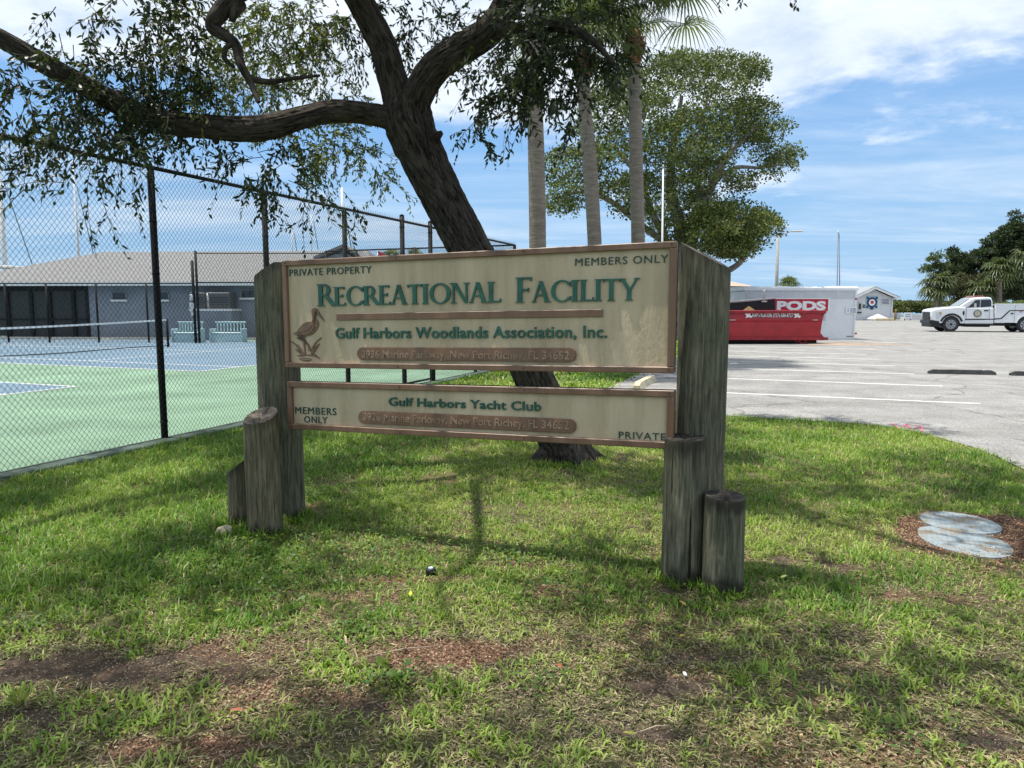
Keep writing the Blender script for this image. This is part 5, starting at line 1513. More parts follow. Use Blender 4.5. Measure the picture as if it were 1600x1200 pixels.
for p_ in ([(345, 590), (340, 660), (330, 700), (345, 800), (360, 920)],): relief('bird_leg', ribbon(p_, 26, 18), .008)
relief('bird_leg', ribbon([(300, 585), (215, 630), (320, 690), (400, 740), (435, 800), (440, 850)], 20, 18), .0083)
relief('bird_foot', [(400, 820), (440, 800), (465, 830), (440, 865), (410, 850)], .0075)
relief('bird_wing', [(220, 545), (290, 470), (370, 405), (460, 375), (490, 400), (450, 470), (360, 520), (280, 530)], .013)
relief('bird_wing', [(300, 560), (380, 540), (450, 490), (500, 420), (520, 440), (480, 520), (400, 570), (330, 580)], .0135)
for p_, a, b in (([(115, 685), (200, 750), (290, 850), (330, 930)], 8, 34), ([(190, 825), (260, 870), (330, 935)], 8, 22), ([(630, 625), (540, 700), (490, 790), (470, 905)], 10, 34), ([(595, 730), (530, 790), (480, 905)], 8, 26), ([(225, 745), (290, 830), (330, 900)], 6, 22)):
    relief('reed', ribbon(p_, a, b), .0085 + .0003 * (a + b) / 20)
relief('water_line', [(205, 935), (330, 910), (520, 910), (600, 970), (605, 990), (520, 950), (400, 935), (250, 950)], .0065)
relief('water_line', ribbon([(250, 985), (300, 1015), (400, 1028), (465, 1000)], 12, 16), .0062)
relief('water_line', ribbon([(280, 975), (340, 985), (440, 985)], 12, 8), .0066)

# ---- three short round timbers
def stump(px, py, Ycen, r, top_px, slope, m, lab, seed, dark=False):
    c = P(px, py, Ycen); b = Vector((c.x, Ycen, 0)); zt5 = P(top_px[0], top_px[1], Ycen).z
    t = thing('timber_bollard', b, lab, 'bollard')
    o = log(b, r, (zt5, *slope), m, None, 'log', seed=seed, dark_top=dark)
    o.parent = t; o.matrix_parent_inverse = Matrix.LocRotScale(t.location, t.rotation_euler, None).inverted()
    for e in [x for x in bpy.data.objects if x.name.startswith('end_grain') and x.parent is None]: e.parent = o
    return t
stump(411, 740, 5.02, .122, (411, 649), (.17, .38), M_wood2, 'weathered tan round timber with a sloping sawn top, in front of the left sign post', 11)
stump(373, 780, 5.22, .078, (374, 728), (.80, 0.0), M_wood2, 'lowest and narrowest grey timber with a slanting top at the far left of the sign', 12)
stump(1068, 800, 4.16, .121, (1071, 683), (.05, .05), M_wood, 'greenish round timber with a blackened top, overlapping the right end of the lower panel', 13, True)
stump(1131, 850, 4.03, .118, (1130.5, 774), (-.04, .06), M_wood, 'shortest greenish timber with a dark flat top, right of and nearest the camera', 14, True)
# ================================================================== TREES
def bark_mat(name, ca, cb, sc=14, st=(1, 1, .22), bd=.03):
    m = bpy.data.materials.new(name); m.use_nodes = True; nt = m.node_tree; b = nt.nodes['Principled BSDF']
    b.inputs['Roughness'].default_value = .9; b.inputs['Specular IOR Level'].default_value = .15
    at = nt.nodes.new('ShaderNodeAttribute'); at.attribute_name = 'uvb'
    mp = nt.nodes.new('ShaderNodeMapping'); mp.inputs['Scale'].default_value = st; nt.links.new(at.outputs['Vector'], mp.inputs[0])
    n = nt.nodes.new('ShaderNodeTexNoise'); n.inputs['Scale'].default_value = sc; n.inputs['Detail'].default_value = 8; n.inputs['Distortion'].default_value = .8
    n.inputs['Roughness'].default_value = .7
    nt.links.new(mp.outputs[0], n.inputs['Vector'])
    r = nt.nodes.new('ShaderNodeValToRGB'); r.color_ramp.elements[0].position = .36; r.color_ramp.elements[0].color = (*ca, 1)
    r.color_ramp.elements[1].position = .66; r.color_ramp.elements[1].color = (*cb, 1); nt.links.new(n.outputs[0], r.inputs[0])
    nt.links.new(r.outputs[0], b.inputs['Base Color'])
    bp = nt.nodes.new('ShaderNodeBump'); bp.inputs['Strength'].default_value = .9; bp.inputs['Distance'].default_value = bd
    nt.links.new(n.outputs[0], bp.inputs['Height']); nt.links.new(bp.outputs[0], b.inputs['Normal'])
    return m
def spline(pts, n):
    """Catmull-Rom through rows of (x, y, z, r)"""
    P_ = np.array(pts, float); P_ = np.vstack([2 * P_[0] - P_[1], P_, 2 * P_[-1] - P_[-2]])
    out = []; m = len(P_) - 3
    for k in range(n + 1):
        t = k / n * m; i = min(int(t), m - 1); t -= i
        a, b, c, d = P_[i], P_[i + 1], P_[i + 2], P_[i + 3]
        out.append(.5 * ((2 * b) + (-a + c) * t + (2 * a - 5 * b + 4 * c - d) * t * t + (-a + 3 * b - 3 * c + d) * t ** 3))
    return np.array(out)
def limb(sets, name, m, parent, dens=70, na=72, amp=.10, lump=.05):
    """tapered furrowed limbs joined in one mesh; every set is rows of (x, y, z, r)"""
    VV = []; FF = []; UU = []; o = 0
    for si, (pts, na_, amp_) in enumerate(sets):
        L = sum(math.dist(pts[i][:3], pts[i + 1][:3]) for i in range(len(pts) - 1))
        n = max(4, int(L * dens)); c = spline(pts, n)
        C = c[:, :3]; R = np.maximum(c[:, 3], .003)
        T = np.gradient(C, axis=0); T = unit(T)
        A = np.empty_like(T); a = np.cross(T[0], [0, 1, 0.01]); a /= np.linalg.norm(a)
        for k in range(len(T)):
            a = a - T[k] * a.dot(T[k]); a /= np.linalg.norm(a); A[k] = a
        B = np.cross(T, A)
        th = np.linspace(0, 2 * PI, na_, endpoint=False); s = np.concatenate([[0], np.cumsum(np.linalg.norm(np.diff(C, axis=0), axis=1))])
        TH, SS = np.meshgrid(th, s)
        RR = R[:, None]
        # ridged furrows running along the limb; noise laid on a circle so it closes
        per = RR * 2 * PI
        u = TH / (2 * PI)
        f1 = np.abs(fbm(np.cos(TH) * 6 + SS * 1.1 + 7 * si, np.sin(TH) * 6 + SS * .4 + SS * 1.7, 31 + si, 3) - .5) * 2
        rid = np.abs(np.sin(TH * (11 if RR.max() > .14 else 7) + 6 * (fbm(np.cos(TH) * 1.5 + SS * 2.2, np.sin(TH) * 1.5 + SS * 1.9, 51 + si, 3) - .5) * 2))
        cross = fbm(SS * 14 + np.cos(TH) * 4, np.sin(TH) * 4 + SS * 3, 71 + si, 2)
        d = amp_ * (.45 * rid ** .7 + .4 * f1 + .25 * cross - .5)
        big = lump * (fbm(np.cos(TH) * 1.2 + SS * 1.6 + 3, np.sin(TH) * 1.2 + SS * 1.1, 91 + si, 3) - .5) * 2
        rad_ = RR * (1 + d + big)
        V = C[:, None, :] + (A[:, None, :] * np.cos(TH)[..., None] + B[:, None, :] * np.sin(TH)[..., None]) * rad_[..., None]
        V = V.reshape(-1, 3); nr = len(C)
        i = np.arange(nr - 1)[:, None] * na_ + np.arange(na_)[None]; j = np.arange(nr - 1)[:, None] * na_ + (np.arange(na_)[None] + 1) % na_
        F = np.stack([i, j, j + na_, i + na_], -1).reshape(-1, 4)
        U = np.stack([np.cos(TH) * RR, np.sin(TH) * RR, SS + 3 * si], -1).reshape(-1, 3)
        VV.append(V); FF.append(F + o); UU.append(U); o += len(V)
    V = np.concatenate(VV); F = np.concatenate(FF); U = np.concatenate(UU)
    ob = np_obj(name, V, F, m, parent, smooth=True)
    a = ob.data.attributes.new('uvb', 'FLOAT_VECTOR', 'POINT'); a.data.foreach_set('vector', U.astype(np.float32).ravel())
    return ob
M_bark = bark_mat('oak_bark', (.010, .008, .007), (.125, .105, .085), sc=30, st=(1, 1, .20), bd=.04)
M_bark2 = bark_mat('pale_bark', (.13, .115, .095), (.36, .33, .29), sc=5, st=(1, 1, .5), bd=.03)
M_leaf = leaf_mat('oak_leaf', .30, .42)
M_leafb = leaf_mat('far_leaf', .25, .6)
M_twig = M('twig', (.055, .045, .035), rough=.9)

YO = G(885, 716).y
def Q(px, py, Y, rpx):
    p = P(px, py, Y); return (p.x, p.y, p.z, rpx * Y / FPX / 1.02)
oak = thing('oak_tree', Vector((G(882, 718).x, YO, 0)), 'large leaning live oak with furrowed bark and forked limbs behind the sign', 'tree')
Yo = YO
b0 = G(888, 724)
trunk = [(b0.x + .04, Yo, -.12, .36), (b0.x - .0, Yo, .03, .30), (b0.x - .06, Yo, .22, .255), Q(842, 610, Yo, 36), Q(806, 520, Yo, 35), Q(765, 440, Yo, 35), Q(732, 385, Yo, 36), Q(692, 310, Yo, 37), Q(660, 245, Yo, 39), Q(641, 200, Yo, 42), Q(634, 165, Yo, 40), Q(636, 140, Yo, 26)]
mid = [Q(642, 215, Yo, 30), Q(628, 170, Yo - .02, 31), Q(613, 120, Yo - .05, 28), Q(600, 75, Yo - .1, 26), Q(575, 25, Yo - .2, 25), Q(545, -30, Yo - .35, 24), Q(500, -110, Yo - .5, 17), Q(440, -200, Yo - .5, 11)]
right = [Q(640, 205, Yo, 30), Q(652, 150, Yo - .1, 31), Q(682, 103, Yo - .2, 30), Q(725, 75, Yo - .3, 29), Q(768, 45, Yo - .45, 28), Q(800, -5, Yo - .6, 28), Q(830, -70, Yo - .9, 24), Q(880, -160, Yo - .9, 15), Q(960, -260, Yo - .8, 9)]
left = [Q(650, 225, Yo, 24), Q(618, 190, Yo - .05, 21), Q(575, 178, Yo - .1, 19), Q(520, 174, Yo - .2, 20), Q(470, 184, Yo - .3, 20), Q(430, 196, Yo - .35, 22), Q(385, 202, Yo - .45, 22), Q(320, 198, Yo - .6, 21), Q(250, 188, Yo - .75, 20), Q(190, 165, Yo - .9, 19), Q(125, 130, Yo - 1.1, 18), Q(60, 95, Yo - 1.3, 17), Q(0, 60, Yo - 1.45, 16), Q(-90, 20, Yo - 1.7, 14), Q(-220, -60, Yo - 2.1, 10)]
hang = [Q(545, -25, Yo - .4, 12), Q(460, -45, Yo - .8, 11), Q(375, -10, Yo - 1.0, 12), Q(342, 22, Yo - 1.05, 13), Q(332, 42, Yo - 1.05, 10), Q(350, 55, Yo - 1.05, 8.5), Q(368, 70, Yo - 1.05, 7.5), Q(376, 100, Yo - 1.1, 6.5), Q(392, 130, Yo - 1.1, 5), Q(404, 160, Yo - 1.15, 3)]
hang2 = [Q(374, 5, Yo - 1.0, 11), Q(366, 20, Yo - 1.05, 8), Q(362, 34, Yo - 1.05, 4)]
hang3 = [Q(388, 122, Yo - 1.1, 5), Q(420, 128, Yo - 1.0, 4.5), Q(462, 122, Yo - .9, 3), Q(500, 118, Yo - .8, 2)]
hang4 = [Q(371, 66, Yo - 1.05, 4), Q(353, 75, Yo - 1.1, 4), Q(352, 92, Yo - 1.1, 3.5), Q(366, 105, Yo - 1.1, 2.5)]
rb = [Q(775, 40, Yo - .5, 16), Q(820, 52, Yo - .7, 12), Q(870, 40, Yo - .9, 9), Q(920, 60, Yo - 1.1, 6), Q(960, 100, Yo - 1.2, 3)]
rb2 = [Q(805, 50, Yo - .65, 9), Q(835, 90, Yo - .7, 6), Q(850, 130, Yo - .8, 3)]
over1 = [Q(480, -140, Yo - .9, 8), (-2.0, 4.9, 6.2, .035), (-2.3, 4.2, 6.6, .02), (-2.0, 3.2, 6.7, .01)]
over2 = [Q(860, -140, Yo - 1.2, 8), (1.0, 4.9, 6.4, .035), (1.3, 4.2, 6.8, .02), (1.2, 3.2, 6.9, .01)]
over3 = [Q(-60, 30, Yo - 1.6, 10), (-5.2, 5.0, 5.4, .04), (-4.8, 4.0, 6.0, .025), (-4.7, 3.0, 6.2, .01)]
def thin(rows, f): return [(a, b, c, d * f) for a, b, c, d in rows]
trunk = trunk[:3] + thin(trunk[3:], .87); left = thin(left, .85); mid = thin(mid, .80); right = thin(right, .77)
root = [(b0.x + .1, Yo, .16, .12), (b0.x + .26, Yo - .06, .05, .08), (b0.x + .42, Yo - .05, -.02, .045), (b0.x + .6, Yo + .02, -.07, .03)]
root2 = [(b0.x - .05, Yo, .16, .13), (b0.x - .28, Yo - .12, .03, .09), (b0.x - .42, Yo - .25, -.06, .05)]
root3 = [(b0.x, Yo, .2, .15), (b0.x + .05, Yo - .30, .04, .10), (b0.x + .1, Yo - .45, -.06, .06)]
limb([(trunk, 132, .23), (mid, 96, .20), (right, 96, .22), (left, 96, .20), (root, 40, .1), (root2, 40, .1), (root3, 40, .1)], 'trunk', M_bark, oak)
for st_ in [(hang, 32, .16), (hang2, 20, .1), (hang3, 20, .1), (hang4, 20, .1), (rb, 28, .12), (rb2, 20, .1), (over1, 24, .1), (over2, 24, .1), (over3, 24, .1)]:
    limb([st_], 'branch', M_bark, oak, dens=40)
# burl and stub
kn = P(690, 214, Yo - .02); MB().tube([(kn.x - .06, Yo - .12, kn.z - .05), (kn.x - .005, Yo - .14, kn.z + .005), (kn.x + .02, Yo - .14, kn.z + .02)], [.05, .035, .02], 10).build('branch_stub', M_bark, oak)
for (px, py, rr_) in ((336, 222, .04), (256, 214, .045), (690, 268, .03)):
    c = P(px, py, Yo - .55 if px < 500 else Yo - .1)
    MB().tube([c + Vector((0, 0, .05)), c + Vector((.01, 0, -.0)), c + Vector((.015, 0, -.02))], [rr_, rr_ * .8, rr_ * .4], 10).build('branch_stub', M_bark, oak)

# ---- sprays of lance-shaped leaves
LB, LD, LN, LL, LW, LC = [], [], [], [], [], []
twV, twF = [], []; twn = 0
def add_tube_np(C, r0, r1):
    global twn
    n = len(C); T = unit(np.gradient(C, axis=0)); A = unit(np.cross(T, [.3, .5, .8])); B = np.cross(T, A)
    R = np.linspace(r0, r1, n)[:, None, None]
    th = np.arange(3) * 2 * PI / 3
    V = C[:, None] + (A[:, None] * np.cos(th)[None, :, None] + B[:, None] * np.sin(th)[None, :, None]) * R
    i = (np.arange(n - 1) * 3)[:, None]
    k = np.arange(3)[None]; j = (k + 1) % 3
    F = np.stack([i + k, i + j, i + j + 3, i + k + 3], -1).reshape(-1, 4)
    twV.append(V.reshape(-1, 3)); twF.append(F + twn); twn += n * 3
PAL_D = [(.018, .030, .012), (.025, .040, .015), (.036, .054, .018), (.055, .075, .024)]
PAL_L = [(.060, .085, .025), (.10, .135, .035), (.15, .18, .05), (.20, .21, .06)]
def spray(start, d, L, nleaf, leafL, pal, droop=.5, sub=3):
    """a twig with side twigs; alternate leaves along all of them"""
    start = np.array(start, float); d = np.array(d, float); d /= np.linalg.norm(d)
    def run(s, d, L, n, r):
        k = 7; t = np.linspace(0, 1, k)[:, None]
        side = unit(RNG.normal(size=(1, 3)))[0]
        C = s + d * L * t + np.array([0, 0, -1.]) * droop * L * t ** 2 * .6 + side * L * .10 * np.sin(t * 3.0)
        add_tube_np(C, r, r * .35)
        tt = np.linspace(.15, 1, n) + RNG.uniform(-.02, .02, n); tt = np.clip(tt, 0, 1)
        idx = tt * (k - 1); i0 = np.minimum(idx.astype(int), k - 2); fr = (idx - i0)[:, None]
        b = C[i0] * (1 - fr) + C[i0 + 1] * fr; tan = unit(C[i0 + 1] - C[i0])
        sd = unit(np.cross(tan, unit(RNG.normal(size=(n, 3)))))
        dr = unit(tan * .55 + sd * .75 + np.array([0, 0, -.35]) + RNG.normal(size=(n, 3)) * .15)
        nr = unit(np.cross(dr, unit(RNG.normal(size=(n, 3)))) + np.array([0, 0, .5]))
        LB.append(b); LD.append(dr); LN.append(nr); LL.append(RNG.uniform(.6, 1.15, n) * leafL); LW.append(RNG.uniform(.26, .38, n) * leafL); LC.append(pick(pal, n, .25))
        return C
    C = run(start, d, L, nleaf, .0045)
    for _ in range(sub):
        q = C[RNG.integers(1, 6)]; dd = unit((d + RNG.normal(size=3) * .75)[None])[0]
        run(q, dd, L * RNG.uniform(.35, .65), max(5, int(nleaf * .55)), .003)
def cluster(px, py, Y, rpx, nspray, leafL=.075, pal=PAL_D, L=(.25, .5), droop=.6, sub=3, nl=14, depth=.6, bias=(0, 0, -.25)):
    c = np.array(P(px, py, Y)); r = rpx * Y / FPX
    for _ in range(nspray):
        o = unit(RNG.normal(size=(1, 3)))[0] * RNG.uniform(0, 1) ** .5
        s = c + np.array([o[0] * r, o[1] * depth, o[2] * r]) * .8
        d = unit((o * .7 + RNG.normal(size=3) * .5 + np.array(bias))[None])[0]
        spray(s, d, RNG.uniform(*L), nl, leafL, pal, droop, sub)
CL = [ # px, py, depth shift, radius px, sprays, palette
 (20, 120, -1.6, 55, 9, 0), (60, 150, -1.4, 60, 15, 0), (110, 60, -1.2, 30, 5, 0), (120, 180, -1.2, 60, 20, 0), (170, 110, -1.0, 60, 19, 0), (215, 140, -.8, 55, 22, 0), (170, 200, -1.0, 50, 15, 0), (190, 170, -.9, 35, 18, 0),
 (20, 190, -1.6, 45, 8, 0), (80, 225, -1.5, 45, 8, 0), (130, 250, -1.4, 45, 9, 0), (175, 250, -1.4, 32, 6, 0), (110, 285, -1.7, 30, 4, 0), (50, 300, -1.9, 28, 3, 0), (15, 300, -1.9, 20, 2, 0), (215, 225, -1.3, 22, 3, 0),
 (130, 20, -1.0, 35, 6, 0), (210, 40, -.9, 55, 17, 0), (260, 20, -.8, 55, 17, 0), (255, 90, -.7, 60, 20, 0), (310, 60, -.6, 55, 13, 1), (285, 150, -.7, 40, 12, 0), (330, 130, -.5, 50, 12, 1), (320, 165, -.4, 40, 7, 0), (240, 165, -.8, 45, 14, 0),
 (420, 30, .8, 60, 14, 1), (470, 80, 1.2, 55, 14, 1), (420, 100, 1.2, 50, 12, 1), (480, 30, 1.0, 50, 12, 1), (500, 130, 1.2, 35, 9, 1), (440, 150, .9, 45, 9, 1), (540, 150, 1.3, 30, 6, 1), (400, 60, .8, 40, 8, 1), (380, 130, .5, 35, 7, 1), (515, 40, 1.0, 40, 9, 1), (550, 60, 1.1, 35, 6, 0), (560, 20, .6, 35, 8, 0),
 (400, 250, -.4, 45, 12, 0), (440, 265, -.2, 45, 13, 0), (480, 240, .6, 40, 10, 1), (530, 225, 1.0, 45, 10, 1), (570, 235, 1.1, 28, 5, 1), (375, 270, -.6, 28, 5, 0), (480, 285, -.4, 28, 5, 0), (520, 290, -.5, 22, 3, 0), (600, 265, 1.1, 18, 3, 1), (465, 215, .6, 35, 7, 1),
 (640, 15, .8, 40, 8, 0), (680, 45, .9, 38, 8, 0), (715, 35, .9, 40, 8, 0), (700, 75, .8, 25, 4, 0), (640, 60, 1.0, 22, 4, 0), (745, 15, .4, 30, 6, 0),
 (800, 100, -.8, 48, 20, 0), (850, 60, -.9, 60, 26, 0), (900, 30, -.9, 60, 22, 0), (890, 95, -.9, 50, 20, 0), (830, 130, -.8, 42, 15, 0), (780, 140, -.8, 30, 8, 0), (930, 70, -1.0, 40, 12, 0), (870, 150, -.8, 30, 8, 0), (760, 165, -.8, 22, 4, 0), (735, 190, -.8, 16, 2, 0), (940, 120, -1.0, 28, 5, 0), (850, 10, -.8, 45, 14, 0), (945, 20, -1.0, 35, 9, 0), (905, 130, -.9, 25, 5, 0), (805, 165, -.8, 20, 3, 0)]
for px, py, dy, r, n, pl_ in CL:
    if pl_ == 0: cluster(px, py, Yo + dy, r * .85, int(n * (.8 if px < 230 else (.62 if px > 875 else 1.0)) * (.5 if py > 205 and px < 300 else (.75 if py > 205 else 1))), .072, PAL_D)
    else: cluster(px, py, Yo + dy, r * .85, int(n * 1.7), .066, PAL_L, L=(.2, .42))
# crown above the frame: it shades the lawn and the sign, with gaps
rs = np.random.default_rng(5)
SHADE_T = .475
ov = []
for k in range(430):
    x = rs.uniform(-6.5, 5.0); y = rs.uniform(1.0, 10.5); z = rs.uniform(5.2, 7.8)
    g = fbm(np.array([x * .8 + 4]), np.array([y * .8]), 123, 2)[0]
    if g < SHADE_T: continue
    py_top = CAM_H + y * .402 + .25
    if z < py_top + .35: z = py_top + .35 + rs.uniform(0, .8)
    ov.append((x, y, z))
for x, y, z in ov:
    r = rs.uniform(.28, .6)
    for _ in range(int(26 * r / .6)):
        o = unit(RNG.normal(size=(1, 3)))[0] * RNG.uniform(0, 1) ** .5 * r
        s = np.array([x, y, z]) + o * np.array([1, 1, .5])
        spray(s, unit((RNG.normal(size=3) + np.array([0, 0, -.3]))[None])[0], RNG.uniform(.3, .5), 13, .085, PAL_D, .4, 2)
Vl, Fl, Cl = leaves(np.concatenate(LB), np.concatenate(LD), np.concatenate(LN), np.concatenate(LL), np.concatenate(LW), np.concatenate(LC))
np_obj('crown', Vl, Fl, M_leaf, oak, C=Cl, kind='stuff')
np_obj('twigs', np.concatenate(twV), np.concatenate(twF), M_twig, oak, kind='stuff')
print('oak leaves', len(Fl) // 4)

# ---- background oak
def px_poly_fill(poly, Y, n, thick, clump_r, per, leaf, pal, name, parent, mat=None, aspect=.6, holes=(), shell=.55, seed=1, flat=.75):
    rr = np.random.default_rng(seed)
    pa = np.array(poly, float); x0, y0 = pa.min(0); x1, y1 = pa.max(0)
    cen = []
    while len(cen) < n:
        x = rr.uniform(x0, x1); y = rr.uniform(y0, y1)
        if not in_poly(np.array([x]), np.array([y]), poly)[0]: continue
        if any((x - hx_) ** 2 + (y - hy_) ** 2 < hr_ ** 2 for hx_, hy_, hr_ in holes): continue
        # distance to the outline limits the depth
        dmin = 1e9
        for i in range(len(poly)):
            a = pa[i]; b = pa[(i + 1) % len(poly)]; ab = b - a; t = np.clip(np.dot([x, y] - a, ab) / (ab @ ab), 0, 1)
            dmin = min(dmin, np.linalg.norm([x, y] - (a + ab * t)))
        dm = dmin * Y / FPX; dd = thick * min(1, math.sqrt(dm / (thick * .6 + 1e-6)))
        if dm < clump_r * .45: continue
        yy_ = Y + rr.uniform(-1, 1) * dd
        p = P(x, y, yy_); cen.append((p.x, p.y, p.z))
    cen = np.array(cen)
    r = rr.uniform(.6, 1.2, len(cen)) * clump_r
    n_ = (per * (r / clump_r) ** 2).astype(int)
    idx = np.repeat(np.arange(len(cen)), n_)
    dd = unit(rr.normal(size=(len(idx), 3))); dd[:, 2] = np.where(dd[:, 2] < -.35, -dd[:, 2] * .5, dd[:, 2])
    rad_ = rr.uniform(shell, 1.05, len(idx)) ** 1
    pts = cen[idx] + dd * (r[idx] * rad_)[:, None] * np.array([1, 1, flat]) 
    col = pick(pal, len(idx), .2); cv = rr.uniform(.8, 1.25, len(cen)); col = col * cv[idx][:, None]
    dirs = unit(dd * .6 + rr.normal(size=dd.shape) * .7)
    V, F, C = cards(pts, rr.uniform(.6, 1.3, len(pts)) * leaf, col, dirs, aspect)
    return np_obj(name, V, F, mat or M_leafb, parent, C=C, kind='stuff'), cen
YB = 36.0
PAL_B = [(.042, .062, .020), (.065, .092, .026), (.10, .128, .036), (.16, .185, .055)]
oak2 = thing('oak_tree', P(1066, 500, YB) * 1.0, 'tall rounded green oak with pale trunks behind the palms and the right sign post', 'tree')
oak2.location = (P(1066, 500, YB).x, YB, 0)
poly2 = [(850, 225), (880, 215), (868, 190), (905, 175), (925, 130), (955, 108), (1000, 100), (1020, 78), (1060, 68), (1095, 78), (1120, 70), (1150, 85), (1182, 92), (1208, 112), (1200, 130), (1185, 150), (1212, 160), (1232, 175), (1242, 192), (1232, 215), (1212, 222), (1245, 230), (1262, 245), (1245, 262), (1232, 285), (1208, 288), (1200, 300), (1178, 300), (1208, 330), (1222, 345), (1215, 372), (1185, 400), (1150, 418), (1120, 415), (1100, 395), (1050, 400), (1030, 385), (1005, 375), (985, 345), (960, 350), (930, 325), (905, 335), (895, 350), (868, 358), (848, 340), (838, 300), (842, 250)]
holes2 = [(1160, 262, 20), (1178, 282, 12), (975, 370, 20), (1062, 176, 8), (925, 340, 14), (1140, 238, 8), (1175, 240, 7), (960, 330, 10), (1010, 350, 10), (1130, 300, 12), (860, 205, 10), (1022, 330, 9)]
px_poly_fill(poly2, YB, 600, 4.8, .72, 155, .14, PAL_B, 'crown', oak2, holes=holes2, seed=4, shell=.7)
sub = [(1080, 330), (1130, 310), (1170, 330), (1200, 325), (1222, 350), (1212, 375), (1180, 402), (1145, 420), (1110, 412), (1085, 392), (1070, 360)]
px_poly_fill(sub, YB - 2.5, 90, 2.2, .65, 150, .145, [(.075, .105, .03), (.12, .155, .042), (.16, .19, .055)], 'crown', oak2, seed=9)
def Q2(px, py, dy, rpx): p = P(px, py, YB + dy); return (p.x, p.y, p.z, rpx * YB / FPX)
bx2 = P(1066, 500, YB).x
limb([([(bx2, YB, -.1, .60), (bx2, YB, 1.6, .50), Q2(1068, 400, 0, 14), Q2(1062, 350, .2, 10), Q2(1048, 300, .4, 8), Q2(1052, 230, .6, 5), Q2(1065, 150, .8, 3)], 20, .06),
      ([(bx2 + .1, YB, 1.6, .36), Q2(1078, 390, -.2, 9), Q2(1092, 340, -.4, 7.5), Q2(1112, 290, -.6, 6.5), Q2(1135, 245, -.8, 5), Q2(1165, 215, -1, 3), Q2(1190, 190, -1, 2)], 16, .06),
      ([Q2(1100, 320, -.5, 6), Q2(1085, 260, -.4, 4.5), Q2(1095, 200, -.2, 3), Q2(1110, 130, 0, 2)], 12, .05),
      ([(bx2 - .1, YB, 1.3, .36), Q2(1040, 380, .2, 7), Q2(1018, 330, .4, 5), Q2(1000, 280, .6, 4), Q2(960, 230, .8, 3)], 14, .05),
      ([Q2(1040, 380, .2, 6), Q2(1000, 350, 0, 4.5), Q2(955, 315, -.4, 4), Q2(915, 300, -.8, 3), Q2(880, 305, -1, 2)], 12, .05),
      ([Q2(1095, 420, -1.4, 7), Q2(1130, 424, -1.8, 5), Q2(1152, 414, -2, 4), Q2(1170, 395, -2.2, 3)], 12, .05),
      ([Q2(1120, 280, -.6, 4), Q2(1150, 262, -.8, 3), Q2(1190, 262, -.9, 2), Q2(1225, 255, -1, 1.5)], 10, .05)], 'trunk', M_bark2, oak2, dens=12)

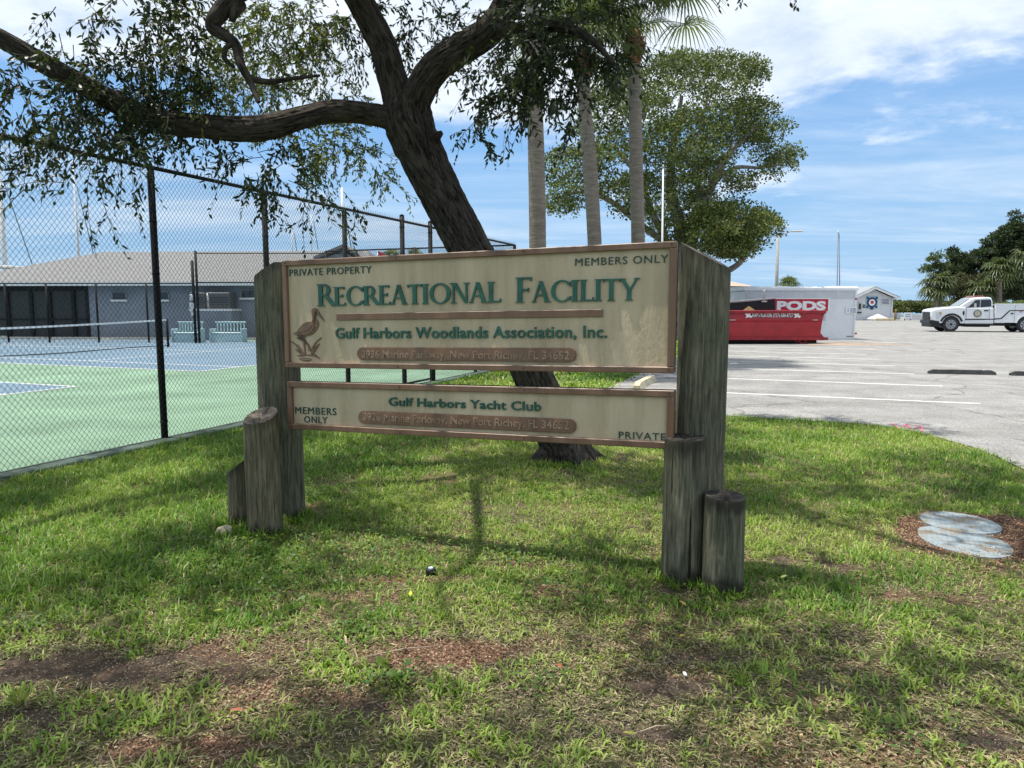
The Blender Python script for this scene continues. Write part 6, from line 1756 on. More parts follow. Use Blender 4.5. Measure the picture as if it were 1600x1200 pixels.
# ------------------------------------------------------------------ fan palms
M_ptrunk = bark_mat('palm_trunk', (.15, .125, .10), (.30, .255, .215), sc=9, st=(.35, .35, 2.6), bd=.012)
M_boot = M('palm_boot', (.10, .038, .020), rough=.9, col2=(.28, .13, .06), scale=11, detail=8, bump=.6, bscale=30)
M_frond = leaf_mat('palm_frond', .25, .4)
def fan_palm(foot, knots, rpx_, Y, lab, group, nf=26, R=1.25, pet=1.1, seed=0, boot=True, EL_=(80, 45, 5), ns_=34, cat='palm tree', boot_px=None, pal=None, name='fan_palm', bl_=None):
    rr = np.random.default_rng(seed)
    t = thing(name, Vector((foot[0], foot[1], 0)), lab, cat, group)
    pts = [(foot[0], foot[1], -.05, rpx_[0] * 1.25)] + [(foot[0], foot[1], .5, rpx_[0])] + [(*P(px, py, Y), r) for (px, py), r in zip(knots, rpx_[1:])]
    limb([(pts, 28, .05)], 'trunk', M_ptrunk, t, dens=14, lump=.02)
    top = np.array(pts[-1][:3])
    r = pts[-1][3]
    bh = bl_ or r * 4.2
    if boot:
        mb = MB(); n = 14; prof = [(0, 1.0), (.12, 1.15), (.3, 1.65), (.5, 1.75), (.68, 1.4), (.82, .95), (1, .6)]
        mb.tube([Vector(top) + Vector((0, 0, bh * a - .05)) for a, _ in prof], [r * b for _, b in prof], 18)
        for k in range(70):
            a = rr.uniform(0, 2 * PI); u = rr.uniform(.02, .85); br = r * np.interp(u, [p[0] for p in prof], [p[1] for p in prof])
            p0 = Vector(top) + Vector((math.cos(a) * br * .9, math.sin(a) * br * .9, bh * u - .08)); w = .35 * r
            tan = Vector((-math.sin(a), math.cos(a), 0)); out = Vector((math.cos(a), math.sin(a), 0))
            lean = tan * rr.choice([-1, 1]) * .5
            q = [p0 - tan * w, p0 + tan * w, p0 + lean * r * 1.2 + tan * w * .3 + out * r * .35 + Vector((0, 0, bh * .18)), p0 + lean * r * 1.2 - tan * w * .3 + out * r * .35 + Vector((0, 0, bh * .18))]
            mb.add(q + [v - out * .02 for v in q], [(0, 1, 2, 3), (7, 6, 5, 4), (0, 4, 5, 1), (2, 6, 7, 3)])
        mb.build('boot', M_boot, t)
    crown = top + np.array([0, 0, bh * .9 if boot else .1])
    pal = pal or [(.085, .12, .04), (.12, .155, .055), (.16, .19, .075)]
    VV, FF, CC = [], [], []; o = 0
    petm = MB()
    for k in range(nf):
        az = k * 2.39996 + rr.uniform(-.2, .2); el = rad(np.interp(k / nf, [0, .5, 1], EL_) + rr.uniform(-8, 8))
        d = np.array([math.cos(az) * math.cos(el), math.sin(az) * math.cos(el), math.sin(el)])
        Lp = pet * rr.uniform(.85, 1.15)
        p = [crown + d * Lp * s + np.array([0, 0, -.28 * Lp * s * s]) for s in (0, .35, .7, 1)]
        petm.tube([Vector(x) for x in p], [.018, .014, .012, .010], 5)
        tip = p[-1]; d2 = p[-1] - p[-2]; d2 /= np.linalg.norm(d2)
        sd = np.cross(d2, [0, 0, 1]); sd /= np.linalg.norm(sd) + 1e-9; up = np.cross(sd, d2)
        ns = ns_; base_col = pick(pal, 1, .15)[0]
        for s in range(ns):
            a = rad(-125 + 250 * s / (ns - 1)); rl = R * (.72 + .28 * math.cos(a * .6)) * rr.uniform(.9, 1.05)
            dr = d2 * math.cos(a) + sd * math.sin(a); w = .045 * R / 1.2 * 34 / ns_
            tn_ = np.cross(dr, up); q = []
            fold = .02 * (1 if s % 2 else -1)
            for f in (0, .45, .72, .9, 1.0):
                c = tip + dr * rl * f + up * (.10 * f - fold) - np.array([0, 0, 1]) * rl * (.75 * max(0, f - .42) ** 1.5 * 1.6)
                ww = w * (.15 + 1.1 * f if f < .5 else max(.0, 1.3 * (1 - f)) + .06)
                q += [c + tn_ * ww, c - tn_ * ww]
            VV.append(np.array(q)); FF += [(o + 2 * j, o + 2 * j + 1, o + 2 * j + 3, o + 2 * j + 2) for j in range(4)]
            CC.append(np.repeat((base_col * rr.uniform(.8, 1.2))[None], 10, 0)); o += 10
    np_obj('fronds', np.concatenate(VV), np.array(FF), M_frond, t, C=np.concatenate(CC), kind='stuff')
    petm.build('frond_stems', M('frond_stem', (.15, .17, .06), rough=.5) if 'frond_stem' not in bpy.data.materials else bpy.data.materials['frond_stem'], t)
    return t
YP = 20.5
def yx(px, py, Y): p = P(px, py, Y); return (p.x, Y)
k = YP / FPX
GP = 'three tall fan palms behind the sign'
fan_palm(yx(998, 480, YP), [(997, 380), (994, 250), (992, 150), (990, 97)], [12 * k, 10.5 * k, 10 * k, 9.5 * k, 9.5 * k], YP, 'fan palm with a reddish boot and drooping fronds, rightmost of the tall palms', GP, nf=30, R=1.2, pet=1.7, seed=2, bl_=.95, EL_=(86, 62, 28))
fan_palm(yx(934, 480, YP - .5), [(929, 380), (921, 250), (914, 170), (911, 120)], [12 * k, 10.5 * k, 10.5 * k, 9.5 * k, 9.5 * k], YP - .5, 'slightly leaning fan palm trunk between the other two tall palms', GP, nf=26, R=1.1, pet=1.25, seed=3, bl_=.8)
YP2 = 17.0; k2 = YP2 / FPX
fan_palm(yx(841, 480, YP2), [(840, 380), (838, 250), (835, 150), (832, 40), (830, -70)], [14 * k2, 13 * k2, 12.5 * k2, 12 * k2, 11.5 * k2, 11 * k2], YP2, 'thickest straight palm trunk just right of the leaning oak', GP, nf=24, R=1.1, pet=1.1, seed=6)

# ------------------------------------------------------------------ far vegetation
YV = 88.0
PAL_F = [(.040, .062, .022), (.058, .085, .028), (.08, .11, .035)]
PAL_P = [(.024, .040, .017), (.034, .054, .020), (.050, .073, .026)]
def far_tree(poly, Y, n, thick, lab, pal, name='pine_tree', cat='tree', group=None, cr=.62, leaf=.34, per=150, seed=1, tr=None, aspect=.4, flat=.8, holes=()):
    pa = np.array(poly); cx = pa[:, 0].mean(); b = P(tr[0] if tr else cx, 470, Y)
    t = thing(name, Vector((b.x, Y, 0)), lab, cat, group)
    px_poly_fill(poly, Y, n, thick, cr, per, leaf, pal, 'crown', t, seed=seed, aspect=aspect, flat=flat, holes=holes)
    trs = tr or (cx,)
    sets = []
    for x in trs:
        q = P(x, 470, Y); ym = pa[:, 1].min() * .6 + pa[:, 1].max() * .4; q2 = P(x + 2, ym, Y)
        sets.append(([(q.x, Y, -.1, .28), (q.x, Y, 1.5, .22), (*q2, .10)], 8, .04))
    limb(sets, 'trunk', M_bark2, t, dens=2)
    return t
GT = 'dark trees at the right end of the lot'
far_tree([(1482, 470), (1478, 440), (1480, 400), (1485, 375), (1487, 378), (1494, 395), (1505, 388), (1512, 398), (1522, 405), (1525, 440), (1530, 470)], YV, 120, 2.5, 'dark pointed pine left of the densest trees, behind the pickup hood', PAL_P, group=GT, seed=3, tr=(1500,))
far_tree([(1515, 470), (1515, 410), (1520, 392), (1530, 378), (1540, 372), (1550, 385), (1560, 400), (1562, 470)], YV + 2, 120, 2.5, 'rounded mid height pine behind the pickup cab', PAL_P, group=GT, seed=5, tr=(1540,))
far_tree([(1545, 400), (1546, 370), (1552, 355), (1560, 362), (1568, 372), (1575, 385), (1580, 470), (1548, 470)], YV + 3, 110, 2.5, 'pine with a stepped top beside the tallest pine', PAL_P, group=GT, seed=7, tr=(1563,))
far_tree([(1556, 470), (1558, 380), (1562, 350), (1564, 340), (1569, 350), (1574, 362), (1582, 470)], YV + 1, 140, 1.5, 'narrow spire topped pine left of the tallest pine', PAL_P, group=GT, seed=8, tr=(1568,))
far_tree([(1570, 470), (1572, 370), (1578, 345), (1585, 323), (1590, 335), (1596, 360), (1606, 400), (1610, 470)], YV + 2, 140, 2.5, 'tallest spired pine at the right edge', PAL_P, group=GT, seed=9, tr=(1587,))
far_tree([(1590, 470), (1594, 360), (1602, 338), (1618, 330), (1650, 360), (1665, 470)], YV + 1, 160, 3, 'wide pine cut off by the right edge of the photo', PAL_P, group=GT, seed=10, tr=(1620,))
far_tree([(1441, 420), (1443, 405), (1455, 396), (1470, 394), (1480, 400), (1484, 420), (1482, 440), (1470, 445), (1458, 432), (1446, 432)], YV - 2, 42, 1.6, 'small loose crowned tree above the leftmost thin palms', PAL_F, name='broadleaf_tree', group=GT, cr=.7, leaf=.3, per=90, seed=12, tr=(1466,))
far_tree([(1488, 475), (1490, 430), (1505, 425), (1525, 430), (1545, 430), (1552, 475)], YV - 4, 60, 1.5, 'tangled brown green shrub behind the pickup cab', [(.06, .065, .03), (.045, .06, .025), (.09, .08, .04)], name='shrub', cat='shrub', cr=.7, leaf=.3, per=110, seed=14, tr=(1515,))
far_tree([(1565, 475), (1566, 430), (1580, 400), (1610, 395), (1625, 475)], YV - 3, 60, 1.5, 'dark shrub mass right of the sabal palm', PAL_P, name='shrub', cat='shrub', cr=.8, leaf=.3, per=110, seed=15, tr=(1595,))
kf = (YV - 6) / FPX
fan_palm(yx(1560, 490, YV - 6), [(1560, 450), (1560, 440)], [5 * kf, 4.6 * kf, 4.6 * kf], YV - 6, 'stout sabal palm with an orange brown boot behind the pickup', None, nf=30, R=1.25, pet=1.15, seed=21, bl_=1.5, ns_=14, EL_=(80, 35, -25), pal=[(.07, .10, .035), (.10, .13, .05)], name='sabal_palm')
for j, (x, yt, lab) in enumerate(((1467.5, 440, 'thin curved palm with brown edged fronds, leftmost of the far palms'), (1461, 447, 'thin dark palm trunk beside the railing end'), (1532, 452, 'low fan palm in front of the far shrubs'), (1604, 405, 'fan palm half cut off by the right edge'))):
    Yj = YV - 5 - j * .7; kj = Yj / FPX
    fan_palm(yx(x + (4 if j == 0 else 0), 490, Yj), [(x + (2 if j == 0 else 0), yt + 15), (x, yt)], [2.2 * kj, 1.8 * kj, 1.8 * kj], Yj, lab, None, nf=22, R=1.3, pet=1.1, seed=30 + j, boot=False, ns_=12, EL_=(70, 10, -50), pal=[(.06, .085, .03), (.08, .10, .035)], name='small_palm')
yq = 95.0
fan_palm(yx(1232, 480, 46), [(1232, 447)], [.2, .15], 46, 'palm crown peeping over the white container roof', None, nf=24, R=.55, pet=.45, seed=44, boot=False, ns_=16, EL_=(80, 30, -20), name='small_palm', pal=[(.10, .14, .04), (.15, .18, .05)])
def hedge(px0, px1, ytop, Y, depth, n, lab, pal, name, seed, leaf=.3, cr=.8):
    rr = np.random.default_rng(seed); a = P(px0, 470, Y).x; b = P(px1, 470, Y).x; h = P(800, ytop, Y).z
    cen = np.stack([rr.uniform(a, b, n), Y + rr.uniform(-.5, .5, n) * depth, rr.uniform(.25, 1, n) * (h - cr * .6)], 1)
    cen[:, 2] *= 1 + .08 * np.sin(cen[:, 0] * .35 + seed)
    per = 90; idx = np.repeat(np.arange(n), per); dd = unit(rr.normal(size=(len(idx), 3))); dd[:, 2] = np.abs(dd[:, 2]) * .9 - .1
    pts = cen[idx] + dd * cr * rr.uniform(.6, 1.1, (len(idx), 1)) * np.array([1, 1, .7])
    col = pick(pal, len(idx), .2) * rr.uniform(.75, 1.25, n)[idx][:, None]
    V, F, C = cards(pts, rr.uniform(.6, 1.3, len(pts)) * leaf, col, unit(dd + rr.normal(size=dd.shape) * .6), .6)
    return np_obj(name, V, F, M_leafb, None, C=C, kind='stuff', label=lab, cat='hedge')
hedge(1385, 1560, 468.5, 112, 8, 420, 'low olive green mangrove belt along the far shore', [(.11, .135, .05), (.15, .17, .06), (.08, .105, .04)], 'mangroves', 1)
hedge(1525, 1680, 470.5, 70, 2, 170, 'bright green clipped hedge behind the pickup bed', [(.09, .13, .035), (.12, .16, .045)], 'hedge', 2, leaf=.16, cr=.5)
sheet('far_bank', [(30, 104.5), (160, 104.5), (200, 125), (20, 125)], -.2, M_far, kind='structure')
hedge(560, 900, 474, 112, 6, 200, 'thin dark tree line on the horizon behind the sign', PAL_F, 'far_shore_trees', 3)
for j, (px, py) in enumerate(((613, 396), (648, 396))):
    fan_palm(yx(px, 480, 75), [(px, py + 8)], [.2, .15], 75, ('small palm top left of the tall fence post, over the sign', 'small palm top right of the tall fence post, over the sign')[j], None, nf=14, R=.9, pet=.8, seed=60 + j, boot=False, ns_=12, name='small_palm')
# ================================================================== GRASS AND LITTER
M_grass = leaf_mat('grass_blade', .32, .5, tint=(1.15, 1.25, .5), spec=.3)
lot_np = [(x, y) for x, y in lot_poly]
court_edge = [uv(-16, -.05), uv(S1, -.05), uv(S1, 60), uv(-16, 60)]
def on_lawn(x, y, m=0.0):
    ok = ~in_poly(x, y, lot_np)
    t = (x - FZ0.x) * N.x + (y - FZ0.y) * N.y
    ok &= t < -.20
    return ok
obst = [(lpost.x, lpost.y, .16), (rpost.x, rpost.y, .15), (b0.x, Yo, .38)] + [(o.location.x, o.location.y, .12) for o in bpy.data.objects if o.name.startswith('timber_bollard')]
def tufts(n_try, x0, x1, y0, y1, dens, seed):
    r = np.random.default_rng(seed)
    n = int((x1 - x0) * (y1 - y0) * dens); x = r.uniform(x0, x1, n); y = r.uniform(y0, y1, n)
    # keep what lies near the view (with a margin to both sides)
    k = (np.abs(x) < .75 * y + 2.2) & on_lawn(x, y)
    x, y = x[k], y[k]
    c, m = cover(x, y)
    k = r.uniform(0, 1, len(x)) < c ** (1.25 + 1.1 * np.clip((3.9 - y) / 1.0, 0, 1))
    k &= ~(c < .06)
    for ox, oy, orr in obst: k &= (x - ox) ** 2 + (y - oy) ** 2 > orr ** 2
    return x[k], y[k], c[k], r
BV, BF, BC = [], [], []; bo = 0
def blades(x, y, c, r, nb, Lm, Wm, spread, pale=0.0):
    global bo
    n = len(x); idx = np.repeat(np.arange(n), nb)
    N_ = len(idx)
    X_ = x[idx] + r.normal(0, spread, N_); Y_ = y[idx] + r.normal(0, spread, N_)
    zz = hump(X_, Y_) * np.clip((11 - Y_) / 2, 0, 1) - .008
    az = r.uniform(0, 2 * PI, n)[idx] + r.normal(0, 1.5, N_); lean = r.uniform(.45, 1.65 + .25 * (pale > .3), N_)
    patch = fbm(X_ * 1.7, Y_ * 1.7, 200, 3)
    leftlush = np.clip((-X_ - .8) / 1.2, 0, 1) * np.clip((Y_ - 3.0) / 1, 0, 1)
    lf = (.62 + .75 * patch + .35 * leftlush) * (.7 + .45 * c[idx])
    L = Lm * r.uniform(.55, 1.35, N_) * lf; W = Wm * r.uniform(.7, 1.25, N_)
    dx, dy = np.cos(az), np.sin(az); sx, sy = -dy, dx
    V = np.empty((N_, 5, 3), np.float32)
    h1, h2 = L * .55, L
    a1 = lean * .55; a2 = lean * 1.25
    p1x = X_ + dx * h1 * np.sin(a1); p1y = Y_ + dy * h1 * np.sin(a1); p1z = zz + h1 * np.cos(a1)
    p2x = p1x + dx * (h2 - h1) * np.sin(a2); p2y = p1y + dy * (h2 - h1) * np.sin(a2); p2z = p1z + (h2 - h1) * np.cos(a2)
    V[:, 0] = np.stack([X_ + sx * W * .4, Y_ + sy * W * .4, zz], 1); V[:, 1] = np.stack([X_ - sx * W * .4, Y_ - sy * W * .4, zz], 1)
    V[:, 2] = np.stack([p1x - sx * W * .5, p1y - sy * W * .5, p1z], 1); V[:, 3] = np.stack([p1x + sx * W * .5, p1y + sy * W * .5, p1z], 1)
    V[:, 4] = np.stack([p2x, p2y, p2z], 1)
    o = (np.arange(N_) * 5)[:, None] + bo
    F = np.concatenate([o + [0, 1, 2], o + [0, 2, 3], o + [3, 2, 4]])
    g = np.array([[.075, .160, .024], [.135, .250, .032], [.235, .350, .050], [.36, .43, .12], [.48, .43, .22]])
    tpatch = np.clip(patch + r.normal(0, .12, N_) + .12 * (c[idx] - .6), 0, 1)
    dry = (r.uniform(0, 1, N_) < .06 + .12 * (1 - c[idx]))
    near_ = pale * np.clip((4.3 - Y_) / 1.2, 0, 1)
    big = fbm(X_ * .8 + 5, Y_ * .8, 404, 3)
    w = np.clip((1 - tpatch) * 3.2 - .1 + (big - .5) * 3.0 + near_ * 1.75 + r.normal(0, .55, N_), 0, 3)
    i0 = np.minimum(w.astype(int), 2); fr = (w - i0)[:, None]
    col = g[i0] * (1 - fr) + g[i0 + 1] * fr
    col = np.where(leftlush[:, None] > 0, col * (1 - .35 * leftlush[:, None]) + g[1] * .35 * leftlush[:, None] * 1.1, col)
    col[dry] = g[4] * r.uniform(.6, 1.15, (dry.sum(), 1))
    C = np.repeat(col, 5, 0); 
    BV.append(V.reshape(-1, 3)); BF.append(F); BC.append(C); bo += N_ * 5
x, y, c, r = tufts(0, -5.0, 5.0, 1.55, 3.6, 560, 1); blades(x, y, c, r, 7, .050, .0082, .020, pale=.55)
x, y, c, r = tufts(0, -6.5, 6.5, 3.6, 6.2, 640, 2); blades(x, y, c, r, 6, .052, .0070, .030, pale=.15)
x, y, c, r = tufts(0, -7.5, 9.5, 6.2, 9.5, 440, 3); blades(x, y, c, r, 5, .060, .0085, .035)
x, y, c, r = tufts(0, -6, 11, 9.5, 14, 250, 4); blades(x, y, c, r, 5, .068, .011, .05)
x, y, c, r = tufts(0, -4, 8, 14, 34, 60, 5); blades(x, y, c, r, 5, .09, .03, .10)
# uncut grass standing round the feet of posts, timbers, trunk and along the kerb
rr = np.random.default_rng(15); gx, gy = [], []
for ox, oy, orr in obst:
    n = int(130 * orr / .14); a = rr.uniform(0, 2 * PI, n); q = orr * rr.uniform(.92, 1.35, n); gx.append(ox + q * np.cos(a)); gy.append(oy + q * np.sin(a))
s_ = rr.uniform(-5, S1 + 2, 1500); t_ = rr.uniform(-.30, -.21, 1500)
gx.append(FZ0.x + D.x * s_ + N.x * t_); gy.append(FZ0.y + D.y * s_ + N.y * t_)
gx = np.concatenate(gx); gy = np.concatenate(gy)
blades(gx, gy, np.full(len(gx), .8), rr, 5, .075, .0065, .012)
V = np.concatenate(BV); F = np.concatenate(BF); C = np.concatenate(BC)
print('blades', len(F) // 3)
np_obj('grass', V, F, M_grass, C=C, kind='stuff', label='patchy st augustine lawn grass round the sign and the oak', cat='grass')

# broad-leaved weeds: small flat leaves on the ground in colonies
r = np.random.default_rng(77)
wc = [(G(px, py).x, G(px, py).y, rr_, n) for px, py, rr_, n in ((500, 770, .5, 500), (420, 870, .55, 700), (620, 855, .5, 500), (800, 870, .4, 500), (850, 930, .3, 200), (620, 1065, .16, 60), (830, 1070, .16, 70), (590, 1075, .1, 40),
      (240, 860, .5, 400), (40, 980, .2, 100), (1250, 745, .3, 90), (560, 985, .3, 120), (910, 780, .3, 160), (450, 900, .7, 500), (1420, 1140, .25, 60), (960, 860, .3, 150), (350, 910, .5, 300))]
px_, py_ = [], []
for cx, cy, rr_, n in wc:
    px_.append(r.normal(cx, rr_ * .6, n)); py_.append(r.normal(cy, rr_ * .45, n))
X_ = np.concatenate(px_); Y_ = np.concatenate(py_); k = on_lawn(X_, Y_); X_, Y_ = X_[k], Y_[k]; n = len(X_) 
base = np.stack([X_, Y_, r.uniform(.015, .055, n)], 1); az = r.uniform(0, 2 * PI, n)
d = unit(np.stack([np.cos(az), np.sin(az), r.uniform(-.1, .5, n)], 1)); nr = unit(np.stack([r.normal(0, .3, n), r.normal(0, .3, n), np.ones(n)], 1))
Vw, Fw, Cw = leaves(base, d, nr, r.uniform(.014, .034, n), r.uniform(.012, .024, n), pick([(.06, .13, .025), (.10, .17, .03), (.20, .25, .04)], n, .2, p=[.5, .38, .12]), bend=.1)
np_obj('lawn_weeds', Vw, Fw, M_grass, C=Cw, kind='stuff', label='small round leaved weeds creeping through the lawn', cat='weeds')

# mulch chips, dead blades and crumbs lying on the bare ground
M_chip = leaf_mat('litter', .0, .9)
def straw(n, x0, x1, y0, y1, seed):
    r = np.random.default_rng(seed); x = r.uniform(x0, x1, n); y = r.uniform(y0, y1, n)
    k = on_lawn(x, y) & (np.abs(x) < .75 * y + .8); x, y = x[k], y[k]; c, m = cover(x, y)
    k = (c > .1) & (r.uniform(0, 1, len(x)) < .35 + .9 * fbm(x * 6, y * 6, 88, 2) ** 1.5); x, y = x[k], y[k]; n = len(x)
    az = r.uniform(0, 2 * PI, n); L = r.uniform(.012, .055, n)[:, None]; W = r.uniform(.0008, .0022, n)[:, None]
    b = np.stack([x, y, hump(x, y) + r.uniform(.0, .012, n)], 1)
    d = np.stack([np.cos(az), np.sin(az), r.normal(0, .12, n)], 1); s = np.stack([-np.sin(az), np.cos(az), r.normal(0, .3, n)], 1)
    bend = s * L * r.normal(0, .12, (n, 1))
    V = np.stack([b - s * W, b + d * L * .5 + bend - s * W, b + d * L, b + d * L * .5 + bend + s * W], 1)
    pal = np.array([[.30, .25, .15], [.42, .36, .22], [.20, .15, .09], [.13, .15, .05], [.24, .27, .09]])
    return V.reshape(-1, 3), n, np.repeat(pal[r.integers(0, 5, n)] * r.uniform(.7, 1.2, (n, 1)), 4, 0)
def litter(n, x0, x1, y0, y1, seed, full=False):
    r = np.random.default_rng(seed); x = r.uniform(x0, x1, n); y = r.uniform(y0, y1, n)
    k = on_lawn(x, y) & (np.abs(x) < .75 * y + .8); x, y = x[k], y[k]; c, m = cover(x, y)
    k = r.uniform(0, 1, len(x)) < (1.08 - c) * (.75 + .5 * fbm(x * 4, y * 4, 9, 2)); x, y, m = x[k], y[k], m[k]; n = len(x)
    az = r.uniform(0, 2 * PI, n); L = r.uniform(.004, .017, n) * (.7 + .5 * m); W = L * r.uniform(.10, .35, n)
    z = hump(x, y) + r.uniform(.000, .010, n)
    d = np.stack([np.cos(az), np.sin(az), r.normal(0, .18, n)], 1); s = np.stack([-np.sin(az), np.cos(az), r.normal(0, .3, n)], 1)
    b = np.stack([x, y, z], 1); L_ = L[:, None]; W_ = W[:, None]
    V = np.stack([b, b + d * L_ * .6 + s * W_, b + d * L_, b + d * L_ * .4 - s * W_ + np.array([0, 0, .002])], 1)
    red = np.array([[.20, .10, .06], [.27, .165, .105], [.11, .06, .04], [.36, .26, .17]]); soil = np.array([[.09, .075, .055], [.16, .13, .10], [.27, .23, .15], [.05, .045, .038]])
    q = r.integers(0, 4, n); isr = (r.uniform(0, 1, n) < m)[:, None]
    col = np.where(isr, red[q], soil[q]) * r.uniform(.7, 1.2, (n, 1))
    return V.reshape(-1, 3), n, np.repeat(col, 4, 0)
Vs, Cs, n_t = [], [], 0
for a in ((120000, -3.6, 3.6, 1.8, 3.6, 31), (90000, -5, 5, 3.6, 5.6, 32)):
    v_, n_, c__ = straw(*a); Vs.append(v_); Cs.append(c__); n_t += n_
for a in ((150000, -3.6, 3.6, 1.8, 3.6, 8), (110000, -5, 5, 3.6, 5.6, 9), (26000, -5, 7, 5.6, 8.5, 10), (30000, PIT[0] - .8, PIT[0] + .8, PIT[1] - .7, PIT[1] + .7, 12)):
    v_, n_, c__ = litter(*a); Vs.append(v_); Cs.append(c__); n_t += n_
o = (np.arange(n_t) * 4)[:, None]
np_obj('mulch_litter', np.concatenate(Vs), np.concatenate([o + [0, 1, 2], o + [0, 2, 3]]), M_chip, C=np.concatenate(Cs), kind='stuff', label='red brown mulch chips and dry bits scattered on the bare soil', cat='mulch')

# round utility cover in two overlapping plates
M_plate = bpy.data.materials.new('patterned_plate'); M_plate.use_nodes = True; nt = M_plate.node_tree; b = nt.nodes['Principled BSDF']
b.inputs['Specular IOR Level'].default_value = .25; b.inputs['Roughness'].default_value = .75; b.inputs['Base Color'].default_value = (.21, .25, .265, 1)
t_ = nt.nodes.new('ShaderNodeTexCoord'); n_ = nt.nodes.new('ShaderNodeTexNoise'); n_.inputs['Scale'].default_value = 7; n_.inputs['Detail'].default_value = 9
nt.links.new(t_.outputs['Object'], n_.inputs['Vector']); r_ = nt.nodes.new('ShaderNodeValToRGB'); r_.color_ramp.elements[0].position = .38; r_.color_ramp.elements[0].color = (.20, .17, .13, 1)
r_.color_ramp.elements[1].position = .52; r_.color_ramp.elements[1].color = (.235, .28, .30, 1); nt.links.new(n_.outputs[0], r_.inputs[0]); nt.links.new(r_.outputs[0], b.inputs['Base Color'])
def plate(px, py, rx, ry, z, lab, seed):
    c = G(px, py); rr = random.Random(seed); n = 36
    t = thing('utility_cover', Vector((c.x, c.y, 0)), lab, 'utility cover')
    poly = [(c.x + rx * (1 + rr.uniform(-.025, .025)) * math.cos(2 * PI * k / n), c.y + ry * (1 + rr.uniform(-.025, .025)) * math.sin(2 * PI * k / n)) for k in range(n)]
    mb = MB(); v = [(x, y, z) for x, y in poly] + [(x, y, -.02) for x, y in poly]
    mb.add(v, [tuple(range(n))] + [(k, k + n, (k + 1) % n + n, (k + 1) % n) for k in range(n)]).build('lid', M_plate, t)
    s = MB()
    for i in range(-14, 15):
        for j in range(-14, 15):
            x = i * .036 + (.018 if j % 2 else 0); y = j * .034
            if (x / rx) ** 2 + (y / ry) ** 2 > .86 or rr.random() < .12: continue
            a = .8 if (i + j) % 2 else -.8
            dx, dy = math.cos(a) * .012, math.sin(a) * .012; ex_, ey_ = -math.sin(a) * .004, math.cos(a) * .004
            X0, Y0 = c.x + x, c.y + y
            s.add([(X0 - dx - ex_, Y0 - dy - ey_, z - .0005), (X0 + dx - ex_, Y0 + dy - ey_, z - .0005), (X0 + dx + ex_, Y0 + dy + ey_, z - .0005), (X0 - dx + ex_, Y0 - dy + ey_, z - .0005), (X0, Y0, z + .0045)],
                  [(0, 1, 4), (1, 2, 4), (2, 3, 4), (3, 0, 4)])
    s.build('tread_pattern', M_plate, t, kind='stuff')
plate(1499, 818, .262, .28, .012, 'farther pale blue grey patterned round cover in the mulch bed', 1)
plate(1505, 846, .262, .34, .007, 'nearer pale blue grey patterned cover half hidden by grass tips', 2)

# small things lying about
M_rock = M('pale_rock', (.46, .40, .30), rough=.9, var=.25, scale=20, bump=.6, bscale=60)
def rock(c, sx, sy, sz, seed, m, name, lab, cat):
    import bmesh
    bm = bmesh.new(); bmesh.ops.create_icosphere(bm, subdivisions=3, radius=1)
    for v in bm.verts:
        n = mnoise.noise(v.co * 1.6 + Vector((seed, 0, 0))); v.co *= 1 + .28 * n; v.co = Vector((v.co.x * sx, v.co.y * sy, v.co.z * sz)) + c
    me = bpy.data.meshes.new(name); bm.to_mesh(me); bm.free(); me.materials.append(m)
    for p in me.polygons: p.use_smooth = True
    o = bpy.data.objects.new(name, me); COL.objects.link(o); tag(o, lab, cat)
c = G(351, 836); rock(Vector((c.x, c.y, .03)), .062, .045, .04, 3, M_rock, 'rock', 'small pale tan rock in the grass left of the tan timber', 'rock')
c = G(886, 688)
c = G(673, 896); sp_ = thing('sprinkler_head', Vector((c.x, c.y, 0)), 'small black sprinkler cap with a pale top in the mulch below the sign', 'sprinkler')
MB().tube([(c.x, c.y, -.01), (c.x, c.y, .030), (c.x, c.y, .034)], [.030, .032, .028], 20).build('cap', M_blackp, sp_)
MB().tube([(c.x, c.y, .0342), (c.x, c.y, .040)], [.017, .014], 16).build('nozzle', M('pale_cap', (.5, .6, .65), rough=.4), sp_)
c = G(1070, 1058); tag(MB().box((c.x, c.y, .012), (.012, .03, .006), Matrix.Translation((0, 0, .003))).build('paper_scrap', M_letw), 'tiny white scrap on the dark soil below the right timbers', 'litter')
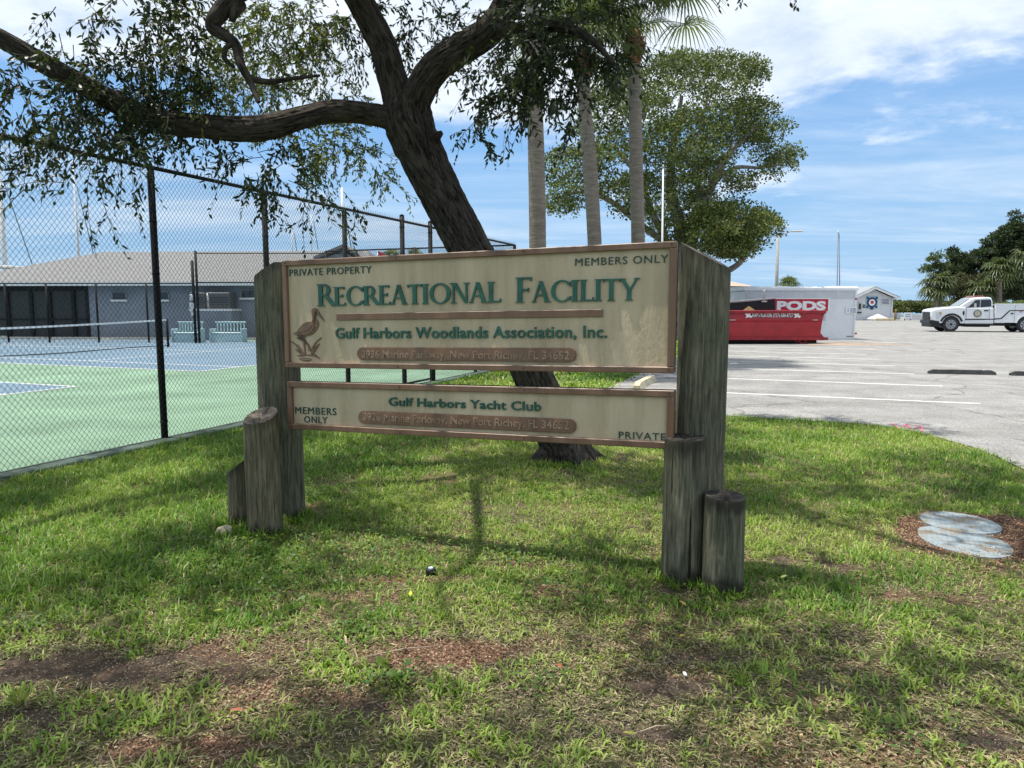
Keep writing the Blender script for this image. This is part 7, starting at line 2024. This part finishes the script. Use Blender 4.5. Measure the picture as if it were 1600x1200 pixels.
# fallen leaves
M_dead = leaf_mat('fallen_leaf', .2, .6)
fl = [(1070, 1002, 'yellow leaf in the grass right of the paper scrap', (.55, .42, .08)), (995, 1160, 'yellow green leaf near the bottom edge', (.45, .45, .10)), (641, 941, 'bright yellow leaf cluster below the sprinkler cap', (.5, .55, .06)), (1220, 912, 'long curled pale green leaf right of the timbers', (.35, .40, .14)),
      (1202, 1002, 'yellowing leaf standing in the grass', (.5, .45, .08)), (870, 1048, 'red brown fallen leaf in the middle of the lawn', (.32, .10, .05)), (382, 1122, 'reddish fallen leaf on the bare soil', (.36, .13, .08)), (350, 962, 'small yellow leaf at the edge of the soil patch', (.5, .5, .08)), (1072, 956, 'small golden leaf close to the nearest timber', (.6, .42, .12))]
for k, (px, py, lab, cc) in enumerate(fl):
    c = G(px, py); rr = np.random.default_rng(k); a = rr.uniform(0, 6.28)
    v, f_, C_ = leaves(np.array([[c.x, c.y, .035]]), np.array([[math.cos(a), math.sin(a), .15]]), np.array([[0, 0, 1.]]), np.array([.055]), np.array([.022]), np.array([cc]))
    np_obj('fallen_leaf', v, f_, M_dead, C=C_, label=lab, cat='leaf')
# fallen twigs
for k, (a, b, lab) in enumerate((((1000, 1148), (1052, 1140), 'pale bent twig on the dark soil at the bottom'), ((570, 1030), (690, 1013), 'thin straight dead twig lying across the mulch'))):
    p, q = G(*a), G(*b); m = (p + q) / 2 + Vector((0, .01, .02))
    tag(MB().tube([p + Vector((0, 0, .012)), m, q + Vector((0, 0, .014))], [.003, .0035, .002], 6).build('fallen_twig', M('dry_twig', (.35, .28, .2), rough=.9) if k == 0 else bpy.data.materials['dry_twig']), lab, 'twig')
# yellowish seedling at the left edge and others
def plantlet(px, py, n, L, W, col, lab, seed):
    c = G(px, py); r = np.random.default_rng(seed); az = r.uniform(0, 2 * PI, n); el = r.uniform(.3, 1.0, n)
    d = np.stack([np.cos(az) * np.cos(el), np.sin(az) * np.cos(el), np.sin(el)], 1)
    b = np.array([[c.x, c.y, .0]]) + d * r.uniform(.0, L * .8, (n, 1)) + np.array([0, 0, .01])
    v, f_, C_ = leaves(b, d, unit(np.stack([r.normal(0, .3, n), r.normal(0, .3, n), np.ones(n)], 1)), r.uniform(.7, 1.2, n) * L, r.uniform(.8, 1.1, n) * W, pick([col], n, .25), bend=.1)
    np_obj('seedling', v, f_, M_grass, C=C_, label=lab, cat='seedling')
plantlet(30, 1105, 30, .045, .011, (.24, .28, .05), 'yellow green leafy seedling at the lower left edge', 1)
plantlet(805, 938, 12, .06, .022, (.20, .27, .05), 'young light green seedling right of the sprinkler cap', 2)
plantlet(625, 1068, 20, .045, .026, (.14, .22, .045), 'leafy seedling in the mulch near the bottom middle', 3)
plantlet(600, 1045, 14, .04, .022, (.16, .25, .045), 'pale leafy seedling just above the other one in the mulch', 4)
plantlet(100, 880, 18, .09, .012, (.14, .22, .04), 'taller grass tuft standing left of the tan rock', 5)
